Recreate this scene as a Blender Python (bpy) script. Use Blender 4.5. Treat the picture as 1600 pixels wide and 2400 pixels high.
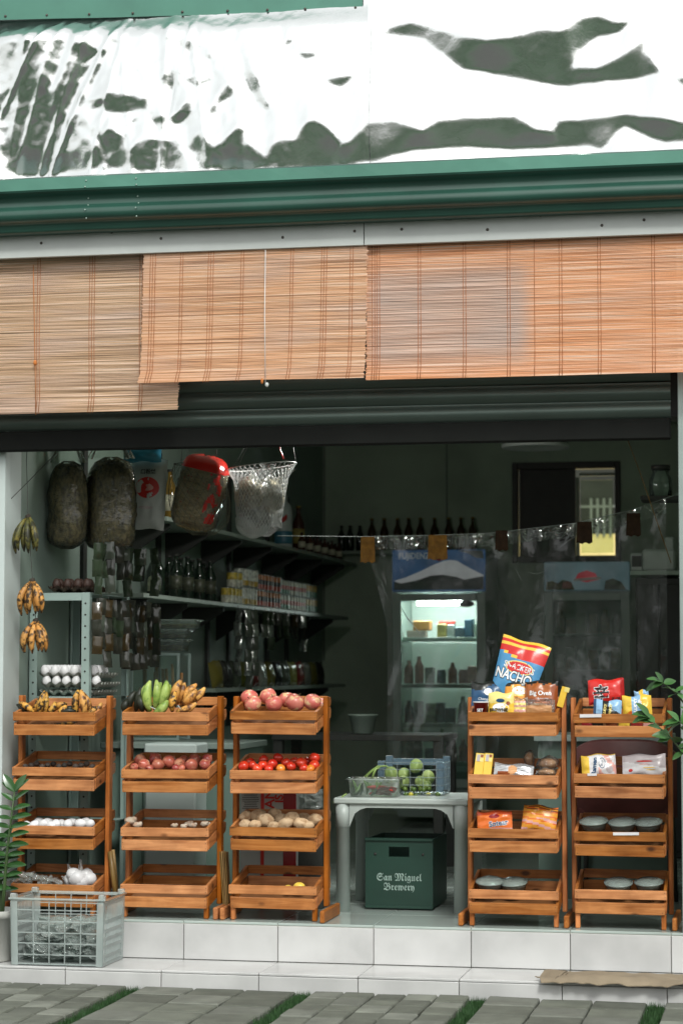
import bpy, math, random
import numpy as np
from mathutils import Vector, Matrix, noise as mnoise
R = math.radians
random.seed(7)
for o in list(bpy.data.objects):
    bpy.data.objects.remove(o)
SC = bpy.context.scene
COL = SC.collection

# ------------------------------------------------------------------ camera, sky, sun, exposure
FPX, YAW, PIT, ROLL = 5140.7, .1988, .0709, .0015          # focal length in units of a 1600 px wide frame
CAMP = Vector((1.4784, -8.885, 1.0479))
_F = Vector((-math.sin(YAW) * math.cos(PIT), math.cos(YAW) * math.cos(PIT), math.sin(PIT)))
_R0 = Vector((math.cos(YAW), math.sin(YAW), 0))
_U0 = _R0.cross(_F)
_R = _R0 * math.cos(ROLL) + _U0 * math.sin(ROLL)
_U = _U0 * math.cos(ROLL) - _R0 * math.sin(ROLL)
cd = bpy.data.cameras.new('camera')
cam = bpy.data.objects.new('camera', cd)
COL.objects.link(cam)
cam.matrix_world = Matrix(((_R.x, _U.x, -_F.x, CAMP.x), (_R.y, _U.y, -_F.y, CAMP.y), (_R.z, _U.z, -_F.z, CAMP.z), (0, 0, 0, 1)))
cd.sensor_fit = 'HORIZONTAL'
cd.sensor_width = 24.0
cd.lens = FPX / 1600 * 24.0
cd.clip_start, cd.clip_end = .1, 500
cd.dof.use_dof = True
cd.dof.focus_distance = 9.0
cd.dof.aperture_fstop = 3.6
SC.camera = cam

SUN_EL, SUN_AZ = R(45), R(24)          # the light comes from the street side, from the right of the camera
W = bpy.data.worlds.new('World')
SC.world = W
W.use_nodes = True
wn, wl = W.node_tree.nodes, W.node_tree.links
bg = wn['Background']
sky = wn.new('ShaderNodeTexSky')
sky.sky_type = 'NISHITA'
sky.sun_disc = False
sky.sun_elevation = SUN_EL
sky.sun_rotation = math.pi - SUN_AZ
sky.air_density, sky.dust_density, sky.ozone_density = 1.0, 4.0, 1.0
hs = wn.new('ShaderNodeHueSaturation')
hs.inputs['Saturation'].default_value = .28        # overcast: the cloud deck whitens the sky
wl.new(sky.outputs[0], hs.inputs['Color'])
mxw = wn.new('ShaderNodeMix')
mxw.data_type = 'RGBA'
mxw.inputs[0].default_value = .55
mxw.inputs[7].default_value = (8.0, 8.3, 8.0, 1)          # even cloud deck
wl.new(hs.outputs[0], mxw.inputs[6])
wl.new(mxw.outputs[2], bg.inputs['Color'])
bg.inputs['Strength'].default_value = .115

sd = bpy.data.lights.new('sun', 'SUN')
sd.energy = 1.4
sd.angle = R(13)
sd.color = (.97, 1, .94)
sun = bpy.data.objects.new('sun', sd)
COL.objects.link(sun)
_L = Vector((-math.sin(SUN_AZ) * math.cos(SUN_EL), math.cos(SUN_AZ) * math.cos(SUN_EL), -math.sin(SUN_EL)))
sun.rotation_euler = _L.to_track_quat('-Z', 'Y').to_euler()

vs = SC.view_settings
vs.view_transform, vs.look, vs.gamma, vs.use_curve_mapping = 'Standard', 'None', 1, False
vs.exposure = 0.6
SC.cycles.use_denoising = True
SC.cycles.max_bounces = 10
SC.cycles.diffuse_bounces = 5
SC.cycles.glossy_bounces = 4
SC.cycles.transparent_max_bounces = 16
SC.cycles.sample_clamp_indirect = 6
SC.cycles.caustics_reflective = False
SC.cycles.caustics_refractive = False


def at(px, py, Y):
    """World point on the plane y = Y seen at photo pixel (px, py) of the 1600 x 2400 frame: used to measure the place."""
    d = _F + _R * ((px - 800) / FPX) - _U * ((py - 1200) / FPX)
    return CAMP + d * ((Y - CAMP.y) / d.y)


def S(px, Y):
    """metres per photo pixel at depth Y"""
    return (Y - CAMP.y) / FPX / .975


# ------------------------------------------------------------------ materials
MATS = {}


def _nt(name):
    m = bpy.data.materials.new(name)
    m.use_nodes = True
    MATS[name] = m
    return m, m.node_tree.nodes, m.node_tree.links, m.node_tree.nodes['Principled BSDF']


def mat(name, col, rough=.5, var=.12, scale=9., bump=0., bscale=None, metal=0., spec=.5, stretch=None, coat=0., rnd=0., sub=0., emit=0., dirt=0., alpha=1.):
    if name in MATS:
        return MATS[name]
    m, n, l, b = _nt(name)
    b.inputs['Roughness'].default_value = rough
    b.inputs['Metallic'].default_value = metal
    b.inputs['Specular IOR Level'].default_value = spec
    b.inputs['Coat Weight'].default_value = coat
    b.inputs['Coat Roughness'].default_value = .12
    b.inputs['Alpha'].default_value = alpha
    tc = n.new('ShaderNodeTexCoord')
    mp = n.new('ShaderNodeMapping')
    l.new(tc.outputs['Object'], mp.inputs[0])
    if stretch:
        mp.inputs['Scale'].default_value = stretch
    oi = n.new('ShaderNodeObjectInfo')
    ad = n.new('ShaderNodeVectorMath')
    ad.operation = 'ADD'
    sc_ = n.new('ShaderNodeVectorMath')
    sc_.operation = 'SCALE'
    cx = n.new('ShaderNodeCombineXYZ')
    l.new(oi.outputs['Random'], cx.inputs[0])
    l.new(oi.outputs['Random'], cx.inputs[2])
    l.new(cx.outputs[0], sc_.inputs[0])
    sc_.inputs['Scale'].default_value = 37.
    l.new(mp.outputs[0], ad.inputs[0])
    l.new(sc_.outputs[0], ad.inputs[1])
    nz = n.new('ShaderNodeTexNoise')
    nz.inputs['Scale'].default_value = scale
    nz.inputs['Detail'].default_value = 5
    l.new(ad.outputs[0], nz.inputs['Vector'])
    rp = n.new('ShaderNodeValToRGB')
    rp.color_ramp.elements[0].position, rp.color_ramp.elements[1].position = .3, .72
    c = Vector(col[:3])
    rp.color_ramp.elements[0].color = (*(c * (1 - var)), 1)
    rp.color_ramp.elements[1].color = (*[min(1, x * (1 + var)) for x in c], 1)
    l.new(nz.outputs[0], rp.inputs[0])
    out = rp.outputs[0]
    if rnd:
        hv = n.new('ShaderNodeHueSaturation')
        mr = n.new('ShaderNodeMapRange')
        mr.inputs[3].default_value, mr.inputs[4].default_value = 1 - rnd, 1 + rnd
        l.new(oi.outputs['Random'], mr.inputs[0])
        l.new(mr.outputs[0], hv.inputs['Value'])
        l.new(out, hv.inputs['Color'])
        out = hv.outputs[0]
    if dirt:
        n2 = n.new('ShaderNodeTexNoise')
        n2.inputs['Scale'].default_value = 2.3
        n2.inputs['Detail'].default_value = 8
        l.new(ad.outputs[0], n2.inputs['Vector'])
        r2 = n.new('ShaderNodeValToRGB')
        r2.color_ramp.elements[0].position, r2.color_ramp.elements[1].position = .48, .75
        mx = n.new('ShaderNodeMix')
        mx.data_type = 'RGBA'
        mu = n.new('ShaderNodeMath')
        mu.operation = 'MULTIPLY'
        mu.inputs[1].default_value = dirt
        l.new(n2.outputs[0], r2.inputs[0])
        l.new(r2.outputs[0], mu.inputs[0])
        l.new(mu.outputs[0], mx.inputs[0])
        l.new(out, mx.inputs[6])
        mx.inputs[7].default_value = (*(c * .45), 1)
        out = mx.outputs[2]
    l.new(out, b.inputs['Base Color'])
    if sub:
        b.inputs['Subsurface Weight'].default_value = sub
        b.inputs['Subsurface Radius'].default_value = (.01, .005, .003)
        b.inputs['Subsurface Scale'].default_value = .5
    if emit:
        l.new(out, b.inputs['Emission Color'])
        b.inputs['Emission Strength'].default_value = emit
    if bump:
        bp = n.new('ShaderNodeBump')
        bp.inputs['Strength'].default_value = min(1, bump)
        bp.inputs['Distance'].default_value = .004
        nb = n.new('ShaderNodeTexNoise')
        nb.inputs['Scale'].default_value = bscale or scale * 4
        nb.inputs['Detail'].default_value = 4
        l.new(ad.outputs[0], nb.inputs['Vector'])
        l.new(nb.outputs[0], bp.inputs['Height'])
        l.new(bp.outputs[0], b.inputs['Normal'])
    return m


def wood(name, light, dark, axis=0, rough=.42):
    if name in MATS:
        return MATS[name]
    m, n, l, b = _nt(name)
    b.inputs['Roughness'].default_value = rough
    b.inputs['Specular IOR Level'].default_value = .4
    tc, oi = n.new('ShaderNodeTexCoord'), n.new('ShaderNodeObjectInfo')
    cx, sc_, ad = n.new('ShaderNodeCombineXYZ'), n.new('ShaderNodeVectorMath'), n.new('ShaderNodeVectorMath')
    sc_.operation = 'SCALE'
    sc_.inputs['Scale'].default_value = 23.
    for k in range(3):
        l.new(oi.outputs['Random'], cx.inputs[k])
    l.new(cx.outputs[0], sc_.inputs[0])
    l.new(tc.outputs['Object'], ad.inputs[0])
    l.new(sc_.outputs[0], ad.inputs[1])
    mp = n.new('ShaderNodeMapping')
    s = [22, 22, 22]
    s[axis] = 1.6
    mp.inputs['Scale'].default_value = s
    l.new(ad.outputs[0], mp.inputs[0])
    nz = n.new('ShaderNodeTexNoise')
    nz.inputs['Scale'].default_value = 2.2
    nz.inputs['Detail'].default_value = 7
    nz.inputs['Distortion'].default_value = 1.2
    l.new(mp.outputs[0], nz.inputs['Vector'])
    rp = n.new('ShaderNodeValToRGB')
    e = rp.color_ramp.elements
    e[0].position, e[1].position = .28, .66
    e[0].color, e[1].color = (*dark, 1), (*light, 1)
    l.new(nz.outputs[0], rp.inputs[0])
    # knots
    mp2 = n.new('ShaderNodeMapping')
    s2 = [9, 9, 9]
    s2[axis] = 5
    mp2.inputs['Scale'].default_value = s2
    l.new(ad.outputs[0], mp2.inputs[0])
    vo = n.new('ShaderNodeTexVoronoi')
    vo.inputs['Scale'].default_value = 1.0
    l.new(mp2.outputs[0], vo.inputs['Vector'])
    r2 = n.new('ShaderNodeValToRGB')
    r2.color_ramp.elements[0].position, r2.color_ramp.elements[1].position = .06, .13
    l.new(vo.outputs['Distance'], r2.inputs[0])
    mx = n.new('ShaderNodeMix')
    mx.data_type = 'RGBA'
    l.new(r2.outputs[0], mx.inputs[0])
    mx.inputs[6].default_value = (*[x * .3 for x in dark], 1)
    l.new(rp.outputs[0], mx.inputs[7])
    ng = n.new('ShaderNodeTexNoise')          # handling grime and faded varnish
    ng.inputs['Scale'].default_value, ng.inputs['Detail'].default_value = 9, 6
    l.new(ad.outputs[0], ng.inputs['Vector'])
    rg = n.new('ShaderNodeValToRGB')
    rg.color_ramp.elements[0].position, rg.color_ramp.elements[1].position = .32, .62
    rg.color_ramp.elements[0].color, rg.color_ramp.elements[1].color = (.55, .50, .46, 1), (1, 1, 1, 1)
    l.new(ng.outputs[0], rg.inputs[0])
    mg = n.new('ShaderNodeMix')
    mg.data_type, mg.blend_type = 'RGBA', 'MULTIPLY'
    mg.inputs[0].default_value = .8
    l.new(mx.outputs[2], mg.inputs[6])
    l.new(rg.outputs[0], mg.inputs[7])
    hv, mr = n.new('ShaderNodeHueSaturation'), n.new('ShaderNodeMapRange')
    mr.inputs[3].default_value, mr.inputs[4].default_value = .78, 1.3
    l.new(oi.outputs['Random'], mr.inputs[0])
    l.new(mr.outputs[0], hv.inputs['Value'])
    ms2 = n.new('ShaderNodeMapRange')
    ms2.inputs[3].default_value, ms2.inputs[4].default_value = 1.12, .98
    l.new(oi.outputs['Random'], ms2.inputs[0])
    l.new(ms2.outputs[0], hv.inputs['Saturation'])
    l.new(mg.outputs[2], hv.inputs['Color'])
    l.new(hv.outputs[0], b.inputs['Base Color'])
    bp = n.new('ShaderNodeBump')
    bp.inputs['Strength'].default_value = .25
    bp.inputs['Distance'].default_value = .002
    l.new(nz.outputs[0], bp.inputs['Height'])
    l.new(bp.outputs[0], b.inputs['Normal'])
    return m


def film(name, tint=(1, 1, 1), body=.12, rough=.12, col=(.8, .85, .82), crinkle=.5, bscale=30., gloss=.35):
    """thin clear plastic: mostly transparent, with Fresnel gloss, a milky body and a crinkled surface"""
    if name in MATS:
        return MATS[name]
    m, n, l, b = _nt(name)
    n.remove(b)
    out = n['Material Output']
    tr, gl, df = n.new('ShaderNodeBsdfTransparent'), n.new('ShaderNodeBsdfGlossy'), n.new('ShaderNodeBsdfDiffuse')
    tr.inputs[0].default_value = (*tint, 1)
    gl.inputs['Roughness'].default_value = rough
    df.inputs[0].default_value = (*col, 1)
    m1, m2 = n.new('ShaderNodeMixShader'), n.new('ShaderNodeMixShader')
    m1.inputs[0].default_value = body
    l.new(tr.outputs[0], m1.inputs[1])
    l.new(df.outputs[0], m1.inputs[2])
    lw = n.new('ShaderNodeFresnel')
    lw.inputs[0].default_value = 1.45
    mu = n.new('ShaderNodeMath')
    mu.operation = 'MULTIPLY'
    mu.inputs[1].default_value = gloss * 3
    mu.use_clamp = True
    l.new(lw.outputs[0], mu.inputs[0])
    l.new(mu.outputs[0], m2.inputs[0])
    l.new(m1.outputs[0], m2.inputs[1])
    l.new(gl.outputs[0], m2.inputs[2])
    l.new(m2.outputs[0], out.inputs[0])
    if crinkle:
        tc = n.new('ShaderNodeTexCoord')
        nz = n.new('ShaderNodeTexNoise')
        nz.inputs['Scale'].default_value = bscale
        nz.inputs['Detail'].default_value = 3
        nz.inputs['Distortion'].default_value = 1.5
        l.new(tc.outputs['Object'], nz.inputs['Vector'])
        bp = n.new('ShaderNodeBump')
        bp.inputs['Strength'].default_value = crinkle
        bp.inputs['Distance'].default_value = .02
        l.new(nz.outputs[0], bp.inputs['Height'])
        l.new(bp.outputs[0], gl.inputs['Normal'])
        l.new(bp.outputs[0], lw.inputs['Normal'])
        l.new(bp.outputs[0], df.inputs['Normal'])
    return m


# ------------------------------------------------------------------ mesh helpers
class MB:
    def __init__(self):
        self.v, self.f, self.m, self.s = [], [], [], []

    def add(self, vs_, fs, m=0, sm=False, M=None):
        o = len(self.v)
        self.v += [tuple(M @ Vector(p)) for p in vs_] if M is not None else [tuple(p) for p in vs_]
        for f in fs:
            self.f.append(tuple(i + o for i in f))
            self.m.append(m)
            self.s.append(sm)
        return self

    def box(self, c, s, b=0., m=0, M=None, shear=0.):
        """box with chamfer b; shear raises z with y"""
        hx, hy, hz = s[0] / 2, s[1] / 2, s[2] / 2
        b = min(b, hx * .6, hy * .6, hz * .6)
        V = []
        if b <= 0:
            V = [(x, y, z) for x in (-hx, hx) for y in (-hy, hy) for z in (-hz, hz)]
            F = [(0, 1, 3, 2), (4, 6, 7, 5), (0, 4, 5, 1), (2, 3, 7, 6), (0, 2, 6, 4), (1, 5, 7, 3)]
        else:
            idx = {}
            for sx in (-1, 1):
                for sy in (-1, 1):
                    for sz in (-1, 1):
                        for a in range(3):
                            p = [sx * (hx - b), sy * (hy - b), sz * (hz - b)]
                            p[a] = (sx * hx, sy * hy, sz * hz)[a]
                            idx[(sx, sy, sz, a)] = len(V)
                            V.append(tuple(p))
            F = []
            for a in range(3):
                o1, o2 = (a + 1) % 3, (a + 2) % 3
                for sg in (-1, 1):
                    q = []
                    for (u, w) in ((-1, -1), (1, -1), (1, 1), (-1, 1)):
                        k = [0, 0, 0]
                        k[a], k[o1], k[o2] = sg, u, w
                        q.append(idx[(*k, a)])
                    F.append(tuple(q if sg > 0 else q[::-1]))
                for u in (-1, 1):
                    for w in (-1, 1):
                        k0, k1 = [0, 0, 0], [0, 0, 0]
                        k0[a], k1[a] = -1, 1
                        k0[o1] = k1[o1] = u
                        k0[o2] = k1[o2] = w
                        q = (idx[(*k0, o1)], idx[(*k1, o1)], idx[(*k1, o2)], idx[(*k0, o2)])
                        F.append(q if u * w > 0 else q[::-1])
            for sx in (-1, 1):
                for sy in (-1, 1):
                    for sz in (-1, 1):
                        q = tuple(idx[(sx, sy, sz, a)] for a in range(3))
                        F.append(q if sx * sy * sz > 0 else q[::-1])
        V = [(x + c[0], y + c[1], z + c[2] + y * shear) for x, y, z in V]
        return self.add(V, F, m, False, M)

    def tube(self, pts, r, n=8, m=0, cap=True, sm=True, M=None, squash=1.):
        pts = [Vector(p) for p in pts]
        rs = r if isinstance(r, (list, tuple)) else [r] * len(pts)
        V, F = [], []
        up = Vector((0, 0, 1))
        t0 = (pts[1] - pts[0]).normalized()
        a = up.cross(t0)
        if a.length < 1e-3:
            a = Vector((1, 0, 0))
        a.normalize()
        for i, p in enumerate(pts):
            t = (pts[min(i + 1, len(pts) - 1)] - pts[max(i - 1, 0)]).normalized()
            a = (a - t * a.dot(t)).normalized()
            b_ = t.cross(a)
            for k in range(n):
                th = 2 * math.pi * k / n
                V.append(p + (a * math.cos(th) + b_ * math.sin(th) * squash) * rs[i])
        for i in range(len(pts) - 1):
            for k in range(n):
                F.append((i * n + k, i * n + (k + 1) % n, (i + 1) * n + (k + 1) % n, (i + 1) * n + k))
        if cap:
            F.append(tuple(range(n))[::-1])
            F.append(tuple((len(pts) - 1) * n + k for k in range(n)))
        return self.add(V, F, m, sm, M)

    def lathe(self, prof, n=16, c=(0, 0, 0), m=0, sm=True, M=None, sq=(1, 1)):
        V, F = [], []
        for r, z in prof:
            for k in range(n):
                th = 2 * math.pi * k / n
                V.append((c[0] + r * sq[0] * math.cos(th), c[1] + r * sq[1] * math.sin(th), c[2] + z))
        for i in range(len(prof) - 1):
            for k in range(n):
                F.append((i * n + k, i * n + (k + 1) % n, (i + 1) * n + (k + 1) % n, (i + 1) * n + k))
        if prof[0][0] > 1e-5:
            F.append(tuple(range(n))[::-1])
        if prof[-1][0] > 1e-5:
            F.append(tuple((len(prof) - 1) * n + k for k in range(n)))
        return self.add(V, F, m, sm, M)

    def ell(self, c, r, nu=14, nv=9, m=0, M=None, nz=0., seed=0, dent=0.):
        V, F = [], []
        for j in range(nv + 1):
            ph = math.pi * j / nv
            for i in range(nu):
                th = 2 * math.pi * i / nu
                d = Vector((math.sin(ph) * math.cos(th), math.sin(ph) * math.sin(th), math.cos(ph)))
                k = 1 + nz * mnoise.noise(d * 1.7 + Vector((seed * 3.1, seed * 1.7, seed)))
                z = d.z - dent * math.exp(-((math.sin(ph) / .35) ** 2)) * (1 if d.z > 0 else -.6)
                V.append((c[0] + d.x * r[0] * k, c[1] + d.y * r[1] * k, c[2] + z * r[2] * k))
        for j in range(nv):
            for i in range(nu):
                F.append((j * nu + i, (j + 1) * nu + i, (j + 1) * nu + (i + 1) % nu, j * nu + (i + 1) % nu))
        return self.add(V, F, m, True, M)

    def grid(self, fn, nu, nv, m=0, sm=True, mf=None):
        o = len(self.v)
        self.v += [tuple(fn(i / nu, j / nv)) for j in range(nv + 1) for i in range(nu + 1)]
        for j in range(nv):
            for i in range(nu):
                a = o + j * (nu + 1) + i
                self.f.append((a, a + 1, a + nu + 2, a + nu + 1))
                self.m.append(mf((i + .5) / nu, (j + .5) / nv) if mf else m)
                self.s.append(sm)
        return self

    def mesh(self, name, mats):
        me = bpy.data.meshes.new(name)
        me.from_pydata(self.v, [], self.f)
        for m in (mats if isinstance(mats, (list, tuple)) else [mats]):
            me.materials.append(m)
        me.polygons.foreach_set('material_index', self.m)
        me.polygons.foreach_set('use_smooth', self.s)
        me.update()
        return me

    def obj(self, name, mats, parent=None, loc=None, rot=None):
        return inst(name, self.mesh(name, mats), parent, loc, rot)


def inst(name, me, parent=None, loc=None, rot=None, scale=None):
    o = bpy.data.objects.new(name, me)
    COL.objects.link(o)
    o.parent = parent
    if loc is not None:
        o.location = loc
    if rot is not None:
        o.rotation_euler = rot
    if scale is not None:
        o.scale = scale
    return o


def tag(o, label, cat, group=None):
    o['label'], o['category'] = label, cat
    if group:
        o['group'] = group
    return o


def thing(name, label, cat, loc=(0, 0, 0), group=None, rot=None):
    o = bpy.data.objects.new(name, None)
    o.empty_display_size = .05
    COL.objects.link(o)
    o.location = loc
    if rot is not None:
        o.rotation_euler = rot
    return tag(o, label, cat, group)


def struct(o):
    o['kind'] = 'structure'
    return o


def copy_tree(o, parent=None):
    c = o.copy()
    COL.objects.link(c)
    c.parent = parent
    for ch in list(o.children):
        copy_tree(ch, c)
    return c


def text_mesh(body, size, align='CENTER', bold=0., shear=0., sx=1.):
    cu = bpy.data.curves.new('t', 'FONT')
    cu.body, cu.size, cu.align_x, cu.align_y, cu.offset, cu.shear = body, size, align, 'CENTER', bold, shear
    cu.resolution_u = 3
    ob = bpy.data.objects.new('t', cu)
    COL.objects.link(ob)
    dg = bpy.context.evaluated_depsgraph_get()
    me = bpy.data.meshes.new_from_object(ob.evaluated_get(dg))
    bpy.data.objects.remove(ob)
    V = [(v.co.x * sx, v.co.y) for v in me.vertices]
    F = [tuple(p.vertices) for p in me.polygons]
    bpy.data.meshes.remove(me)
    return V, F


def lettering(parent, body, size, mt, place, **kw):
    """flat print: text laid on a surface; place(u, v) -> local point"""
    V, F = text_mesh(body, size, **kw)
    b = MB().add([place(u, v) for u, v in V], F)
    return b.obj('lettering', mt, parent)


ORD = ['first', 'second', 'third', 'fourth', 'fifth', 'sixth', 'seventh', 'eighth', 'ninth', 'tenth', 'eleventh', 'twelfth', 'thirteenth', 'fourteenth', 'fifteenth', 'sixteenth', 'seventeenth', 'eighteenth', 'nineteenth', 'twentieth']

FOIL_REFLECTION_FOLDS = [  # outlines of dark reflections; the foil is bent to mirror them
    [(-1.825, 0.787), (-1.666, 0.783), (-1.668, 0.657), (-1.603, 0.638), (-1.562, 0.776), (-1.429, 0.768), (-1.487, 0.581), (-1.557, 0.436), (-1.603, 0.304), (-1.582, 0.288), (-1.487, 0.581), (-1.422, 0.638), (-1.446, 0.629), (-1.52, 0.474), (-1.579, 0.308), (-1.795, 0.319)],
    [(-1.806, 0.489), (-1.579, 0.477), (-1.472, 0.313), (-1.399, 0.23), (-1.329, 0.178), (-1.315, 0.089), (-1.781, 0.101)],
    [(-1.446, 0.629), (-1.402, 0.636), (-1.347, 0.608), (-1.298, 0.591), (-1.378, 0.555), (-1.414, 0.498), (-1.457, 0.391), (-1.481, 0.313), (-1.578, 0.303), (-1.52, 0.474)],
    [(-1.324, 0.178), (-1.332, 0.227), (-1.295, 0.269), (-1.23, 0.222), (-1.208, 0.153), (-1.213, 0.075), (-1.315, 0.089)],
    [(-1.398, 0.383), (-1.274, 0.426), (-1.167, 0.385), (-1.109, 0.392), (-1.125, 0.324), (-1.173, 0.327), (-1.211, 0.319), (-1.288, 0.308), (-1.338, 0.355)],
    [(-1.031, 0.769), (-1.007, 0.763), (-1.004, 0.594), (-0.983, 0.356), (-1.069, 0.361), (-1.061, 0.587), (-1.06, 0.666)],
    [(-1.081, 0.307), (-1.029, 0.305), (-1.053, 0.213), (-1.077, 0.214), (-1.099, 0.284)],
    [(-1.025, 0.231), (-1.018, 0.29), (-0.965, 0.36), (-0.912, 0.362), (-0.924, 0.304), (-0.988, 0.259)],
    [(-1.199, 0.074), (-1.203, 0.162), (-1.167, 0.199), (-1.091, 0.205), (-0.977, 0.205), (-0.956, 0.17), (-0.951, 0.063)],
    [(-0.946, 0.16), (-0.929, 0.207), (-0.887, 0.22), (-0.857, 0.184), (-0.823, 0.154), (-0.777, 0.19), (-0.714, 0.245), (-0.694, 0.215), (-0.682, 0.157), (-0.61, 0.105), (-0.552, 0.179), (-0.487, 0.166), (-0.434, 0.241), (-0.387, 0.248), (-0.331, 0.207), (-0.287, 0.147), (-0.284, 0.042), (-0.913, 0.061)],
    [(-0.737, 0.588), (-0.712, 0.557), (-0.656, 0.466), (-0.59, 0.307), (-0.603, 0.293), (-0.661, 0.34), (-0.692, 0.4), (-0.705, 0.498)],
    [(-0.857, 0.281), (-0.814, 0.396), (-0.777, 0.424), (-0.72, 0.396), (-0.784, 0.346)],
    [(-1.312, 0.671), (-1.228, 0.641), (-1.165, 0.638), (-1.182, 0.604), (-1.265, 0.609)],
    [(-0.94, 0.442), (-0.882, 0.439), (-0.904, 0.396)],
    [(-0.883, 0.562), (-0.85, 0.56), (-0.829, 0.515), (-0.867, 0.522)],
    [(-0.49, 0.55), (-0.397, 0.544), (-0.391, 0.515), (-0.452, 0.508)],
    [(-0.548, 0.577), (-0.53, 0.611), (-0.483, 0.613), (-0.515, 0.575)],
    [(-0.37, 0.426), (-0.291, 0.436), (-0.213, 0.442), (-0.289, 0.373), (-0.346, 0.391)],
    [(-1.395, 0.676), (-1.34, 0.748), (-1.282, 0.765), (-1.328, 0.712), (-1.375, 0.68)],
    [(-0.154, 0.589), (-0.095, 0.644), (-0.004, 0.658), (0.08, 0.633), (0.208, 0.582), (0.318, 0.552), (0.426, 0.56), (0.542, 0.582), (0.623, 0.572), (0.703, 0.625), (0.774, 0.63), (0.836, 0.602), (0.916, 0.602), (0.863, 0.548), (0.774, 0.539), (0.695, 0.487), (0.673, 0.431), (0.766, 0.421), (0.872, 0.467), (0.977, 0.537), (0.969, 0.471), (1.03, 0.373), (0.916, 0.356), (0.696, 0.354), (0.643, 0.347), (0.428, 0.387), (0.283, 0.429), (0.211, 0.438), (0.137, 0.499), (0.035, 0.578), (-0.085, 0.599)],
    [(-0.312, 0.129), (-0.248, 0.15), (-0.177, 0.233), (-0.058, 0.232), (0.052, 0.188), (0.106, 0.228), (0.214, 0.242), (0.43, 0.24), (0.475, 0.214), (0.511, 0.184), (0.582, 0.171), (0.599, 0.217), (0.741, 0.215), (0.872, 0.227), (1.106, 0.173), (1.22, 0.158), (1.219, 0.084), (1.029, 0.089), (0.873, 0.166), (0.785, 0.077), (0.724, 0.099), (0.503, 0.1), (0.217, 0.114), (0.009, 0.105), (-0.136, 0.069), (-0.309, 0.043)],
    [(1.069, 0.352), (1.134, 0.358), (1.134, 0.274)],
    [(1.074, 0.607), (1.135, 0.608), (1.135, 0.575)],
    [(1.013, 0.563), (1.048, 0.656), (1.108, 0.71), (1.065, 0.655), (1.026, 0.572)],
    [(0.423, 0.753), (0.451, 0.751), (0.492, 0.712), (0.451, 0.717)],
]

# ------------------------------------------------------------------ common materials
WALLG = mat('inner_wall_green', (.27, .345, .30), .75, .08, 3, bump=.15, bscale=60, dirt=.2)  # darker and greener than the jamb strip in front of it
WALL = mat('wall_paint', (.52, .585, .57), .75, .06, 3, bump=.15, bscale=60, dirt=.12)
WALLD = mat('back_wall_paint', (.48, .58, .46), .8, .14, 2, dirt=.35, bump=.15, bscale=60)
TILE = mat('white_tile', (.535, .53, .525), .25, .08, 4, dirt=.55, spec=.5, rnd=.03)
FTILE = mat('floor_tile', (.40, .46, .43), .10, .06, 5, dirt=.12, rnd=.03)
GROUT = mat('grout', (.36, .36, .32), .9, .2, 20)
PAVER = mat('paver', (.105, .112, .090), .85, .2, 12, bump=.4, bscale=90, dirt=.4, rnd=.18)
PAVERB = mat('pale_paver', (.145, .152, .128), .85, .25, 10, bump=.4, bscale=90, dirt=.4, rnd=.18)
SOIL = mat('soil', (.06, .055, .04), .95, .3, 30, bump=.6)
GREENM = mat('green_metal', (.015, .064, .046), .38, .2, 3, spec=.5, coat=.35, dirt=.5, bump=.1, bscale=5)
GREENL = mat('pale_green_metal', (.075, .22, .165), .42, .18, 3, spec=.5, dirt=.3)
SHUT = mat('shutter_metal', (.085, .115, .10), .33, .12, 2, metal=.5, bump=.1, bscale=14)
DARK = mat('dark_paint', (.022, .022, .019), .6, .2, 8)
WHITEB = mat('white_board', (.49, .515, .50), .55, .05, 6, dirt=.12)
SCREW = mat('rusty_screw', (.09, .08, .07), .6, .3, 60, metal=.4)
RACKW = wood('rack_wood', (.56, .25, .10), (.31, .108, .034), 0)
RACKY = wood('rack_wood_side', (.52, .215, .078), (.28, .09, .027), 1)
RACKZ = wood('rack_wood_post', (.54, .20, .066), (.29, .09, .025), 2)
WHITEP = mat('white_plastic', (.43, .48, .455), .4, .08, 7, dirt=.35)
INK = mat('black_ink', (.012, .012, .014), .5, 0)
WINK = mat('white_ink', (.78, .78, .78), .5, .02)
REDI = mat('red_ink', (.55, .03, .025), .4, .08)
CORD = mat('dark_cord', (.05, .05, .045), .8, .2)

# ------------------------------------------------------------------ ground, street
g = MB().grid(lambda u, v: (-40 + 80 * u, -60 + 59.67 * v, -.262), 2, 2)
struct(g.obj('ground', SOIL))
st = MB().box((0, -7.1, -.256), (80, 7.8, .006))
lw = MB().grid(lambda u, v: (-40 + 80 * u, -60 + 49 * v, -.25 + .05 * mnoise.noise(Vector((u * 40, v * 20, 0)))), 40, 20)
struct(lw.obj('unseen_lawn', mat('unseen_lawn_green', (.040, .090, .042), .9, .6, .6)))  # unseen lawn, added for the green reflection in the foil
struct(st.obj('street', mat('asphalt', (.055, .055, .052), .9, .2, 3, bump=.4)))
# pavers: bays between the strips of turf
pav = struct(MB().box((-.35, -1.75, -.2585), (6, 2.82, .004)).obj('paving', SOIL))
strips = [-1.745, -1.075, -.385, .305, .985, 1.65]


def paver_mesh(w, d, seed):
    rnd = random.Random(seed)
    b = MB().box((0, 0, .016), (w - .006, d - .006, .03), .005)
    b.v = [(x + rnd.uniform(-.0012, .0012), y + rnd.uniform(-.0012, .0012), z + rnd.uniform(-.001, .001)) for x, y, z in b.v]
    return b.mesh('paver', PAVER if seed % 3 else PAVERB)


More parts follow.
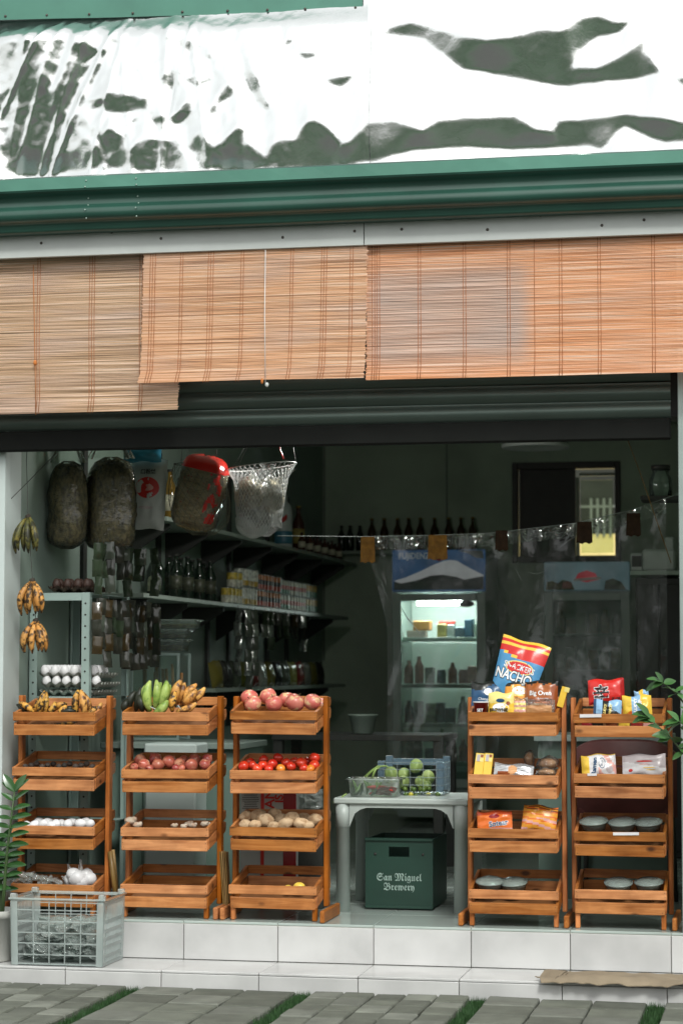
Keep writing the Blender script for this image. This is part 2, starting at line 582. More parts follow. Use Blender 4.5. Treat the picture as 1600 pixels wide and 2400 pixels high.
for bi in range(-1, 5):
    x0 = (strips[bi] if bi >= 0 else strips[0] - .68) + .035
    x1 = strips[bi + 1] - .035
    small = bi % 2 == 0
    nc = 5 if small else 3
    w = (x1 - x0) / nc
    d = .155 if small else .21
    mm = [paver_mesh(w, d, k) for k in range(6)]
    y, row = -.345, 0
    while y > -1.55:
        for c in range(nc):
            o = inst('paver', mm[(c * 5 + row * 7 + bi * 3) % 6], pav, (x0 + w * (c + .5), y - d / 2, -.256 + random.uniform(0, .006)), (random.uniform(-.012, .012), random.uniform(-.012, .012), math.pi * random.choice((0, 1)) + random.uniform(-.012, .012)))
        y -= d
        row += 1
GRASS = mat('turf', (.028, .072, .022), .6, .5, 40, spec=.25)
gb = MB()
for sx in strips:
    for k in range(2600):
        x, y = sx + random.gauss(0, .019) + .006 * math.sin(k), -.347 - random.random() * 1.1
        x = max(sx - .04, min(sx + .042, x))
        h, a = random.uniform(.018, .038), random.uniform(0, 6.28)
        lean = random.uniform(0, .015)
        w = random.uniform(.0012, .0024)
        ca, sa = math.cos(a), math.sin(a)
        gb.add([(x - ca * w, y - sa * w, -.252), (x + ca * w, y + sa * w, -.252), (x - sa * lean, y + ca * lean, -.252 + h)], [(0, 1, 2)])
go = tag(gb.obj('turf', GRASS), 'strips of green turf growing between the paving bays', 'grass')
go['kind'] = 'stuff'

# ------------------------------------------------------------------ steps with white tiles, shop floor
H1, H2, TR = .16, .086, .336
base = MB()
base.box((-.35, .04, -.085), (5.9, .06, .16))
base.box((-.35, -.15, -.213), (5.9, .35, .086))
step = struct(base.obj('front_step', GROUT))
X0 = -.9755
n0, n1 = -4, 6


def tile_m(name, s, b=.0022):
    return MB().box((0, 0, 0), s, b).mesh(name, TILE)


J = .003
m_up, m_lo, m_tr = tile_m('riser_tile', (.4 - J, .012, H1 - .014)), tile_m('riser_tile', (.4 - J, .012, H2 - .013)), tile_m('tread_tile', (.4 - J, TR - .004, .010))
m_nose, m_fl = tile_m('nosing_tile', (.4 - J, .40, .011)), MB().box((0, 0, 0), (.4 - J, .4 - J, .010), .0015).mesh('floor_tile', FTILE)
for i in range(n0, n1):
    xx = X0 + .4 * (i + .5)
    inst('riser_tile', m_up, step, (xx, .004 + random.uniform(-.0006, .0006), -.0125 - (H1 - .014) / 2))
    inst('riser_tile', m_lo, step, (xx, -TR + .005 + random.uniform(-.0006, .0006), -H1 - .0115 - (H2 - .013) / 2))
    inst('tread_tile', m_tr, step, (xx, -TR / 2 - .001, -H1 - .005), (random.uniform(-.001, .001), random.uniform(-.001, .001), 0))
fl = struct(MB().box((-.35, 3.45, -.012), (3.1, 6.9, .008)).obj('shop_floor', GROUT))
for i in range(-3, 6):
    for j in range(17):
        xx = X0 + .4 * (i + .5)
        if -2.0 < xx < 1.3:
            inst('floor_tile', m_fl, fl, (xx, -.004 + .4 * (j + .5), -.0055 + random.uniform(-.0004, .0004)))

# ------------------------------------------------------------------ the shop building
WX, BX, BY = -1.811, 1.17, 6.75
shop = thing('shop_building', 'open-fronted grocery with foil-clad upper wall and green gutter', 'shop', (0, 0, 0))
wl_ = MB()
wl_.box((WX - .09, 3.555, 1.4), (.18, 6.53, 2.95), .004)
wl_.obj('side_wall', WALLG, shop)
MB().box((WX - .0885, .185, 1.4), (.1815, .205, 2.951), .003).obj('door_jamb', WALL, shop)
MB().box((BX + .09, 3.45, 1.4), (.18, 6.74, 2.95)).obj('side_wall', WALLD, shop)
# back wall with its window opening
wa, wb = at(1200, 1085, BY), at(1455, 1318, BY)
bw = MB()
bw.box(((WX + wa.x) / 2, BY + .07, 1.4), (wa.x - WX, .14, 2.95))
bw.box(((BX + wb.x) / 2, BY + .07, 1.4), (BX - wb.x, .14, 2.95))
bw.box(((wa.x + wb.x) / 2, BY + .07, (wb.z - .075) / 2), (wb.x - wa.x, .14, wb.z + .075))
bw.box(((wa.x + wb.x) / 2, BY + .07, (wa.z + 2.875) / 2), (wb.x - wa.x, .14, 2.875 - wa.z))
bw.obj('back_wall', WALLD, shop)
MB().box((-.32, 3.5, 2.80), (3.0, 6.9, .06)).obj('ceiling', mat('ceiling_paint', (.42, .48, .40), .8, .05), shop)
MB().box((-.32, 3.4, 3.4), (3.7, 6.6, .08)).obj('roof', GREENM, shop)
# cover strip on a joint of the back wall panels
for px in (760, 1047):
    p = at(px, 1200, BY)
    MB().box((p.x, BY - .004, 1.9), (.012, .008, 1.6)).obj('panel_joint', mat('joint_paint', (.22, .27, .22), .8), shop)
# window in the back wall
DKW = mat('dark_window_frame', (.03, .028, .022), .5, .2)
wd = thing('back_window', 'dark framed window in the back wall, its right half bright', 'window', (0, 0, 0))
cxw, czw, ww, hw = (wa.x + wb.x) / 2, (wa.z + wb.z) / 2, wb.x - wa.x, wa.z - wb.z
f_ = MB()
for sx in (-1, 1):
    f_.box((cxw + sx * (ww / 2 - .02), BY + .03, czw), (.04, .10, hw), .003)
for sz in (-1, 1):
    f_.box((cxw, BY + .03, czw + sz * (hw / 2 - .025)), (ww - .081, .10, .05), .003)
f_.obj('window_frame', DKW, wd)
ml = at(1349, 1200, BY).x
MB().box(((wa.x + .04 + ml) / 2, BY + .05, czw), (ml - wa.x - .05, .012, hw - .1)).obj('shutter_panel', DKW, wd)
sf = MB()
sf.box((ml + .012, BY + .02, czw - .03), (.024, .03, hw - .16), .002)
sf.box(((ml + wb.x) / 2 - .01, BY + .02, wa.z - .09), (wb.x - ml - .07, .03, .022), .002)
sf.obj('sash', mat('sash_paint', (.34, .38, .30), .5), wd)
MB().box(((ml + wb.x) / 2 - .01, BY + .03, czw - .03), (wb.x - ml - .09, .004, hw - .2)).obj('pane', film('window_glass', (.85, .9, .8), .02, .03, crinkle=0, gloss=.3), wd)
# what the window looks on: the sunlit wall of the neighbour, and its window bars
nb = thing('neighbour_wall', 'sunlit yellow wall outside the back window', 'wall', (0, 0, 0))
zy = at(1400, 1252, BY + 4.9).z
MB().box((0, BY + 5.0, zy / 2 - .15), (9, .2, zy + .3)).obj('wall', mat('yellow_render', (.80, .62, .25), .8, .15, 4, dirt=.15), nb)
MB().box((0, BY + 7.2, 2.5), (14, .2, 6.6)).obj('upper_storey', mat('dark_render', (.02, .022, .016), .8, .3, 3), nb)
nw = MB()
for k in range(4):
    p = at(1385 + k * 15, 1213, BY + 4.9)
    nw.box((p.x, p.y, p.z), (.02, .03, .36))
nw.box((at(1410, 1190, BY + 4.9).x, BY + 4.9, at(1410, 1187, BY + 4.9).z), (.4, .03, .02))
nw.obj('railing', mat('grey_rail', (.16, .17, .15), .6), nb)

# fascia board, gutter
FZ0 = at(800, 576, -.182).z
for a, b in ((-2.2, -.185), (-.182, 1.45)):
    fb = MB().box(((a + b) / 2, -.172, FZ0 + .10), (b - a, .02, .20), .002).obj('fascia_board', WHITEB, shop)
    for k in range(8):
        x = a + .14 + k * (b - a - .2) / 7 + random.uniform(-.05, .05)
        MB().lathe([(.0, .004), (.005, .003), (.0065, 0)], 8, M=Matrix.Translation((x, -.1825, FZ0 + .045 + random.choice((.0, .015, .05)))) @ Matrix.Rotation(R(90), 4, 'X')).obj('screw', SCREW, fb)
prof = [(-.06, 3.085), (-.292, 3.085), (-.300, 3.078), (-.300, 3.030), (-.297, 3.022), (-.272, 3.012), (-.262, 3.000), (-.262, 2.972), (-.266, 2.964), (-.283, 2.954),
        (-.292, 2.942), (-.294, 2.928), (-.290, 2.914), (-.280, 2.904), (-.266, 2.899), (-.254, 2.895), (-.250, 2.886), (-.249, 2.872), (-.244, 2.862), (-.18, 2.862)]
gt = MB()
xs = [-2.25 + k * 3.75 / 40 for k in range(41)]
for i, x in enumerate(xs):
    gt.v += [(x, y + .003 * mnoise.noise(Vector((x * 1.3, 0, 1))) + .002 * mnoise.noise(Vector((x * 5, z * 22, 1))), z + .0035 * mnoise.noise(Vector((x * 1.1, 3, 1)))) for y, z in prof]
n = len(prof)
for i in range(len(xs) - 1):
    for k in range(n - 1):
        gt.f.append((i * n + k, i * n + k + 1, (i + 1) * n + k + 1, (i + 1) * n + k))
        gt.m.append(1 if k == 2 else 0)
        gt.s.append(k not in (1, 2, 3))
gut = gt.obj('gutter', [GREENM, GREENL], shop)
for px in (200, 318):
    x = at(px, 470, -.3).x
    for zz, yy in ((3.062, -.301), (3.036, -.301), (2.995, -.264), (2.965, -.270), (2.94, -.299), (2.905, -.295)):
        MB().ell((x + random.uniform(-.003, .003), yy, zz), (.0035, .0025, .0035), 8, 5).obj('rivet_or_glint', mat('rivet_or_glint', (.35, .45, .40), .35, metal=.6), gut)  # pale beads standing in for highlights on the gutter

# foil cladding: a crumpled polished sheet above the gutter
LEAN = R(8)
CREASES = [(-1.62, .38, .03, .008), (-1.50, .42, .022, .007), (-1.42, .5, .03, .010), (-1.70, .2, .04, .008), (-1.30, .25, .02, .005), (-1.22, -.1, .025, .006), (-1.05, .05, .03, .009), (-1.0, .2, .018, .005), (-.9, -.15, .02, .005), (-1.75, .6, .02, .007)]


def foil_points(u0, u1, v0, v1, nu, nv):
    U, V = np.meshgrid(np.linspace(u0, u1, nu + 1), np.linspace(v0, v1, nv + 1))
    sdm = np.full(U.shape, -9.)
    for poly in FOIL_REFLECTION_FOLDS:
        P = np.array(poly)
        Q = np.roll(P, -1, 0)
        if P[:, 0].max() < u0 - .05 or P[:, 0].min() > u1 + .05:
            continue
        d2 = np.full(U.shape, 9.)
        ins = np.zeros(U.shape, bool)
        for (ax, ay), (bx, by) in zip(P, Q):
            ex, ey = bx - ax, by - ay
            t = np.clip(((U - ax) * ex + (V - ay) * ey) / (ex * ex + ey * ey + 1e-9), 0, 1)
            d2 = np.minimum(d2, (U - ax - t * ex) ** 2 + (V - ay - t * ey) ** 2)
            c = ((ay > V) != (by > V)) & (U < (bx - ax) * (V - ay) / (by - ay + 1e-12) + ax)
            ins ^= c
        d = np.sqrt(d2)
        sdm = np.maximum(sdm, np.where(ins, d, -d))
    t = np.clip((sdm + .010) / .034, 0, 1)
    return U, V, t * t * (3 - 2 * t)


def foil(name, u0, u1, v1, y_off, mt):
    dx = .0075
    nu, nv = int((u1 - u0) / dx), int((v1 - .0) / dx)
    U, V, M_ = foil_points(u0, u1, 0, v1, nu, nv)
    amp = .44
    nzv = np.array([[mnoise.noise(Vector((U[j, i] * 4.5, V[j, i] * 6, 3))) for i in range(0, nu + 1)] for j in range(0, nv + 1)])
    sl = amp * M_ * (.95 + .55 * nzv)
    ds = v1 / nv
    # the sheet whose upward slope best follows the dark-reflection folds while bending little sideways (weighted least squares)
    G = np.concatenate([sl, sl[::-1] * -1], 0)
    G = np.concatenate([G, G[:, ::-1]], 1)
    kv = np.fft.fftfreq(G.shape[0], ds)[:, None] * 2 * np.pi
    ku = np.fft.fftfreq(G.shape[1], (u1 - u0) / nu)[None, :] * 2 * np.pi
    den = kv ** 2 + .07 * ku ** 2
    den[0, 0] = 1
    hgt = np.real(np.fft.ifft2(-1j * kv * np.fft.fft2(G) / den))[:nv + 1, :nu + 1]
    hgt = hgt - hgt[:1].mean()
    if u0 < -1:
        e_ = np.clip((.80 - V) / .16, 0, 1)
        hgt = hgt * e_ * e_ * (3 - 2 * e_)
    V3 = []
    for j in range(nv + 1):
        for i in range(nu + 1):
            x, s, h = U[j, i], V[j, i], hgt[j, i]
            wv = Vector((x * 3.1, s * 3.1, 7))
            h += .005 * mnoise.noise(wv) + .0016 * mnoise.noise(wv * 4.3) * (1.8 if x < -.5 else .8) + .0006 * mnoise.noise(wv * 11) * (1.8 if x < -.5 else .7)
            rg_ = 1 - 2.2 * abs(mnoise.noise(Vector((x * 7, s * 6, 11)))) + .5 * (1 - 2 * abs(mnoise.noise(Vector((x * 15, s * 13, 5)))))
            h += .0052 * rg_ * min(1, max(0, (-.35 - x) * 2.2)) * min(1, max(0, (.8 - s) * 6))
            if x < -.75:
                for cx_, cs, cw_, ca in CREASES:
                    e = (x - cx_ - cs * (s - .4)) / cw_
                    if abs(e) < 1:
                        h += ca * (1 - abs(e)) ** 1.5 * min(1, max(0, (.82 - s) * 6))
            V3.append((x, -.12 + y_off + s * math.sin(LEAN) - h * math.cos(LEAN), 3.06 + s * math.cos(LEAN) + h * math.sin(LEAN)))
    b = MB()
    b.v = V3
    for j in range(nv):
        for i in range(nu):
            a = j * (nu + 1) + i
            b.f.append((a, a + 1, a + nu + 2, a + nu + 1))
    b.m, b.s = [0] * len(b.f), [True] * len(b.f)
    return b.obj(name, mt, shop)


m, n_, l_, b_ = _nt('polished_foil')
FOILM = m
b_.inputs['Base Color'].default_value = (.86, .87, .87, 1)
b_.inputs['Metallic'].default_value = 1
b_.inputs['Roughness'].default_value = .1
tc, mp, nz, bp = n_.new('ShaderNodeTexCoord'), n_.new('ShaderNodeMapping'), n_.new('ShaderNodeTexNoise'), n_.new('ShaderNodeBump')
mp.inputs['Scale'].default_value = (1.7, 1, 1)
l_.new(tc.outputs['Object'], mp.inputs[0])
l_.new(mp.outputs[0], nz.inputs['Vector'])
nz.inputs['Scale'].default_value, nz.inputs['Detail'].default_value = 85, 4
bp.inputs['Strength'].default_value, bp.inputs['Distance'].default_value = .14, .004
l_.new(nz.outputs[0], bp.inputs['Height'])
l_.new(bp.outputs[0], b_.inputs['Normal'])
rr = n_.new('ShaderNodeMapRange')
rr.inputs[3].default_value, rr.inputs[4].default_value = .10, .26
l_.new(nz.outputs[0], rr.inputs[0])
l_.new(rr.outputs[0], b_.inputs['Roughness'])
foil('foil_sheet', -2.2, -.17, .95, 0, FOILM)
foil('foil_sheet', -.185, 1.45, .95, -.006, FOILM)
fp = MB()
for k in range(31):
    x = -2.25 + k * 2.03 / 30
    zt = 3.06 + .815 - (x + 1.83) * .035
    for dz, dy in ((0, -.012), (.002, -.026), (.16, -.02), (.17, .25)):
        fp.v.append((x, dy + .006 * mnoise.noise(Vector((x * 2.1, dz * 7, 2))), zt * .993 + dz + .004 * mnoise.noise(Vector((x * 2.4, 1, 1)))))
for k in range(30):
    for q in range(3):
        a = k * 4 + q
        fp.f.append((a, a + 1, a + 5, a + 4))
        fp.m.append(0)
        fp.s.append(False)
fl_ = fp.obj('roof_flashing', GREENL, shop)
for k in range(9):
    x = -1.78 + k * .19 + random.uniform(-.03, .03)
    MB().ell((x, -.028, (3.06 + .815 - (x + 1.83) * .035) * .993 + .018), (.006, .004, .006), 8, 5).obj('screw', SCREW, fl_)
MB().box((-.4, .5, 4.15), (3.8, .9, .3)).obj('parapet', GREENL, shop)

# roller shutter, half rolled up behind the blinds
SHY = .04
sh = thing('roller_shutter', 'dark green roller shutter drawn up behind the bamboo blinds', 'shutter', (0, 0, 0))
sp = [(0, 0), (-.006, .006), (-.014, .022), (-.016, .036), (-.012, .052), (-.004, .060), (.002, .066), (.002, .074)]
ms = MB()
for i, x in enumerate((WX - .3, BX - .13)):
    ms.v += [(x, y, z) for y, z in sp]
for k in range(len(sp) - 1):
    ms.f.append((k + len(sp), k, k + 1, k + 1 + len(sp)))
    ms.m.append(0)
    ms.s.append(True)
sm_ = ms.mesh('slat', SHUT)
RZ = at(650, 1047, SHY).z
for k in range(8):
    inst('slat', sm_, sh, (0, SHY, RZ + .088 + k * .0745), (0, R(.15 * math.sin(k * 2.1)), 0))
MB().box(((WX + BX) / 2 - .22, SHY + .01, RZ + .0435), (BX - WX + .18, .05, .085), .006).obj('bottom_rail', mat('shutter_rail', (.007, .008, .007), .8, .15, spec=.2), sh)
pr_ = at(1590, 1200, .005)
for x in (WX - .25, pr_.x + .035):
    gr = MB()
    gr.box((x, SHY - .035, 1.43), (.07, .012, 2.86), .003)
    gr.box((x + (.03 if x > 0 else -.03), SHY, 1.43), (.012, .055, 2.86), .003)
    gr.obj('guide_rail', mat('rail_grey', (.34, .40, .38), .4, .1, metal=.4), sh)
MB().box(((WX + BX) / 2 - .2, .17, 2.43), (BX - WX + .5, .2, .72)).obj('shutter_box', DARK, sh)

# ------------------------------------------------------------------ bamboo blinds


def bamboo(name, c1, c2, c3, fade=None):
    m, n, l, b = _nt(name)
    b.inputs['Roughness'].default_value = .6
    b.inputs['Specular IOR Level'].default_value = .3
    tc = n.new('ShaderNodeTexCoord')
    mp = n.new('ShaderNodeMapping')
    mp.inputs['Scale'].default_value = (1.1, 1, 115)
    l.new(tc.outputs['Object'], mp.inputs[0])
    nz = n.new('ShaderNodeTexNoise')
    nz.inputs['Scale'].default_value, nz.inputs['Detail'].default_value = 1.6, 3
    l.new(mp.outputs[0], nz.inputs['Vector'])
    rp = n.new('ShaderNodeValToRGB')
    e = rp.color_ramp.elements
    e[0].position, e[1].position = .30, .70
    e[0].color, e[1].color = (*c1, 1), (*c3, 1)
    k = e.new(.5)
    k.color = (*c2, 1)
    l.new(nz.outputs[0], rp.inputs[0])
    # broad patches where the varnish has weathered to grey-pink
    mp2 = n.new('ShaderNodeMapping')
    mp2.inputs['Scale'].default_value = (1.2, 1, 5.5)
    l.new(tc.outputs['Object'], mp2.inputs[0])
    n2 = n.new('ShaderNodeTexNoise')
    n2.inputs['Scale'].default_value, n2.inputs['Detail'].default_value = 1.3, 4
    l.new(mp2.outputs[0], n2.inputs['Vector'])
    r2 = n.new('ShaderNodeValToRGB')
    r2.color_ramp.elements[0].position, r2.color_ramp.elements[1].position = .46, .62
    l.new(n2.outputs[0], r2.inputs[0])
    mx = n.new('ShaderNodeMix')
    mx.data_type = 'RGBA'
    mu = n.new('ShaderNodeMath')
    mu.operation = 'MULTIPLY'
    mu.inputs[1].default_value = .5
    l.new(r2.outputs[0], mu.inputs[0])
    fac = mu.outputs[0]
    if fade:            # a bleached patch: box in object space with ragged edges
        sx = n.new('ShaderNodeSeparateXYZ')
        l.new(tc.outputs['Object'], sx.inputs[0])
        tot = None
        for ax, lo, hi, sf_ in ((0, fade[0], fade[1], .05), (2, fade[2], fade[3], .06)):
            for lim, sg in ((lo, 1), (hi, -1)):
                mr = n.new('ShaderNodeMapRange')
                mr.interpolation_type = 'SMOOTHSTEP'
                mr.inputs[1].default_value, mr.inputs[2].default_value = lim - sf_, lim + sf_
                mr.inputs[3].default_value, mr.inputs[4].default_value = (0, 1) if sg > 0 else (1, 0)
                l.new(sx.outputs[ax], mr.inputs[0])
                if tot is None:
                    tot = mr.outputs[0]
                else:
                    q = n.new('ShaderNodeMath')
                    q.operation = 'MULTIPLY'
                    l.new(tot, q.inputs[0])
                    l.new(mr.outputs[0], q.inputs[1])
                    tot = q.outputs[0]
        q = n.new('ShaderNodeMath')
        q.operation = 'MULTIPLY_ADD'
        l.new(n2.outputs[0], q.inputs[0])
        q.inputs[1].default_value, q.inputs[2].default_value = 1.5, .15
        q.use_clamp = True
        q2 = n.new('ShaderNodeMath')
        q2.operation = 'MULTIPLY'
        l.new(q.outputs[0], q2.inputs[0])
        l.new(tot, q2.inputs[1])
        q3 = n.new('ShaderNodeMath')
        q3.operation = 'MAXIMUM'
        l.new(q2.outputs[0], q3.inputs[0])
        q4 = n.new('ShaderNodeMath')
        q4.operation = 'MULTIPLY'
        q4.inputs[1].default_value = .45
        l.new(fac, q4.inputs[0])
        l.new(q4.outputs[0], q3.inputs[1])
        fac = q3.outputs[0]
    l.new(fac, mx.inputs[0])
    l.new(rp.outputs[0], mx.inputs[6])
    r3 = n.new('ShaderNodeValToRGB')
    r3.color_ramp.elements[0].position, r3.color_ramp.elements[1].position = .3, .7
    r3.color_ramp.elements[0].color = (.36, .25, .20, 1)
    r3.color_ramp.elements[1].color = (.88, .67, .58, 1)
    l.new(nz.outputs[0], r3.inputs[0])
    l.new(r3.outputs[0], mx.inputs[7])
    l.new(mx.outputs[2], b.inputs['Base Color'])
    tl = n.new('ShaderNodeBsdfTranslucent')
    l.new(mx.outputs[2], tl.inputs[0])
    ms_ = n.new('ShaderNodeMixShader')
    ms_.inputs[0].default_value = .2
    l.new(b.outputs[0], ms_.inputs[1])
    l.new(tl.outputs[0], ms_.inputs[2])
    l.new(ms_.outputs[0], n['Material Output'].inputs[0])
    return m


def blind(label, x0, x1, zt, zb, Y, mt, threads, seed, dip=0., curl=.03, pitch=.0052, drift=0.):
    """a roll-up blind of split bamboo sticks stitched with thread; local z = 0 at the top edge"""
    rnd = random.Random(seed)
    t = thing('bamboo_blind', label, 'blind', (x0, Y, zt))
    b = MB()
    H, Wd = zt - zb, x1 - x0
    nst = int(H / pitch)
    ns = 14
    for k in range(nst):
        z = -(k + .5) * pitch
        q = k / nst
        h = pitch * rnd.uniform(.44, .54)
        yo = rnd.uniform(-.0011, .0011) + .010 * math.sin(q * 5 + seed) * q - curl * max(0, (q - .86) / .14) ** 2
        a0, a1 = rnd.uniform(-.004, .003) - drift * q, Wd + rnd.uniform(-.004, .004) - drift * q
        ph = rnd.uniform(0, 50)
        V, F = [], []
        for i in range(ns + 1):
            u = i / ns
            x = a0 + (a1 - a0) * u
            zz = z - dip * math.sin(math.pi * u) * q + .0011 * mnoise.noise(Vector((x * 4, ph * .04, seed))) + .0025 * mnoise.noise(Vector((x * 2.3, q * 5, seed + 9)))
            yy = yo + .004 * mnoise.noise(Vector((x * 3, q * 3, seed))) * (.3 + q)
            V += [(x, yy - .0017, zz - h * .9), (x, yy - .0026, zz), (x, yy - .0017, zz + h * .9), (x, yy + .0012, zz)]
        for i in range(ns):
            for c in range(4):
                F.append((i * 4 + c, (i + 1) * 4 + c, (i + 1) * 4 + (c + 1) % 4, i * 4 + (c + 1) % 4))
        F += [(0, 1, 2, 3), tuple(ns * 4 + c for c in (3, 2, 1, 0))]
        b.add(V, F)
    sl = b.obj('stick_mat', mt, t)
    sl['kind'] = 'stuff'
    TH = mat('orange_thread', (.42, .145, .05), .8, .2, 60)
    for x, kk in threads:
        c = MB()
        for j in range(kk):
            xx = x + j * .011
            c.tube([(xx - drift * i / 10, -.0030 - .004 * 0 + .010 * math.sin(i / 10 * 5 + seed) * i / 10 + .004 * mnoise.noise(Vector((xx * 3, i / 10 * 3, seed))) * (.3 + i / 10) - curl * max(0, (i / 10 - .86) / .14) ** 2, -H * i / 10) for i in range(11)], .0013, 4)
        c.obj('thread', TH, t)
    c = MB().box((Wd / 2, .004, .008), (Wd, .012, .02), .002)
    c.obj('head_rail', wood('blind_rail', (.35, .17, .07), (.2, .09, .035)), t)
    return t


ztop = at(800, 580, -.14).z + .012
xl = at(418, 900, -.12).x
BM1 = bamboo('bamboo_left', (.26, .16, .09), (.70, .46, .29), (.95, .75, .60))
BM2 = bamboo('bamboo_middle', (.40, .19, .10), (.82, .47, .27), (.97, .74, .56))
BM3 = bamboo('bamboo_right', (.54, .20, .08), (.88, .44, .23), (.96, .74, .58), fade=(.015, .66, -.50, -.12))
b1 = blind('weathered grey-brown bamboo blind on the left, hanging lowest', -2.15, xl, ztop, at(200, 968, -.12).z, -.12, BM1, [(.12, 2), (.34, 2), (.55, 2), (.78, 3), (1.0, 2)], 3, curl=.02, dip=.004)
m0, m1 = at(337, 650, -.165).x, at(862, 650, -.165).x
b2 = blind('tan bamboo blind in the middle with a white pull cord', m0, m1, ztop, at(600, 895, -.17).z, -.165, BM2, [(.03, 3), (.16, 2), (.28, 3), (.42, 2), (.63, 2), (.76, 3), (.88, 2)], 5, curl=.035, dip=-.002, drift=.012)
r0 = at(858, 650, -.145).x
b3 = blind('bright orange bamboo blind on the right with a bleached patch', r0, 1.5, ztop, at(1200, 884, -.15).z, -.145, BM3, [(.025, 2), (.045, 2), (.215, 2), (.40, 2), (.58, 2), (.69, 1), (.79, 2), (.945, 2), (1.16, 2), (1.36, 2)], 11, curl=.012)
# pull cords
pc = MB()
pa, pb_ = at(622, 585, -.182), at(622, 898, -.205)
pc.tube([pa, (pa + pb_) / 2 + Vector((-.002, -.006, 0)), pb_], .0016, 6)
c_ = pc.obj('pull_cord', mat('white_cord', (.7, .7, .7), .7), b2)
c_.matrix_parent_inverse = Matrix.Translation(-Vector(b2.location))
kn = MB()
kn.ell(pb_ + Vector((.006, 0, -.006)), (.008, .007, .010), 10, 6)
k_ = kn.obj('cord_bell', mat('bell_plastic', (.5, .52, .5), .4), b2)
k_.matrix_parent_inverse = Matrix.Translation(-Vector(b2.location))
k2 = MB()
k2.ell(at(614, 893, -.205), (.006, .006, .012), 8, 5)
k_ = k2.obj('cord_knot', mat('orange_cord', (.5, .16, .03), .7), b2)
k_.matrix_parent_inverse = Matrix.Translation(-Vector(b2.location))
oc = MB()
qa, qb, qc = at(78, 620, -.132), at(82, 850, -.14), at(84, 972, -.136)
oc.tube([qa, (qa + qb) / 2, qb, qc], .0016, 6)
oc.ell(qb, (.008, .007, .012), 8, 6)
k_ = oc.obj('pull_cord', MATS['orange_cord'], b1)
k_.matrix_parent_inverse = Matrix.Translation(-Vector(b1.location))

# ------------------------------------------------------------------ trees across the street (they show in the foil)
LEAF = mat('tree_leaf', (.06, .12, .04), .5, .5, 3, rnd=.2)
BARK = mat('bark', (.09, .07, .05), .9, .3, 12, bump=.6)


def tree(label, x, y, h, rad, seed):
    rnd = random.Random(seed)
    t = thing('street_tree', label, 'tree', (x, y, -.256), 'trees across the street')
    tb = MB()
    tb.tube([(0, 0, 0), (.08, .05, h * .25), (-.05, 0, h * .45), (.05, .1, h * .7)], [.22, .17, .13, .05], 8)
    for k in range(6):
        a = k * 1.1
        tb.tube([(0, 0, h * (.3 + .05 * k)), (math.cos(a) * rad * .4, math.sin(a) * rad * .4, h * (.45 + .05 * k)), (math.cos(a) * rad * .7, math.sin(a) * rad * .7, h * (.55 + .06 * k))], [.08, .05, .02], 6)
    tb.obj('trunk', BARK, t)
    cb = MB()
    cl = [(Vector((rnd.uniform(-1, 1) * rad * .75, rnd.uniform(-1, 1) * rad * .6, h * rnd.uniform(.28, .86))), rnd.uniform(.5, .95)) for _ in range(26)]
    for k in range(3400):
        c, r = rnd.choice(cl)
        d = Vector((rnd.gauss(0, 1), rnd.gauss(0, 1), rnd.gauss(0, 1))).normalized() * r * rnd.random() ** .4
        p = c + d
        u = Vector((rnd.gauss(0, 1), rnd.gauss(0, 1), rnd.gauss(0, .6))).normalized()
        w = u.orthogonal().normalized()
        s = rnd.uniform(.07, .15)
        cb.add([p - u * s, p + w * s * .5, p + u * s, p - w * s * .5], [(0, 1, 2, 3)])
    cb.obj('crown', LEAF, t)


for k, (x, y, h) in enumerate(((-13, -21, 6.6), (-8.4, -20, 6.0), (-4.2, -21, 6.9), (.2, -20, 5.7), (4.4, -21, 6.4))):
    tree('%s of the broad green trees across the street, seen mirrored in the foil' % ORD[k], x, y, h, 3.0, 50 + k)
hd = MB()
rnd = random.Random(4)
for k in range(5200):
    p = Vector((rnd.uniform(-24, 18), -16.5 + rnd.uniform(-.5, .5), rnd.uniform(-.25, 2.3)))
    u = Vector((rnd.gauss(0, 1), rnd.gauss(0, 1), rnd.gauss(0, 1))).normalized()
    w = u.orthogonal().normalized()
    s = rnd.uniform(.1, .2)
    hd.add([p - u * s, p + w * s * .6, p + u * s, p - w * s * .6], [(0, 1, 2, 3)])
tag(hd.obj('hedge', LEAF), 'clipped green hedge along the far side of the street', 'hedge')

# ------------------------------------------------------------------ wooden display racks
TW, TD, TS = .372, .285, .205          # tray width, depth, slope
FZ = -.078                             # tray floor below the rim
TRAYZ = (.862, .620, .385, .145)


def side_board(L, h, th):
    b = MB()
    pts = [(0, -h / 2), (L - .012, -h / 2), (L - .003, -h / 2 + .007), (L, 0), (L - .003, h / 2 - .007), (L - .012, h / 2), (0, h / 2)]
    n = len(pts)
    V = [(sx * th / 2, y, z + y * TS) for sx in (-1, 1) for y, z in pts]
    F = [tuple(range(n))[::-1], tuple(range(n, 2 * n))] + [(k, (k + 1) % n, n + (k + 1) % n, n + k) for k in range(n)]
    # outward winding
    return b.add(V, F).mesh('side_board', RACKY)


NAIL = mat('nail_head', (.05, .035, .025), .6, .2)


def front_board(w, h, seed):
    rnd = random.Random(seed)
    b = MB().box((0, 0, 0), (w, .013, h), .0018)
    b.v = [(x, y + rnd.uniform(-.0006, .0006), z + rnd.uniform(-.0009, .0009)) for x, y, z in b.v]
    for sx in (-1, 1):
        for sz in (-1, 1):
            b.lathe([(.0017, 0), (.0017, .0006), (.0002, .0006)], 6, m=1, M=Matrix.Translation((sx * (w / 2 - .008) + rnd.uniform(-.002, .002), -.0064, sz * h * .25 + rnd.uniform(-.003, .003))) @ Matrix.Rotation(R(90), 4, 'X'))
    return b.mesh('front_board', [RACKW, NAIL])


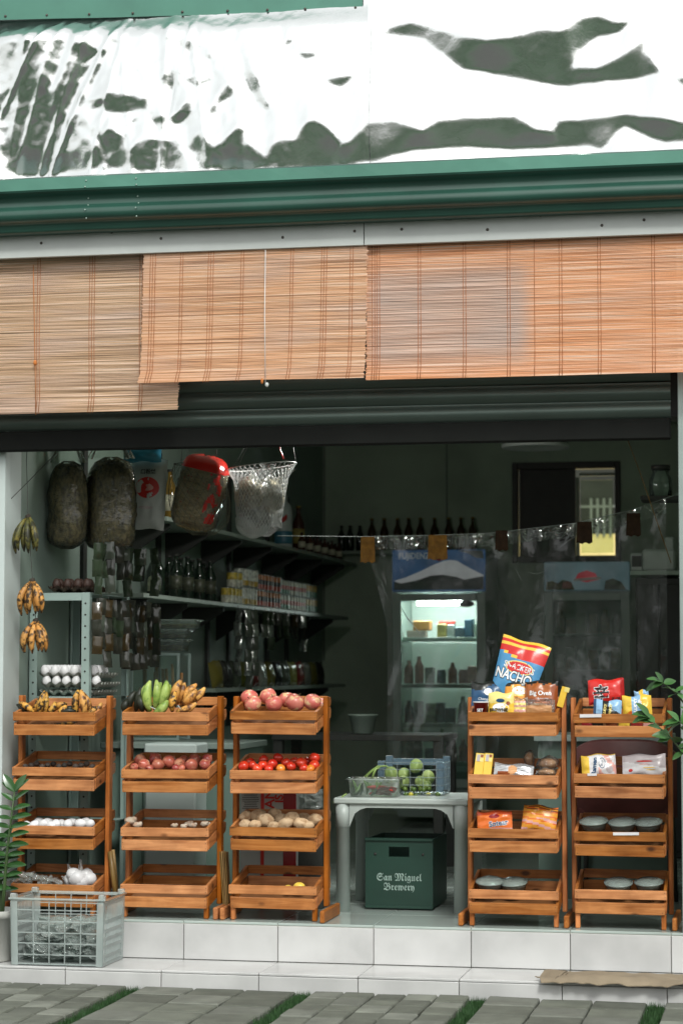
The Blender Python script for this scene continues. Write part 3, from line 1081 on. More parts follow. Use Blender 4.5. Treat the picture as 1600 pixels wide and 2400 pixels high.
_fu = [front_board(TW + random.uniform(-.003, .003), .037, k) for k in range(5)]
_fl = [front_board(TW - .008 + random.uniform(-.003, .003), .045, 9 + k) for k in range(5)]
_su, _sl = side_board(TD, .037, .012), side_board(TD, .044, .012)
_bu = MB().box((0, 0, 0), (TW - .027, .012, .036), .0015).mesh('back_board', RACKW)
_bl = MB().box((0, 0, 0), (TW - .027, .012, .046), .0015).mesh('back_board', RACKW)
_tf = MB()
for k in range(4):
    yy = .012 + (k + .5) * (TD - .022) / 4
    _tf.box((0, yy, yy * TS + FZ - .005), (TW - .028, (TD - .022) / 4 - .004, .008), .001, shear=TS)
_tf = _tf.mesh('tray', wood('shaded_tray_floor_wood', (.26, .12, .05), (.14, .055, .02), 0, .7))  # rack wood darkened: the shade inside the tray slots is in the colour
_po = MB().box((0, 0, .458), (.019, .046, .876), .003).mesh('post', RACKZ)
_ru = MB().box((0, 0, .026), (.020, .335, .050), .004).mesh('foot', RACKY)
_il = MB().box((0, 0, .032), (.019, .030, .062), .003).mesh('leg', RACKZ)


def rack(label, xl, xr, dz, seed, foot_out=.0):
    rnd = random.Random(seed)
    t = thing('wooden_rack', label, 'rack', ((xl + xr) / 2, .06, 0), 'wooden display racks', (0, 0, rnd.uniform(-.006, .006)))
    s = (xr - xl) / TW
    for z0, d in zip(TRAYZ, dz):
        z = z0 + d
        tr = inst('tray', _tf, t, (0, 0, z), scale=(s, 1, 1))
        j = lambda a=.0016: rnd.uniform(-a, a)
        inst('front_board', rnd.choice(_fu), tr, (j(), -.0065 + j(), -.0185 + j()), (j(.02), j(.007), j(.004)))
        inst('front_board', rnd.choice(_fl), tr, (j(), -.0065 + j(), -.0735 + j()), (j(.02), j(.007), j(.004)))
        for sx in (-1, 1):
            inst('side_board', _su, tr, (sx * (TW / 2 - .0065), .0005, -.018 + j()))
            inst('side_board', _sl, tr, (sx * (TW / 2 - .0065), .0005, -.068 + j()))
        inst('back_board', _bu, tr, (0, TD - .012, -.018 + TD * TS + j()), (j(.02), j(.006), 0))
        inst('back_board', _bl, tr, (0, TD - .012, -.068 + TD * TS + j()), (j(.02), j(.006), 0))
    for sx in (-1, 1):
        x = sx * ((xr - xl) / 2 + .0115)
        inst('post', _po, t, (x, .145, .03), (0, rnd.uniform(-.004, .004), 0))
        inst('foot', _ru, t, (x + sx * .021, .150 - (foot_out if sx > 0 else 0), 0), (0, 0, rnd.uniform(-.02, .02)))
        inst('leg', _il, t, (sx * ((xr - xl) / 2 - .012), .016, 0))
    return t


RK = [(-1.748, -1.381), (-1.266, -.886), (-.794, -.424), (.207, .574), (.637, 1.005)]
RD = [(-.006, .003, -.010, -.013), (-.002, 0, -.008, -.006), (.005, .001, 0, 0), (.005, -.008, .010, .003), (.002, .002, .003, .012)]
RL = ['leftmost wooden tray rack, with ripe plantains in its top tray', 'wooden tray rack with green bananas on top and onions below',
      'wooden tray rack with apples, tomatoes and potatoes, left of the table', 'wooden tray rack with snack bags, right of the table', 'rightmost wooden tray rack, half behind the leafy branch']
for k in range(5):
    rack(RL[k], *RK[k], RD[k], 20 + k, foot_out=.04 if k == 2 else 0)
RN = ['leftmost', 'second', 'third', 'fourth', 'rightmost']


# ------------------------------------------------------------------ fruit and vegetables
def place(kind, cat, px_list, Yf, mesh_fn, label_fn, group, parts=None):
    """px_list: (px, py, size in px, depth, ...) ; sorted left to right for the labels"""
    out = []
    for k, it in enumerate(sorted(px_list, key=lambda q: q[0])):
        P = at(it[0], it[1], it[3])
        o = mesh_fn(it, k)
        o.location = P
        tag(o, label_fn(k, it), cat, group)
        out.append(o)
    return out


def fruit_mat(name, a, b, c=None, rough=.35, scale=6, spec=.5, top=None, bump=.0, thr=.52):
    """two-tone skin: noise between a and b, with an optional blush c near the stem end"""
    if name in MATS:
        return MATS[name]
    m, n, l, bs = _nt(name)
    bs.inputs['Roughness'].default_value = rough
    bs.inputs['Specular IOR Level'].default_value = spec
    tc, oi = n.new('ShaderNodeTexCoord'), n.new('ShaderNodeObjectInfo')
    sc_ = n.new('ShaderNodeVectorMath')
    cx = n.new('ShaderNodeCombineXYZ')
    for k in range(3):
        l.new(oi.outputs['Random'], cx.inputs[k])
    sc_.operation = 'MULTIPLY_ADD'
    l.new(cx.outputs[0], sc_.inputs[0])
    sc_.inputs[1].default_value = (31, 17, 23)
    l.new(tc.outputs['Object'], sc_.inputs[2])
    nz = n.new('ShaderNodeTexNoise')
    nz.inputs['Scale'].default_value, nz.inputs['Detail'].default_value = scale, 5
    l.new(sc_.outputs[0], nz.inputs['Vector'])
    rp = n.new('ShaderNodeValToRGB')
    rp.color_ramp.elements[0].position, rp.color_ramp.elements[1].position = .36, .64
    rp.color_ramp.elements[0].color, rp.color_ramp.elements[1].color = (*a, 1), (*b, 1)
    l.new(nz.outputs[0], rp.inputs[0])
    out = rp.outputs[0]
    if c:
        mx = n.new('ShaderNodeMix')
        mx.data_type = 'RGBA'
        n2 = n.new('ShaderNodeTexNoise')
        n2.inputs['Scale'].default_value = scale * 2.4
        n2.inputs['Detail'].default_value = 6
        l.new(sc_.outputs[0], n2.inputs['Vector'])
        r2 = n.new('ShaderNodeValToRGB')
        r2.color_ramp.elements[0].position, r2.color_ramp.elements[1].position = thr, thr + .12
        l.new(n2.outputs[0], r2.inputs[0])
        l.new(r2.outputs[0], mx.inputs[0])
        l.new(out, mx.inputs[6])
        mx.inputs[7].default_value = (*c, 1)
        out = mx.outputs[2]
    hv, mr = n.new('ShaderNodeHueSaturation'), n.new('ShaderNodeMapRange')
    mr.inputs[3].default_value, mr.inputs[4].default_value = .82, 1.15
    l.new(oi.outputs['Random'], mr.inputs[0])
    l.new(mr.outputs[0], hv.inputs['Value'])
    l.new(out, hv.inputs['Color'])
    l.new(hv.outputs[0], bs.inputs['Base Color'])
    if bump:
        bp = n.new('ShaderNodeBump')
        bp.inputs['Strength'].default_value, bp.inputs['Distance'].default_value = bump, .003
        l.new(nz.outputs[0], bp.inputs['Height'])
        l.new(bp.outputs[0], bs.inputs['Normal'])
    return m


APPLE = fruit_mat('apple_skin', (.50, .085, .075), (.62, .20, .15), (.70, .46, .25), .32, 16)
STEM = mat('stem_brown', (.10, .07, .03), .8)


def apple(it, k):
    r = it[2] * S(0, it[3])
    b = MB().ell((0, 0, 0), (r, r, r * .93), 22, 14, nz=.05, seed=k, dent=.16)
    o = b.obj('apple', APPLE, None, None, (random.uniform(-.5, .5), random.uniform(-.5, .5), random.uniform(0, 6)))
    MB().tube([(0, 0, r * .74), (.002, 0, r * .9), (.006, .002, r * 1.06)], .0016, 5).obj('stem', STEM, o)
    return o


place('apple', 'apple', [(584, 1636, 21, .245), (593, 1650, 20, .15), (628, 1632, 20, .25), (642, 1649, 20.5, .15), (672, 1640, 20, .24), (691, 1647, 23, .155), (732, 1646, 21, .165), (752, 1652, 16, .25)], None, apple,
      lambda k, it: '%s red apple from the left in the top tray of the apple rack' % ORD[k], 'apples in the top tray')

TOM = fruit_mat('tomato_skin', (.62, .022, .012), (.70, .06, .02), None, .16, 14, .6)
TOMO = fruit_mat('tomato_orange', (.75, .20, .02), (.78, .28, .03), None, .2, 14, .6)


def tomato(it, k):
    r = it[2] * S(0, it[3])
    o = MB().ell((0, 0, 0), (r, r, r * .9), 16, 10, nz=.07, seed=k, dent=.1).obj('tomato', TOMO if len(it) > 4 else TOM, None, None, (random.uniform(-.8, .8), random.uniform(-.8, .8), 0))
    c = MB()
    for q in range(5):
        a = q * 1.257
        c.add([(0, 0, r * .84), (math.cos(a) * r * .3, math.sin(a) * r * .3, r * .86), (math.cos(a + .25) * r * .12, math.sin(a + .25) * r * .12, r * .87)], [(0, 1, 2)])
    c.obj('calyx', mat('calyx', (.06, .12, .03), .7), o)
    return o


place('tomato', 'tomato', [(571, 1796, 13, .13), (592, 1795, 12, .15), (603, 1802, 12, .11), (617, 1781, 12, .2), (616, 1794, 12, .14), (638, 1792, 13, .14), (652, 1777, 12.5, .22), (658, 1802, 11, .11, 'o'), (670, 1788, 12, .18), (682, 1797, 12, .13),
                           (706, 1789, 14, .17), (712, 1801, 11, .11), (737, 1777, 13.5, .21), (736, 1794, 13, .14), (727, 1803, 11, .11, 'o'), (586, 1788, 12, .21), (690, 1786, 12, .23), (722, 1786, 12, .24), (630, 1803, 11, .11)], None, tomato,
      lambda k, it: ('%s tomato from the left in its tray, an orange one' if len(it) > 4 else '%s tomato from the left in its tray, ripe red') % ORD[k], 'tomatoes in the second tray')

POT = fruit_mat('potato_skin', (.46, .31, .18), (.56, .40, .25), (.36, .22, .12), .7, 22, .3, bump=.5)


def potato(it, k):
    r = it[2] * S(0, it[3]) * 1.12
    return MB().ell((0, 0, 0), (r * 1.25, r * .95, r * .9), 16, 10, nz=.16, seed=k).obj('potato', POT, None, None, (random.uniform(-.3, .3), random.uniform(-.35, .35), random.uniform(-.6, .6)))


place('potato', 'potato', [(576, 1914, 12, .19), (577, 1934, 12, .12), (604, 1914, 16, .2), (622, 1924, 17, .14), (645, 1908, 12, .24), (658, 1921, 13, .19), (669, 1931, 14, .12), (684, 1918, 14, .18), (706, 1931, 14, .12), (738, 1922, 14, .2), (598, 1934, 11, .11), (722, 1936, 11, .12), (640, 1937, 11, .11), (714, 1918, 12, .24)], None, potato,
      lambda k, it: '%s brown potato from the left in the potato tray' % ORD[k], 'potatoes in the third tray')

ONI = fruit_mat('onion_skin', (.33, .055, .05), (.50, .14, .085), (.60, .27, .16), .28, 13, .5)


def onion(it, k):
    r = it[2] * S(0, it[3])
    return MB().lathe([(.0008, r * 1.12), (.003, r * 1.05), (r * .16, r * .93), (r * .42, r * .82), (r * .75, r * .55), (r * .95, r * .22), (r, -.05 * r), (r * .93, -.4 * r), (r * .68, -.72 * r), (r * .3, -.86 * r), (.001, -.84 * r)], 16).obj('onion', ONI, None, None, (random.uniform(-1.3, 1.3), random.uniform(-1.2, 1.2), random.uniform(0, 6)))


place('onion', 'onion', [(315, 1798, 10, .11), (329, 1781, 14, .2), (337, 1793, 15, .13), (364, 1779, 16, .21), (370, 1793, 16, .14), (397, 1786, 17, .16), (421, 1790, 14, .15), (430, 1782, 12, .23), (448, 1794, 16, .13), (457, 1781, 15, .21), (480, 1793, 14, .13), (486, 1780, 13, .2), (412, 1801, 10, .1), (350, 1802, 10, .1), (426, 1801, 9, .1)], None, onion,
      lambda k, it: '%s red onion from the left in the onion tray' % ORD[k], 'red onions in the second tray')

EGGW = mat('egg_shell', (.74, .73, .74), .5, .04, 20)
EGGM = None


def egg(it, k):
    global EGGM
    if EGGM is None:
        EGGM = MB().lathe([(.001, .027), (.009, .0245), (.015, .018), (.0195, .008), (.021, -.003), (.0185, -.013), (.012, -.0205), (.001, -.024)], 12).mesh('egg', EGGW)
    return inst('egg', EGGM, None, None, (random.uniform(.9, 1.7), random.uniform(-.5, .5), random.uniform(0, 6)))


place('egg', 'egg', [(62, 1936, 0, .12), (83, 1934, 0, .12), (101, 1933, 0, .11), (112, 1929, 0, .17), (132, 1932, 0, .11), (143, 1933, 0, .16), (160, 1932, 0, .12), (168, 1929, 0, .18), (188, 1931, 0, .12), (200, 1928, 0, .18), (211, 1932, 0, .12), (120, 1936, 0, .1), (92, 1928, 0, .19)], None, egg,
      lambda k, it: '%s white egg from the left, loose in the third tray of the leftmost rack' % ORD[k], 'loose eggs in the leftmost rack')
DKR = fruit_mat('dark_root', (.035, .03, .025), (.07, .05, .04), None, .7, 30, .3, bump=.4)


def shallot(it, k):
    r = it[2] * S(0, it[3])
    return MB().ell((0, 0, 0), (r, r * .9, r * .8), 10, 7, nz=.2, seed=k).obj('shallot', DKR, None, None, (0, random.uniform(-.5, .5), random.uniform(0, 6)))


place('shallot', 'shallot', [(60 + 13 * k, 1797 - (k % 3) * 3, 8, .12 + .04 * (k % 3)) for k in range(13)], None, shallot,
      lambda k, it: '%s dark shallot from the left in the second tray of the leftmost rack' % ORD[k], 'dark shallots in the leftmost rack')
GIN = fruit_mat('garlic_skin', (.40, .31, .22), (.52, .44, .36), (.42, .28, .2), .6, 20, .3)


def ginger(it, k):
    r = it[2] * S(0, it[3])
    b = MB().ell((0, 0, 0), (r * 1.2, r * .8, r * .75), 12, 8, nz=.3, seed=k)
    b.ell((r * .8, 0, r * .35), (r * .6, r * .5, r * .5), 10, 6, nz=.3, seed=k + 5)
    return b.obj('garlic_bulb', GIN)


place('garlic', 'garlic', [(306, 1924, 12, .15), (322, 1934, 9, .13), (408, 1936, 7, .12), (430, 1937, 7, .13), (442, 1932, 9, .18), (452, 1935, 8, .13), (478, 1932, 8, .14), (486, 1933, 6, .15)], None, ginger,
      lambda k, it: '%s garlic bulb from the left in the nearly empty third tray' % ORD[k], 'garlic bulbs in the third tray')
LEM = fruit_mat('lemon_skin', (.78, .52, .06), (.80, .60, .12), None, .4, 30)
for k, (px, py, r, Y) in enumerate(((675, 2079, 9, .15), (701, 2076, 13, .15))):
    o = MB().ell((0, 0, 0), (r * 1.1 * S(0, Y), r * .85 * S(0, Y), r * .8 * S(0, Y)), 14, 9).obj('lemon', LEM, None, at(px, py + 3, Y))
    tag(o, ['smaller', 'larger'][k] + ' of two yellow lemons in the bottom tray below the potatoes', 'lemon', 'lemons in the bottom tray')

# bananas
BANY = fruit_mat('ripe_banana', (.58, .27, .05), (.68, .38, .07), (.035, .022, .012), .5, 22, .4, thr=.46)
BANO = fruit_mat('orange_banana', (.60, .27, .065), (.72, .40, .11), (.13, .05, .018), .45, 18, .4, thr=.5)
BANG = fruit_mat('green_banana', (.26, .38, .07), (.40, .50, .14), (.16, .27, .05), .42, 18, .4)
BANK = fruit_mat('black_banana', (.012, .014, .01), (.03, .035, .02), None, .45, 14, .4)
BANGY = fruit_mat('turning_banana', (.06, .07, .02), (.22, .18, .04), (.025, .025, .012), .5, 20, .4, thr=.45)
BANH = fruit_mat('spotted_banana', (.50, .22, .05), (.64, .33, .09), (.05, .028, .014), .5, 20, .4, thr=.46)
TIP = mat('banana_tip', (.03, .022, .015), .8, .3)


def finger(p0, p1, bow, r, m, parent):
    """one banana from p0 (stem) to p1 (tip); bow is the sideways bend"""
    p0, p1, bow = Vector(p0), Vector(p1), Vector(bow)
    pts, rs = [], []
    for i in range(9):
        t = i / 8
        pts.append(p0.lerp(p1, t) + bow * 4 * t * (1 - t))
        rs.append(r * (.38, .62, .88, 1, 1.02, .98, .85, .6, .28)[i])
    o = MB().tube(pts, rs, 6, sm=True).obj('banana', m, parent)
    MB().tube([pts[-1] - (pts[-1] - pts[-2]) * .1, pts[-1] + (pts[-1] - pts[-2]) * .25], [r * .3, r * .16], 6).obj('banana_tip', TIP, o)
    return o


def hang_bunch(label, px, py, hpx, Y, m, seed, n=7):
    rnd = random.Random(seed)
    s = S(0, Y)
    P = at(px, py, Y)
    t = thing('banana_bunch', label, 'bananas', P, 'banana bunches hung by the left wall')
    L = hpx * s
    MB().ell((0, 0, 0), (.014, .012, .014), 8, 6, nz=.3).obj('crown', TIP, t)
    for k in range(n):
        a = -1.2 + 2.4 * k / (n - 1)
        d = .026 * math.sin(a) * 1.3
        row = (k % 2) * .018
        finger((d * .3, -row * .3, -.004), (d * 1.5 + rnd.uniform(-.004, .004), -row - .012, -L * rnd.uniform(.86, 1.0)), (d * .55, -.014 - row * .5, 0), .0145, m, t)
    return P


hb1 = hang_bunch('half-green banana bunch, topmost of three hung on one string', 66, 1212, 88, .16, BANGY, 1, 6)
hb2 = hang_bunch('speckled orange banana bunch, middle of three on one string', 76, 1362, 82, .16, BANH, 2, 7)
hb3 = hang_bunch('orange banana bunch, lowest of three hung on one string', 84, 1456, 78, .16, BANH, 3, 7)
hk = at(64, 1040, .16)
sg = MB()
sg.tube([hk, at(62, 1080, .16), hb1, hb2 + Vector((0, -.0, .01)), hb3], .0016, 5)
tag(sg.obj('hanging_string', CORD), 'dark string holding three banana bunches by the left wall', 'string')
dl = MB()
dl.tube([at(-5, 1200, .12), at(60, 1135, .2), at(132, 1062, .3)], .0018, 5)
tag(dl.obj('slanting_wire', CORD), 'thin dark wire slanting up across the left wall', 'wire')


def flat_bunch(label, fingers, Y, m, group=None):
    """fingers: list of (px0,py0,px1,py1,bow_x,bow_y,rpx,Y,(mat))"""
    f0 = fingers[0]
    P = at(f0[0], f0[1], Y)
    t = thing('banana_bunch', label, 'bananas', P, group)
    for f in fingers:
        a, b = at(f[0], f[1], f[7]) - P, at(f[2], f[3], f[7] + .0) - P
        s = S(0, Y)
        finger(a, b, (f[4] * s, -.01, -f[5] * s), f[6] * s, f[8] if len(f) > 8 else m, t)
    return t


# leftmost rack, top tray: ripe plantains
flat_bunch('blackened plantain lying at the left end of the top tray', [(45, 1647, 80, 1672, 2, -4, 8, .12), (40, 1652, 70, 1676, 0, -3, 7, .14, BANK)], .12, BANY, 'plantains in the leftmost rack')
flat_bunch('tall upright hand of yellow plantains, left of centre in the top tray', [(107, 1622, 78, 1676, -4, 4, 8, .15), (106, 1620, 92, 1680, -2, 0, 9, .13), (108, 1622, 104, 1680, 3, 0, 8, .14), (130, 1646, 112, 1678, 4, 0, 8, .13)], .15, BANY, 'plantains in the leftmost rack')
flat_bunch('dark overripe plantains in the middle of the top tray', [(157, 1650, 122, 1672, -3, -6, 8, .16), (155, 1654, 135, 1676, 3, 0, 8, .13), (175, 1660, 150, 1672, 0, -3, 9, .18, BANK), (178, 1668, 140, 1672, 0, -3, 8, .13, BANK)], .16, BANY, 'plantains in the leftmost rack')
flat_bunch('orange-yellow hand of plantains at the right end of the top tray', [(184, 1618, 182, 1678, -5, 0, 9, .17), (190, 1618, 198, 1680, 3, 0, 10, .14, BANO), (195, 1624, 210, 1674, 6, 0, 8, .17, BANO), (238, 1648, 208, 1678, 4, 4, 8, .13, BANO), (226, 1656, 200, 1680, 3, 3, 7, .11)], .15, BANY, 'plantains in the leftmost rack')
finger_p = at(128, 1697, .1)
t_ = thing('plantain', 'single yellow plantain seen through the gap of the top tray', 'plantain', finger_p)
finger((0, 0, 0), at(180, 1693, .1) - finger_p, (0, 0, -.004), .0085, BANY, t_)
# second rack, top tray: two green and two orange bundles tied with string
for lab, fs, m in (
        ('left bundle of green bananas tied with string, hanging over the tray rim', [(352, 1668, 352, 1596, -7, 0, 12, .12), (362, 1664, 366, 1594, 6, 0, 11, .13), (356, 1652, 342, 1606, -8, 0, 10, .15), (360, 1674, 393, 1642, 4, 4, 11, .08)], BANG),
        ('right bundle of green bananas, leaning against its twin', [(374, 1660, 390, 1596, 6, 0, 12, .13), (382, 1652, 398, 1606, 4, 0, 10, .16), (370, 1648, 378, 1600, -5, 0, 11, .15)], BANG),
        ('brown-spotted bundle of ripe bananas beside the green ones', [(408, 1655, 424, 1594, -4, 0, 12, .14), (414, 1650, 432, 1600, 4, 0, 10, .16), (404, 1668, 412, 1622, -3, 0, 10, .11, BANY)], BANO),
        ('fan of orange bananas at the right of the green ones', [(425, 1652, 461, 1604, -3, -2, 11, .17), (428, 1654, 460, 1616, 2, 2, 11, .13), (440, 1648, 480, 1612, 4, 3, 10, .17), (414, 1668, 460, 1648, 2, 5, 10, .10)], BANO)):
    flat_bunch(lab, fs, .13, m, 'banana bundles in the second rack')
for lab, a, b, Y in (('white string round the green banana bundle', (352, 1657), (375, 1667), .072), ('white string round the orange banana fan', (417, 1653), (425, 1664), .082)):
    A, B = at(*a, Y), at(*b, Y)
    tag(MB().tube([A, (A + B) / 2 + Vector((0, -.004, .001)), B], .0013, 5).obj('tie_string', MATS['white_cord']), lab, 'string')
flat_bunch('black overripe bananas heaped at the left of the second rack', [(318, 1620, 300, 1668, -4, 0, 10, .16), (330, 1612, 318, 1668, 2, 0, 10, .17), (326, 1630, 334, 1670, 3, 0, 10, .13), (300, 1640, 292, 1670, -2, 0, 9, .14), (335, 1636, 345, 1668, 3, 0, 8, .16)], .15, BANK)

# ------------------------------------------------------------------ packets and bags
def pk(name, col, rough=.28, **kw):
    return mat('print_' + name, col, rough, .05, 30, bump=.35, bscale=28, spec=.5, **kw)


P_BLUE, P_RED, P_YEL, P_NAVY, P_BLK = pk('blue', (.075, .27, .50)), pk('red', (.60, .025, .02)), pk('yellow', (.80, .52, .06)), pk('navy', (.02, .075, .17)), pk('black', (.012, .014, .012))
P_ORG, P_BRN, P_WHT, P_LBL, P_GRY = pk('orange', (.72, .16, .025)), pk('brown', (.27, .065, .018)), pk('white', (.68, .66, .67)), pk('light_blue', (.26, .45, .66)), pk('grey_pink', (.48, .42, .43))
P_PNK, P_LYEL, P_MAR, P_ORY = pk('pink', (.70, .36, .32)), pk('pale_yellow', (.80, .66, .22)), pk('maroon', (.26, .015, .02)), pk('orange_yellow', (.78, .33, .04))
P_BREAD = fruit_mat('bread_crust', (.48, .20, .07), (.66, .35, .15), None, .5, 20)
P_SILV = pk('silver', (.55, .55, .56), .2, metal=.6)
CLEAR = film('clear_film', (.93, .95, .93), .06, .08, crinkle=.9, bscale=24, gloss=.45)
CLEARG = film('clear_tub', (.84, .90, .87), .30, .12, (.55, .63, .59), crinkle=.2, bscale=15, gloss=.4)


def pprof(u, v):
    return max(0, 1 - abs(2 * u - 1) ** 3) ** .6 * max(0, 1 - abs(2 * v - 1) ** 2.6) ** .6


def bag(label, P, w, h, t, mats, mf, rot=(0, 0, 0), prints=(), name='snack_packet', cat='packet', group=None, taper=0., seed=0, nu=22, nv=20, crimp=.05):
    """pillow packet, local origin at its centre, front = -y. prints: (text, size, u, v, material, kw) or ('oval', ru, rv, u, v, material)"""
    o = thing(name, label, cat, P, group, rot)

    def surf(u, v, side=-1, off=0.):
        k = pprof(u, v)
        wv = Vector((u * 4, v * 4, seed * 3.3))
        y = t / 2 * k * (1 + .35 * mnoise.noise(wv)) + .0025 * mnoise.noise(wv * 2.6) * k
        ww = w * (1 - taper * (1 - v)) * (1 - .05 * k)
        zz = (v - .5) * h
        if v > 1 - crimp or v < crimp:
            y += .0012 * math.sin(u * 55)
        zz += .004 * math.sin(u * 9 + seed) * abs(2 * v - 1) ** 3
        return Vector(((u - .5) * ww, side * (y + off) if side < 0 else y, zz))
    b = MB()
    b.grid(lambda u, v: surf(u, v), nu, nv, mf=mf)
    b.grid(lambda u, v: surf(1 - u, v, 1), nu, nv, mf=lambda u, v: mf(1 - u, v))
    b.obj('wrapper', mats, o)
    for pr in prints:
        if pr[0] == 'oval':
            _, ru, rv, cu, cv, m_ = pr[:6]
            q = MB()
            V, F, N = [surf(cu, cv, -1, .0006)], [], 20
            for ring in (.5, 1):
                for k in range(N):
                    a = 2 * math.pi * k / N
                    V.append(surf(cu + ru * ring * math.cos(a), cv + rv * ring * math.sin(a), -1, pr[6] if len(pr) > 6 else .0008))
            F = [(0, 1 + k, 1 + (k + 1) % N) for k in range(N)] + [(1 + k, 1 + N + k, 1 + N + (k + 1) % N, 1 + (k + 1) % N) for k in range(N)]
            q.add(V, F, 0, True).obj('emblem', m_, o)
        else:
            txt, size, cu, cv, m_ = pr[:5]
            kw = dict(pr[5]) if len(pr) > 5 else {}
            ang = kw.pop('ang', 0)
            off = kw.pop('off', .0016)
            ca, sa = math.cos(ang), math.sin(ang)
            lettering(o, txt, size, m_, lambda x, y: surf(cu + (x * ca - y * sa) / w, cv + (x * sa + y * ca) / h, -1, off), **kw)
    return o


def crumple(b, c, w, h, d, seed, n=30):
    """a crumpled thin bag: two sheets of sharp folds closed at their edges"""
    for sd_ in (-1, 1):
        def f(u, v):
            k = max(0, 1 - abs(2 * u - 1) ** 3) ** .5 * max(0, 1 - abs(2 * v - 1) ** 3) ** .5
            q = Vector((u * 3.2, v * 3.2, seed * 2.7 + sd_))
            fold = 1 - abs(mnoise.noise(q)) * 2.2 + .5 * (1 - abs(mnoise.noise(q * 2.3)) * 2) + .25 * (1 - abs(mnoise.noise(q * 5)) * 2)
            ex = 1 + .16 * mnoise.noise(Vector((u * 4, v * 4, seed)))
            return (c[0] + (u - .5) * w * ex, c[1] + sd_ * d * .5 * k * (.45 + .5 * fold), c[2] + (v - .5) * h * ex + .12 * h * mnoise.noise(Vector((u * 5, seed, 1))))
        b.grid(f, n, n)
    return b


def pxy(l, r, t, b, Y):
    """centre, width and height in metres of a photo rectangle at depth Y"""
    A, B = at(l, t, Y), at(r, b, Y)
    return (A + B) / 2, abs(B.x - A.x), abs(A.z - B.z)


def seq(*lim):
    """matfun from horizontal bands: seq((v_limit, index), ...)"""
    def f(u, v):
        for a, i in lim:
            if v < a:
                return i
        return lim[-1][1]
    return f


# --- fourth rack, top tray
P, w, h = pxy(1157, 1274, 1500, 1640, .22)
bag('big blue nacho bag with red and yellow stripes, standing tall behind the others', P, w * 1.02, h * 1.02, .05, [P_BLUE, P_YEL, P_RED], lambda u, v: 0 if v < .70 - .10 * (u - .5) - .06 * math.sin(3.1 * u) else (1 if v < .725 - .10 * (u - .5) - .06 * math.sin(3.1 * u) else 2 if v < .83 else 1 if v < .895 else 2 if v < .945 else 1),
    (R(-14), R(15), R(-4)), [('oval', .33, .115, .52, .51, P_LYEL, .0006), ('oval', .30, .098, .52, .51, P_RED, .0012), ('SNACKERS', .034, .52, .51, WINK, {'ang': -.06, 'sx': .92, 'bold': .0006}), ('NACHO', .058, .45, .345, INK, {'off': .0012, 'ang': -.05, 'bold': .004, 'sx': .85}), ('NACHO', .058, .45, .345, WINK, {'off': .002, 'ang': -.05, 'bold': .0012, 'sx': .85})], 'snack_bag', 'snack bag', 'snacks in the fourth rack', taper=.18, seed=1)
P, w, h = pxy(1104, 1181, 1598, 1672, .19)
bag('dark blue packet of sweets with a white swirl, at the left of the tray', P, w, h, .04, [P_NAVY, P_BLK], lambda u, v: 1 if v > .78 - .1 * math.sin(u * 7) else 0, (R(-12), 0, R(4)),
    [('Chocolate', .016, .45, .42, WINK), ('Polvo', .028, .52, .25, WINK, {'bold': .0006}), ('oval', .13, .12, .52, .66, WINK)], 'snack_packet', 'packet', 'snacks in the fourth rack', seed=2)
P, w, h = pxy(1182, 1236, 1594, 1672, .18)
bag('orange-yellow packet with a black top edge, behind the brownie packet', P, w, h, .035, [P_ORY, P_BLK], lambda u, v: 1 if v > .85 - .12 * abs(u - .5) else 0, (R(-12), 0, 0),
    [('oval', .33, .13, .66, .66, WINK), ('oval', .38, .03, .6, .52, P_LYEL)], 'snack_packet', 'packet', 'snacks in the fourth rack', seed=3)
P, w, h = pxy(1229, 1307, 1596, 1674, .16)
bag('brown bread packet with white lettering at the right of the tray', P, w, h, .05, [P_BRN, P_BLK, pk('rust', (.36, .10, .02))], lambda u, v: 1 if v > .93 - .06 * math.sin(u * 8) ** 2 else (2 if v > .45 and u < .8 else 0), (R(-10), 0, R(-5)),
    [('Big Oven', .026, .50, .60, WINK, {'bold': .0007}), ('Buttercream', .0095, .60, .44, WINK), ('oval', .33, .10, .46, .2, P_BREAD), ('oval', .27, .025, .55, .32, P_ORG)], 'bread_packet', 'packet', 'snacks in the fourth rack', seed=4)
P, w, h = pxy(1144, 1204, 1623, 1676, .10)
bag('small yellow brownie packet with a white badge, in front', P, w, h, .03, [P_YEL, P_LYEL], lambda u, v: 1 if v > .5 else 0, (R(-8), 0, 0),
    [('oval', .34, .21, .5, .30, WINK), ('BROWNIE', .017, .42, .2, INK, {'bold': .0006, 'off': .0024}), ('oval', .17, .09, .48, .62, P_NAVY), ('oval', .085, .085, .8, .5, P_BRN)], 'snack_packet', 'packet', 'snacks in the fourth rack', seed=5)
P, w, h = pxy(1203, 1236, 1636, 1676, .10)
bag('little clear packet of striped candy beside the brownie packet', P, w, h, .025, [P_LYEL, P_PNK, CLEAR], lambda u, v: 2 if v > .8 else (1 if int(v * 7) % 2 else 0), (R(-8), 0, 0), (), 'snack_packet', 'packet', 'snacks in the fourth rack', seed=6)
P, w, h = pxy(1232, 1300, 1640, 1676, .09)
bag('clear packet of small buns in front of the brown packet', P, w, h, .03, [P_BREAD, CLEAR], lambda u, v: 1 if v > .62 or u > .93 else 0, (R(-8), 0, 0), (), 'snack_packet', 'packet', 'snacks in the fourth rack', seed=7)
P, w, h = pxy(1109, 1144, 1645, 1678, .09)
cu = thing('paper_cup', 'small dark red cup with white lettering at the left of the tray', 'cup', P)
MB().lathe([(w * .38, -h / 2), (w * .5, h * .42), (w * .53, h * .42), (w * .53, h / 2), (w * .4, h / 2)], 18).obj('cup_body', P_MAR, cu)
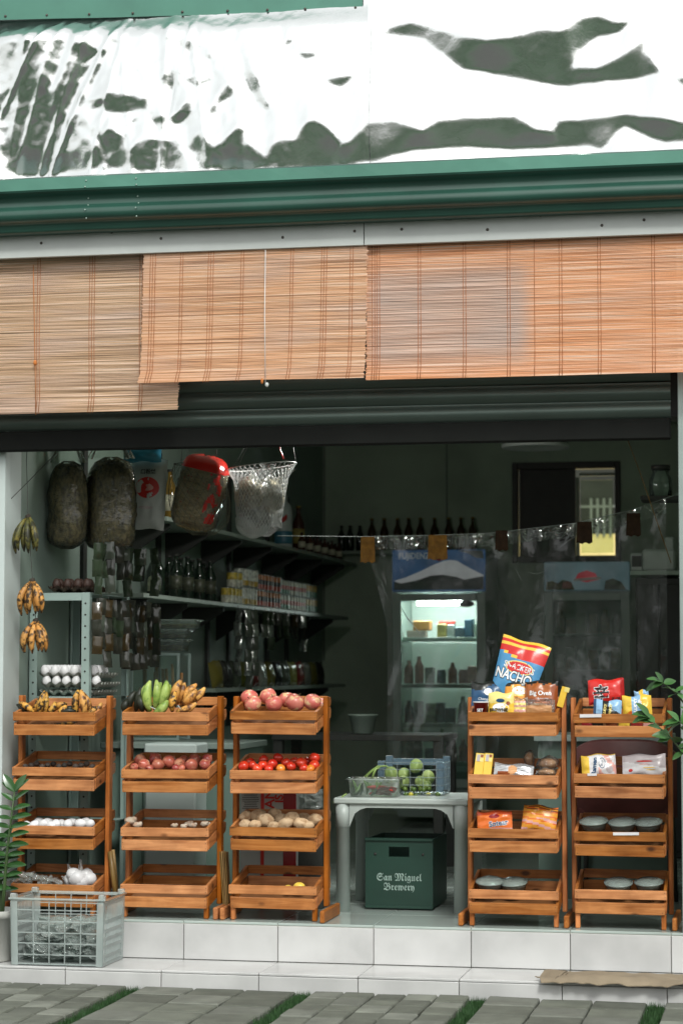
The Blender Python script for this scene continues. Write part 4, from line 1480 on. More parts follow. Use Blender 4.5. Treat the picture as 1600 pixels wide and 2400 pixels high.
MB().lathe([(w * .535, h * .43), (w * .54, h * .47), (w * .535, h * .51), (.001, h * .51)], 18).obj('rim', P_WHT, cu)
lettering(cu, 'SET', .017, WINK, lambda x, y: (w * .47 * math.sin(x / (w * .47)), -w * .475 * math.cos(x / (w * .47)) - .001, y - .006), bold=.0004)
P = at(1318, 1634, .14)
bx_ = MB().box((0, 0, 0), (.026, .02, .085), .001, M=Matrix.Rotation(R(16), 4, 'Y'))
bo = tag(bx_.obj('slim_box', P_YEL, None, P), 'slim yellow box leaning at the right end of the snack tray', 'box')
MB().box((.010, -.0108, .034), (.02, .001, .02), M=Matrix.Rotation(R(16), 4, 'Y')).obj('label_print', P_LYEL, bo)

# --- fourth rack, second tray
for k, (l, r) in enumerate(((1111, 1135), (1132, 1155))):
    P, w, h = pxy(l, r, 1766, 1822, .11)
    t = thing('slim_box', ['left', 'right'][k] + ' of two slim yellow boxes standing side by side', 'box', P, 'slim yellow boxes', (R(-14), R(5), 0))
    MB().box((0, 0, 0), (w * .86, .022, h), .0012).obj('carton', P_YEL, t)
    MB().box((0, -.0115, h * .30), (w * .74, .0012, h * .33)).obj('label_print', P_LYEL, t)
    MB().box((-w * .12, -.0124, h * .28), (w * .3, .0012, h * .28)).obj('figure_print', P_GRY, t)
    MB().box((w * .2, -.0124, h * .38), (w * .26, .0012, h * .12)).obj('patch_print', P_BRN, t)
P, w, h = pxy(1157, 1250, 1790, 1824, .10)
bag('silver packet of round biscuits lying along the tray rim', P, w, h, .03, [P_SILV, P_BREAD, P_BRN], lambda u, v: 1 if (u - .47) ** 2 * 7.5 + (v - .5) ** 2 < .12 else (2 if .1 < u < .4 and v < .35 else 0), (R(-20), R(3), 0), (), 'biscuit_packet', 'packet', 'bakery packets in the fourth rack', seed=8)
for k, (l, r, t_, b_2, Y) in enumerate(((1228, 1252, 1760, 1800, .2), (1260, 1306, 1774, 1808, .16), (1258, 1304, 1800, 1822, .09))):
    P, w, h = pxy(l, r, t_, b_2, Y)
    t = thing('bread_bag', ['upright clear bag of brown bread behind the biscuits', 'clear bag of buns at the right end, the upper one', 'clear bag of buns at the right end, the lower one'][k], 'bread', P, 'bread bags in the fourth rack')
    MB().ell((0, 0, 0), (w * .45, .02, h * .42), 14, 9, nz=.25, seed=k).obj('bread', P_BREAD, t)
    MB().ell((0, 0, 0), (w * .54, .028, h * .55), 16, 10, nz=.35, seed=k + 3).obj('bag_film', CLEAR, t)

# --- fourth rack, third tray
P, w, h = pxy(1118, 1200, 1901, 1950, .11)
bag('orange pouch with slanting dark lettering, left in its tray', P, w, h, .035, [P_ORG, pk('deep_orange', (.5, .07, .02)), P_PNK], lambda u, v: 1 if v > .8 else (2 if v < .16 else 0), (R(-12), R(-3), 0),
    [('Sotear', .030, .62, .36, WINK, {'ang': .12, 'bold': .002, 'off': .0012}), ('Sotear', .030, .62, .36, P_NAVY, {'ang': .12, 'bold': .0006, 'off': .002}), ('oval', .16, .10, .5, .72, P_MAR)], 'snack_pouch', 'packet', 'orange packets in the fourth rack', seed=9)
P, w, h = pxy(1224, 1305, 1888, 1950, .12)
bag('bulging orange and yellow packet, right in its tray', P, w, h, .045, [P_ORY, P_ORG, P_PNK, P_BRN], lambda u, v: 3 if v > .8 and math.sin(v * 60 + u * 9) > .2 else (2 if v < .5 and math.sin(v * 22 + u * 6) > .45 else (1 if math.sin(v * 30 + u * 4) > .7 else 0)), (R(-14), R(6), 0), (), 'snack_packet', 'packet', 'orange packets in the fourth rack', seed=10)

# --- round clear food boxes with lids
LIDM = film('lid_film', (.88, .93, .9), .38, .15, (.46, .53, .49), .1, 20, gloss=.45)
GREYF = mat('grey_food', (.16, .17, .14), .7, .4, 60)
WHITF = mat('pale_food', (.55, .53, .48), .7, .4, 60)
rest = ('third tray of the rightmost rack', 'bottom tray of the rightmost rack', 'bottom tray of the fourth rack')
for px, py, Y, lab, fm in ((1391, 1946, .14, 'left round clear food box in the ' + rest[0], GREYF), (1458, 1948, .14, 'middle round clear food box in the ' + rest[0], GREYF), (1518, 1948, .15, 'right round clear food box in the ' + rest[0], GREYF),
                           (1449, 2090, .15, 'left round clear food box in the ' + rest[1], WHITF), (1520, 2089, .15, 'right round clear food box, with pale food, in the ' + rest[1], WHITF),
                           (1148, 2087, .15, 'left round clear food box in the ' + rest[2], GREYF), (1203, 2089, .17, 'right round clear food box in the ' + rest[2], WHITF)):
    t = thing('food_box', lab, 'food box', at(px, py - 14, Y), 'round clear food boxes', (R(random.uniform(11, 15)), random.uniform(-.06, .06), 0))
    MB().lathe([(.046, -.022), (.055, .008), (.058, .010)], 24).obj('box_body', CLEARG, t)
    MB().lathe([(.001, -.018), (.045, -.018), (.049, -.004), (.03, .002), (.001, .001)], 20).obj('food', fm, t)
    MB().lathe([(.059, .008), (.060, .014), (.057, .017), (.052, .015), (.047, .022), (.035, .026), (.001, .028)], 24).obj('lid', LIDM, t)

# --- rightmost rack, top and second trays
P, w, h = pxy(1378, 1463, 1592, 1652, .15)
bag('red noodle packet with one large black character', P, w, h, .045, [P_RED, pk('dark_red', (.36, .012, .012))], lambda u, v: 1 if v < .12 or u > .93 else 0, (R(-10), R(-3), 0),
    [('辛', .072, .36, .36, WINK, {'bold': .0035, 'off': .0012}), ('辛', .072, .36, .36, INK, {'bold': .0012, 'off': .002}), ('라면', .020, .78, .15, INK, {'bold': .0004})], 'noodle_packet', 'packet', 'noodle packets in the rightmost rack', seed=12)
P, w, h = pxy(1390, 1456, 1641, 1682, .09)
bag('black and light blue noodle packet in front of the red one', P, w, h, .03, [P_LBL, P_BLK, P_NAVY], lambda u, v: 2 if u < .1 else (0 if u < .32 or (u > .55 and v > .62 - (u - .55)) else 1), (R(-10), R(2), 0),
    [('LUCKY', .014, .42, .42, P_LYEL, {'ang': 1.45, 'bold': .0008}), ('PANCIT', .014, .62, .40, P_LYEL, {'ang': 1.45, 'bold': .0008})], 'noodle_packet', 'packet', 'noodle packets in the rightmost rack', seed=13)
P, w, h = pxy(1458, 1527, 1630, 1680, .12)
bag('yellow noodle packet with a light blue band, right of the red one', P, w, h, .035, [P_YEL, P_LBL, P_ORG], lambda u, v: 1 if .30 < u < .72 - .1 * v else (2 if (u - .28) ** 2 + (v - .1) ** 2 < .02 else 0), (R(-10), R(-4), 0),
    [('LUCKY', .018, .46, .52, WINK, {'ang': 1.5, 'bold': .001}), ('CUP', .018, .62, .55, WINK, {'ang': 1.5, 'bold': .001})], 'noodle_packet', 'packet', 'noodle packets in the rightmost rack', seed=14)
P, w, h = pxy(1486, 1520, 1618, 1640, .2)
bag('small light blue sachet peeping over the yellow packet', P, w, h, .02, [P_LBL, P_YEL], lambda u, v: 1 if .3 < u < .62 else 0, (R(-10), R(-8), 0), (), 'noodle_packet', 'packet', 'noodle packets in the rightmost rack', seed=15)
for k, (px, m_) in enumerate(((1375, P_MAR), (1400, P_BLK), (1432, P_BRN), (1462, P_YEL), (1492, P_MAR), (1520, P_PNK))):
    P, w, h = pxy(px - 13, px + 13, 1688, 1706, .12)
    bag('%s flat sachet from the left, seen through the slot of the top tray' % ORD[k], P, w, h, .012, [m_], lambda u, v: 0, (R(-10), 0, 0), (), 'sachet', 'sachet', 'sachets under the noodle packets', seed=30 + k, nu=8, nv=6)
P, w, h = pxy(1362, 1443, 1768, 1822, .11)
bag('white and pink ramen packet with a yellow end', P, w, h, .04, [P_WHT, P_YEL, P_PNK, P_LBL], lambda u, v: 1 if u < .26 - .06 * v or v > .96 else (2 if math.sin(u * 13 + v * 5) > .55 and u > .5 else 0), (R(-10), R(-4), 0),
    [('Ramen', .026, .38, .45, P_NAVY, {'ang': 1.42, 'bold': .0009}), ('oval', .10, .24, .62, .58, P_NAVY), ('oval', .085, .21, .62, .58, P_WHT, .0014), ('BCD', .012, .62, .58, P_NAVY, {'ang': 1.42, 'off': .0026}), ('oval', .1, .16, .83, .3, P_GRY)], 'noodle_packet', 'packet', 'packets in the rightmost rack', seed=16)
P, w, h = pxy(1458, 1560, 1768, 1820, .11)
bag('pale grey-pink packet with red lettering and yellow stripe', P, w, h, .04, [P_GRY, P_WHT, P_LYEL], lambda u, v: 1 if v < .5 - .35 * (u - .5) else 0, (R(-10), R(-2), 0),
    [('oval', .15, .02, .62, .36, P_YEL), ('oval', .12, .02, .66, .26, P_YEL), ('oval', .2, .035, .52, .66, P_RED), ('oval', .13, .02, .5, .52, P_PNK), ('oval', .05, .07, .18, .25, P_RED)], 'snack_packet', 'packet', 'packets in the rightmost rack', seed=17)
for (l, r, t_, b_2, lab) in ((1358, 1409, 1674, 1682, 'white paper price strip on the top tray of the rightmost rack'), (1376, 1398, 1813, 1819, 'small white price strip on the second tray of the rightmost rack'), (1436, 1497, 1951, 1959, 'white paper price strip on the third tray of the rightmost rack')):
    P, w, h = pxy(l, r, t_, b_2, .044)
    tag(MB().box((0, 0, 0), (w, .0012, h), M=Matrix.Rotation(R(-1.2), 4, 'Y')).obj('price_strip', P_WHT, None, P), lab, 'label')

# --- leftmost rack, bottom tray: a white bag of eggs and crumpled clear bags
BAGW = mat('white_bag', (.62, .61, .62), .38, .05, 20, bump=.5, bscale=25, sub=0)
t = thing('plastic_bag', 'tied white plastic bag full of eggs in the bottom tray', 'bag', at(184, 2062, .14))
b = MB()
for k, (x, z, r) in enumerate(((-.032, -.006, .036), (.012, -.010, .034), (.044, .002, .033), (-.02, .022, .030), (.03, .020, .028), (0, .005, .04))):
    b.ell((x, (-1) ** k * .012, z), (r, r * .95, r * .95), 16, 10, nz=.15, seed=k)
b.obj('bag_body', BAGW, t)
for x, z, dx, dz in ((.012, .03, -.002, .058), (-.028, .034, -.018, .032), (-.05, .008, -.022, .006)):
    e = MB()
    e.grid(lambda u, v: (x + (u - .5) * .030 * (1 - v * .8) + dx * v, -.01 + .006 * math.sin(u * 7), z - .01 + (dz + .01) * v), 6, 6)
    e.obj('bag_ear', film('milky_film', (.9, .92, .9), .38, .2, (.75, .76, .76), .6, 30), t)
for k, (px, py, w, h) in enumerate(((52, 2062, .085, .055), (106, 2075, .06, .07))):
    t = MB()
    rn = random.Random(k)
    crumple(t, (0, 0, 0), w * 1.1, h * 1.15, .07, k + 11, 34)
    t.grid(lambda u, v: (.02 + u * .05 + .01 * math.sin(v * 5), -.01 + .01 * math.sin(u * 6 + v * 4), (v - .5) * .02 * (1 + u) + .012 + u * .006), 8, 6)
    tag(t.obj('plastic_bag', film('clear_bag', (.90, .94, .91), .16, .08, crinkle=.25, bscale=34, gloss=.5), None, at(px, py, .10)), ['crumpled clear bag at the left end of the bottom tray', 'crumpled clear bag hanging over the bottom tray rim'][k], 'bag', 'crumpled clear bags')

# ------------------------------------------------------------------ plastic table and what stands on it
TX0, TX1, TY0, TY1, TZ = -.438, .150, .455, .965, .487
tb = thing('plastic_table', 'small white plastic table with round legs between the racks', 'table', ((TX0 + TX1) / 2, (TY0 + TY1) / 2, 0))
hx, hy = (TX1 - TX0) / 2, (TY1 - TY0) / 2
MB().box((0, 0, TZ - .0135), (hx * 2, hy * 2, .027), .006).obj('table_top', WHITEP, tb)
for sx in (-1, 1):
    for sy in (-1, 1):
        q = MB()
        q.lathe([(.031, 0), (.0285, .36), (.033, .361), (.033, TZ - .027)], 20, (sx * (hx - .037), sy * (hy - .037), 0))
        q.obj('leg', WHITEP, tb)
for sy in (-1, 1):
    ap = MB()
    x1 = hx - .068
    pts = []
    N = 18
    for k in range(N + 1):
        u = -1 + 2 * k / N
        d = max(0, (abs(u) - .62) / .38)
        pts.append((u * x1, TZ - .0275 - .014 - .085 * (1 - math.sqrt(max(0, 1 - d * d)))))
    V = [(x, yy, zz) for yy in (-.004, .004) for x, z in pts for zz in (TZ - .0272, z)]
    F = []
    n = 2 * (N + 1)
    for k in range(N):
        a = 2 * k
        F += [(a, a + 1, a + 3, a + 2), (n + a, n + a + 2, n + a + 3, n + a + 1), (a + 1, n + a + 1, n + a + 3, a + 3)]
    ap.add([(x, y + sy * (hy - .018), z) for x, y, z in V], F).obj('apron', WHITEP, tb)
# beer crate under the table
GCR = mat('green_crate_plastic', (.011, .042, .029), .45, .2, 6, dirt=.35)
cl, cr = at(856, 2128, .58), at(1014, 2128, .58)
cw = cr.x - cl.x
ct = thing('bottle_crate', 'dark green plastic bottle crate with white old-style lettering, under the table', 'crate', ((cl.x + cr.x) / 2, .58, .003))
ch_ = .305
q = MB()
hw_, hx0, hx1, hz0, hz1 = cw / 2, -.045, .045, .225, .268
for a, b, c, d in ((-hw_, hw_, .006, hz0), (-hw_, hw_, hz1, ch_), (-hw_, hx0, hz0, hz1), (hx1, hw_, hz0, hz1)):
    q.box(((a + b) / 2, .006, (c + d) / 2), (b - a, .012, d - c), .0)
q.box((-hw_ + .006, .205, ch_ / 2), (.0121, .386, ch_ - .01))
q.box((hw_ - .006, .205, ch_ / 2), (.0121, .386, ch_ - .01))
q.box((0, .40, ch_ / 2), (cw - .025, .012, ch_ - .012))
q.box((0, .205, .012), (cw - .025, .38, .012))
q.box((0, .2, .2), (cw - .03, .005, .1))
q.obj('crate_body', GCR, ct)
MB().box((0, -.001, ch_ - .006), (cw + .006, .016, .014), .003).obj('rim', GCR, ct)
MB().box((0, -.001, .008), (cw + .002, .012, .012), .003).obj('base_lip', GCR, ct)
for sx in (-.105, .105):
    MB().lathe([(.006, 0), (.006, .003), (.001, .003)], 10, M=Matrix.Translation((sx, 0, .236)) @ Matrix.Rotation(R(90), 4, 'X')).obj('rivet_or_glint', DARK, ct)
FRA = {**{chr(65 + i): chr(0x1D56C + i) for i in range(26)}, **{chr(97 + i): chr(0x1D586 + i) for i in range(26)}}
PALEG = mat('pale_green_ink', (.30, .40, .36), .5, .3, 60)
for body, z, sz in (('San Miguel', .135, .044), ('Brewery', .094, .044)):
    lettering(ct, ''.join(FRA.get(c, c) for c in body), sz, PALEG, lambda x, y: (x, -.0016, z + y), sx=.86)
# tub with chillies
tl_, tr_ = at(806, 1880, .50), at(938, 1880, .50)
tw = tr_.x - tl_.x
tt = thing('plastic_tub', 'clear plastic tub with red chillies at the left of the table', 'tub', ((tl_.x + tr_.x) / 2, .58, TZ + .001))
q = MB()
for k in range(2):
    pass


def tub(w, d, h, tk=.0016, rim=.008, flare=.012):
    b = MB()
    rings = [(w / 2 - flare, d / 2 - flare, 0), (w / 2, d / 2, h), (w / 2 + rim, d / 2 + rim, h + .001), (w / 2 + rim, d / 2 + rim, h - .006)]
    V = []
    for a, c, z in rings:
        for k in range(24):
            th = 2 * math.pi * k / 24
            ca, sa = math.cos(th), math.sin(th)
            e = .32
            V.append((a * math.copysign(abs(ca) ** e, ca), c * math.copysign(abs(sa) ** e, sa), z))
    F = [tuple(range(24))[::-1]]
    for i in range(len(rings) - 1):
        for k in range(24):
            F.append((i * 24 + k, i * 24 + (k + 1) % 24, (i + 1) * 24 + (k + 1) % 24, (i + 1) * 24 + k))
    return b.add(V, F, 0, True)


tub(tw - .016, .15, .080).obj('tub_body', CLEARG, tt)
CHI = fruit_mat('chilli_red', (.5, .02, .02), (.62, .05, .03), None, .25, 20)
GRNV = fruit_mat('pepper_green', (.05, .13, .02), (.12, .22, .05), None, .35, 20)
rn = random.Random(5)
for k in range(12):
    x, y, z = rn.uniform(-.01, tw / 2 - .025), rn.uniform(-.055, .05), rn.uniform(.006, .03)
    a = rn.uniform(-.4, .4)
    L = rn.uniform(.03, .05)
    c = MB().tube([(-L * math.cos(a), 0, .0), (-L * .3 * math.cos(a), .002, .004), (L * .4, 0, .003), (L * math.cos(a), -.002, 0)], [.003, .009, .0085, .002], 8).obj('chilli', CHI, None, Vector(tt.location) + Vector((max(-.09, x - L * .3), y, z + .005)), (0, rn.uniform(-.2, .2), rn.uniform(-.5, .5)))
    tag(c, 'red chilli lying in the clear tub on the table', 'chilli', 'red chillies in the tub')
for k in range(9):
    x, y = rn.uniform(-tw / 2 + .02, -.005), rn.uniform(-.05, .05)
    c = MB().tube([(0, 0, 0), (.008, 0, .02), (.004, .003, .045), (-.004, 0, .062)], [.003, .007, .007, .002], 7).obj('green_pepper', GRNV, None, Vector(tt.location) + Vector((x, y, .006)), (rn.uniform(-.5, .5), rn.uniform(-.9, .9), rn.uniform(0, 3)))
    tag(c, 'green finger pepper in the left half of the clear tub', 'pepper', 'green peppers in the tub')
# blue basket of gourds
bl_, br_ = at(887, 1866, .72), at(1040, 1866, .72)
bw_ = br_.x - bl_.x
BLUEP = film('blue_clear_plastic', (.66, .78, .84), .34, .25, (.24, .36, .46), .1, 20, gloss=.3)
bk = thing('plastic_basket', 'pale blue clear plastic basket of green gourds on the table', 'basket', ((bl_.x + br_.x) / 2, .80, TZ + .001))
bh, bd = .150, .20
for sx in (-1, 1):
    MB().box((sx * (bw_ / 2 - .016), -bd / 2, bh * .55), (.032, .004, bh * .9), .001).obj('corner_plate', BLUEP, bk)
    MB().box((sx * (bw_ / 2 - .016), bd / 2, bh * .6), (.032, .004, bh), .001).obj('corner_plate', BLUEP, bk)
MB().box((0, bd / 2, bh * .92), (bw_ - .066, .004, .03), .001).obj('rear_handle', BLUEP, bk)
GLASSB = film('clear_basket', (.88, .92, .92), .25, .2, (.5, .6, .62), .1, gloss=.4)
q = MB()
for z in (.012, .045, .078, .112, .142):
    q.box((0, -bd / 2 - .003, z), (bw_, .003, .004))
for k in range(5):
    q.box((-bw_ / 2 + bw_ * (k + .5) / 5, -bd / 2 - .0062, bh / 2), (.003, .003, bh - .01))
for sx in (-1, 1):
    for z in (.012, .045, .078, .112, .142):
        q.box((sx * bw_ / 2, 0, z), (.003, bd, .004))
    for k in range(4):
        q.box((sx * (bw_ / 2 + .0032), -bd / 2 + bd * (k + .5) / 4, bh / 2), (.003, .003, bh - .01))
q.box((0, 0, .004), (bw_, bd, .004))
q.obj('grid_wall', GLASSB, bk)
GOU = fruit_mat('gourd_skin', (.17, .26, .07), (.34, .42, .16), (.22, .30, .09), .45, 26, bump=.4)
GL = sorted(((916, 1814, 15, .82), (946, 1816, 14, .84), (974, 1796, 15, .80), (944, 1834, 14, .76), (1002, 1822, 15, .78), (920, 1838, 12, .75), (985, 1834, 13, .74), (1000, 1842, 10, .73)))
for k, (px, py, r, Y) in enumerate(GL):
    rr_ = r * S(0, Y)
    o = MB()
    V, F = [], []
    for j in range(11):
        ph = math.pi * j / 10
        for i in range(20):
            th = 2 * math.pi * i / 20
            g_ = 1 + .09 * math.cos(5 * th)
            V.append((rr_ * math.sin(ph) * g_ * math.cos(th), rr_ * math.sin(ph) * g_ * math.sin(th), rr_ * 1.15 * math.cos(ph)))
    for j in range(10):
        for i in range(20):
            F.append((j * 20 + i, (j + 1) * 20 + i, (j + 1) * 20 + (i + 1) % 20, j * 20 + (i + 1) % 20))
    ob = o.add(V, F, 0, True).obj('gourd', GOU, None, at(px, py, Y), (random.uniform(-.3, .3), random.uniform(-.4, .4), 0))
    tag(ob, 'green gourd heaped topmost on the blue basket' if px == 974 else '%s ribbed green gourd from the left in the pale blue basket' % ORD[k], 'gourd', 'gourds in the blue basket')
CAL = fruit_mat('calamansi_green', (.05, .10, .015), (.12, .19, .03), None, .35, 20)
CALY = fruit_mat('calamansi_yellow', (.45, .42, .03), (.6, .5, .06), None, .35, 20)
for k in range(22):
    px, py, Y = 950 + (k % 8) * 11 + random.uniform(-3, 3), 1874 - (k // 8) * 12 + random.uniform(-2, 2), .70 + random.uniform(-.012, .03)
    yl = k in (3, 9, 13)
    o = MB().ell((0, 0, 0), (.0115, .0115, .0112), 10, 7).obj('small_lime', CALY if yl else CAL, None, at(px, py, Y))
    tag(o, '%s yellow lime among the green ones in the blue basket' % {3: 'lowest', 9: 'middle', 13: 'upper right'}[k] if yl else 'small green lime at the front of the blue basket', 'lime', 'yellow limes in the basket' if yl else 'green limes in the basket')
SCA = mat('scallion', (.22, .33, .09), .5, .25, 14)
for k, (pts, lab) in enumerate((
        ([(842, 1832), (870, 1808), (885, 1797), (905, 1796), (912, 1800)], 'long green onion stalk arching over the tub'), ([(855, 1834), (860, 1818), (874, 1806), (890, 1799)], 'green onion stalk bent beside the arching one'), ([(870, 1832), (876, 1812), (882, 1800)], 'short green onion stalk standing at the tub'))):
    q = MB().tube([at(x, y, .66) for x, y in pts], [.004, .0055, .005, .004, .002][:len(pts)], 6)
    tag(q.obj('green_onion', SCA), lab, 'green onion')
for k, pts in enumerate(([(778, 1882), (795, 1874), (812, 1862)], [(780, 1884), (800, 1880), (822, 1874)], [(785, 1880), (800, 1870), (808, 1864)])):
    q = MB().tube([at(x, y - 1, .49 + .01 * k) for x, y in pts], [.0015, .003, .004], 6)
    tag(q.obj('green_onion', SCA), '%s green onion top lying on the table left of the tub' % ['front', 'middle', 'rear'][k], 'green onion', 'green onion tops on the table')

# ------------------------------------------------------------------ inside the shop
def atX(px, py, X):
    d = _F + _R * ((px - 800) / FPX) - _U * ((py - 1200) / FPX)
    return CAMP + d * ((X - CAMP.x) / d.x)


SHELF = mat('shelf_board', (.30, .36, .31), .5, .08, 6, dirt=.1)
TRACK = mat('shelf_track', (.03, .032, .028), .6, .1)
STEEL = mat('painted_angle_steel', (.33, .43, .40), .45, .08, 5, dirt=.12, metal=.2)
SX = -1.53


def wall_shelf(label, z, y0, y1, x1=SX):
    t = thing('wall_shelf', label, 'shelf', (WX, (y0 + y1) / 2, z), 'shelves along the left wall')
    L = y1 - y0
    MB().box(((x1 - WX) / 2 + .002, 0, -.011), (x1 - WX - .004, L, .022), .002).obj('shelf_board', SHELF, t)
    for k in range(int(L / .75) + 1):
        y = -L / 2 + .2 + k * .75
        if y < L / 2:
            b = MB()
            V = [(.002, yy, zz) for yy in (y - .012, y + .012) for zz in (-.023, -.2)] + [((x1 - WX) * .85, yy, -.023) for yy in (y - .012, y + .012)] + [((x1 - WX) * .85, yy, -.045) for yy in (y - .012, y + .012)]
            b.add(V, [(0, 1, 6, 4), (2, 5, 7, 3), (1, 3, 7, 6), (4, 6, 7, 5)])
            b.obj('bracket', TRACK, t)
    return t


wall_shelf('highest shelf on the left wall, holding bottles', 1.80, 1.65, 6.6)
wall_shelf('middle shelf on the left wall, lined with cans', 1.405, 1.25, 6.3)
wall_shelf('lowest shelf on the left wall, holding packets', .935, 2.6, 6.2)
for k, px in enumerate((190, 366, 482, 532, 622, 668)):
    Y = atX(px, 1400, WX).y
    tag(MB().box((WX + .011, Y, 1.45), (.02, .05, 1.5), .002).obj('shelf_track', TRACK), '%s dark upright shelf track from the front on the left wall' % ORD[k], 'track', 'shelf tracks on the left wall')
bs_ = thing('back_shelf', 'narrow shelf on the back wall carrying amber bottles', 'shelf', (0, BY, 1.885))
xa, xb = at(765, 1250, BY - .15).x, at(1150, 1250, BY - .15).x
MB().box(((xa + xb) / 2, -.11, -.012), (xb - xa, .22, .024), .002).obj('shelf_board', SHELF, bs_)


def bottle_mesh(name, h, r, m, neck=.36, cap=None, lab=None):
    b = MB()
    b.lathe([(r * .9, 0), (r, .006), (r, h * .55), (r * .93, h * .62), (r * neck * 1.15, h * .80), (r * neck, h * .86), (r * neck, h * .955), (r * neck * 1.12, h * .96), (r * neck * 1.12, h)], 14)
    if cap:
        b.lathe([(r * neck * 1.2, h * .955), (r * neck * 1.2, h * 1.005), (.001, h * 1.006)], 12, m=1)
    if lab:
        b.lathe([(r * 1.012, h * .18), (r * 1.012, h * .5)], 14, m=2)
    return b.mesh(name, m)


AMBER = mat('amber_glass', (.05, .022, .006), .08, .1, spec=.7)
GRNG = mat('dark_green_glass', (.006, .014, .008), .1, .1, spec=.7)
CLRG = mat('sauce_glass', (.06, .018, .01), .12, .1, spec=.7)
GOLD = mat('gold_cap', (.35, .24, .05), .3, metal=.7)
bm = bottle_mesh('beer_bottle', .235, .031, [AMBER, GOLD], cap=1)
for k, px in enumerate((871, 900, 930, 957, 985, 1017, 1051, 1079, 1108)):
    p = at(px, 1240, BY - .12)
    tag(inst('beer_bottle', bm, None, (p.x, BY - .12 + random.uniform(-.02, .02), 1.8865)), '%s amber bottle from the left in the row on the back shelf' % ORD[k], 'bottle', 'amber bottles on the back shelf')
bm2 = bottle_mesh('squat_bottle', .185, .029, [GRNG, DARK], cap=1)
for k, px in enumerate((800, 820, 843)):
    p = at(px, 1240, BY - .12)
    tag(inst('squat_bottle', bm2, None, (p.x, BY - .12, 1.8865)), '%s of three short dark-capped bottles left of the amber ones' % ['left', 'middle', 'right'][k], 'bottle', 'short bottles on the back shelf')
# bottles on the highest left shelf
LABW = mat('paper_label', (.58, .55, .42), .7, .15, 60)
m_ = bottle_mesh('sauce_bottle', .30, .042, [CLRG, GOLD, mat('yellow_label', (.42, .34, .10), .6, .5, 70)], cap=1, lab=1)
tag(inst('sauce_bottle', m_, None, (SX - .09, atX(699, 1270, SX - .09).y, 1.801)), 'large dark sauce bottle with a yellow label and gold cap', 'bottle')
t = thing('detergent_bottle', 'white bottle with a red disc, half behind the white net', 'bottle', (SX - .10, atX(664, 1262, SX - .1).y, 1.801))
MB().lathe([(.055, 0), (.058, .02), (.058, .22), (.05, .27), (.025, .30), (.025, .34), (.001, .342)], 18).obj('bottle_body', mat('white_hdpe', (.5, .55, .53), .4), t)
MB().lathe([(.0585, .03), (.0592, .045), (.0592, .10), (.0585, .11)], 18).obj('blue_band', mat('blue_print', (.06, .22, .32), .4), t)
MB().lathe([(.001, .0595), (.036, .0585), (.036, .05)], 16, M=Matrix.Translation((.0, 0, .18)) @ Matrix.Rotation(R(70), 4, 'X') @ Matrix.Rotation(0, 4, 'Z')).obj('red_disc', REDI, t)
m_ = bottle_mesh('small_bottle', .12, .024, [CLRG, DARK, LABW], cap=1, lab=1)
for k in range(12):
    tag(inst('small_bottle', m_, None, (SX - .04 - .05 * (k % 2), 4.95 + k * .12, 1.801)), '%s small bottle from the front in the row on the highest shelf' % ORD[k], 'bottle', 'small bottles on the highest shelf')
m_ = bottle_mesh('oil_bottle', .26, .036, [mat('oil', (.22, .13, .02), .12, spec=.6), DARK, LABW], cap=1, lab=1)
for k, px in enumerate((398, 425, 448)):
    tag(inst('oil_bottle', m_, None, (SX - .07, atX(px, 1225, SX - .07).y, 1.801)), '%s oil bottle from the front on the highest shelf' % ORD[k], 'bottle', 'oil bottles on the highest shelf')

# cans on the middle shelf
TIN = mat('tin', (.45, .47, .44), .3, .1, metal=.8)


def can_mesh(cols, h=.092, r=.033, tall=False):
    b = MB()
    b.lathe([(r * .93, 0), (r, .003), (r, .007)], 14, m=0)
    n = len(cols)
    for i in range(n):
        z0, z1 = .007 + (h - .014) * i / n, .007 + (h - .014) * (i + 1) / n
        b.lathe([(r * 1.004, z0), (r * 1.004, z1)], 14, m=i + 1)
        b.f.pop(); b.f.pop(); b.m.pop(); b.m.pop(); b.s.pop(); b.s.pop()
    b.lathe([(r, h - .007), (r, h - .003), (r * .93, h), (r * .88, h - .002), (.001, h - .002)], 14, m=0)
    return b.mesh('can', [TIN] + list(cols))


def lb(n, c):
    return mat('label_' + n, c, .45, .5, 55)


CK = [('yellow-labelled', [lb('white', (.55, .55, .45)), lb('yellow', (.5, .38, .06))], .092), ('white and yellow', [lb('gold', (.45, .30, .05)), lb('pale', (.6, .62, .55)), lb('pale', (.6, .62, .55))], .105),
      ('red and black striped', [lb('red', (.42, .07, .04)), lb('ink', (.04, .04, .035)), lb('orange', (.5, .18, .06))], .098), ('green and red striped', [lb('green', (.05, .16, .08)), lb('red', (.42, .07, .04)), lb('white', (.55, .55, .45))], .092),
      ('white with red band', [lb('white', (.55, .55, .45)), lb('red', (.42, .07, .04)), lb('white', (.55, .55, .45))], .092), ('dull green', [lb('green', (.05, .16, .08)), lb('gold', (.45, .30, .05))], .092)]
CM = [can_mesh(c, h) for _, c, h in CK]
yy = 2.95
plan = [0] * 4 + [1] * 5 + [2] * 8 + [3] * 4 + [4] * 6 + [5] * 5
for k, q in enumerate(plan):
    yy += .074
    lv = 2 if k > 1 else 1
    for j in range(lv):
        o = inst('can', CM[q], None, (SX - .045 + random.uniform(-.006, .006), yy, 1.406 + j * (CK[q][2] + .0005)), (0, 0, random.uniform(0, 6)))
        tag(o, '%s can, %s of its kind from the front, %s row' % (CK[q][0], ORD[plan[:k].count(q)], ['lower', 'upper'][j]), 'can', 'cans on the middle shelf')
m_ = bottle_mesh('soy_bottle', .22, .034, [GRNG, DARK, lb('dim', (.05, .055, .035))], cap=1, lab=1)
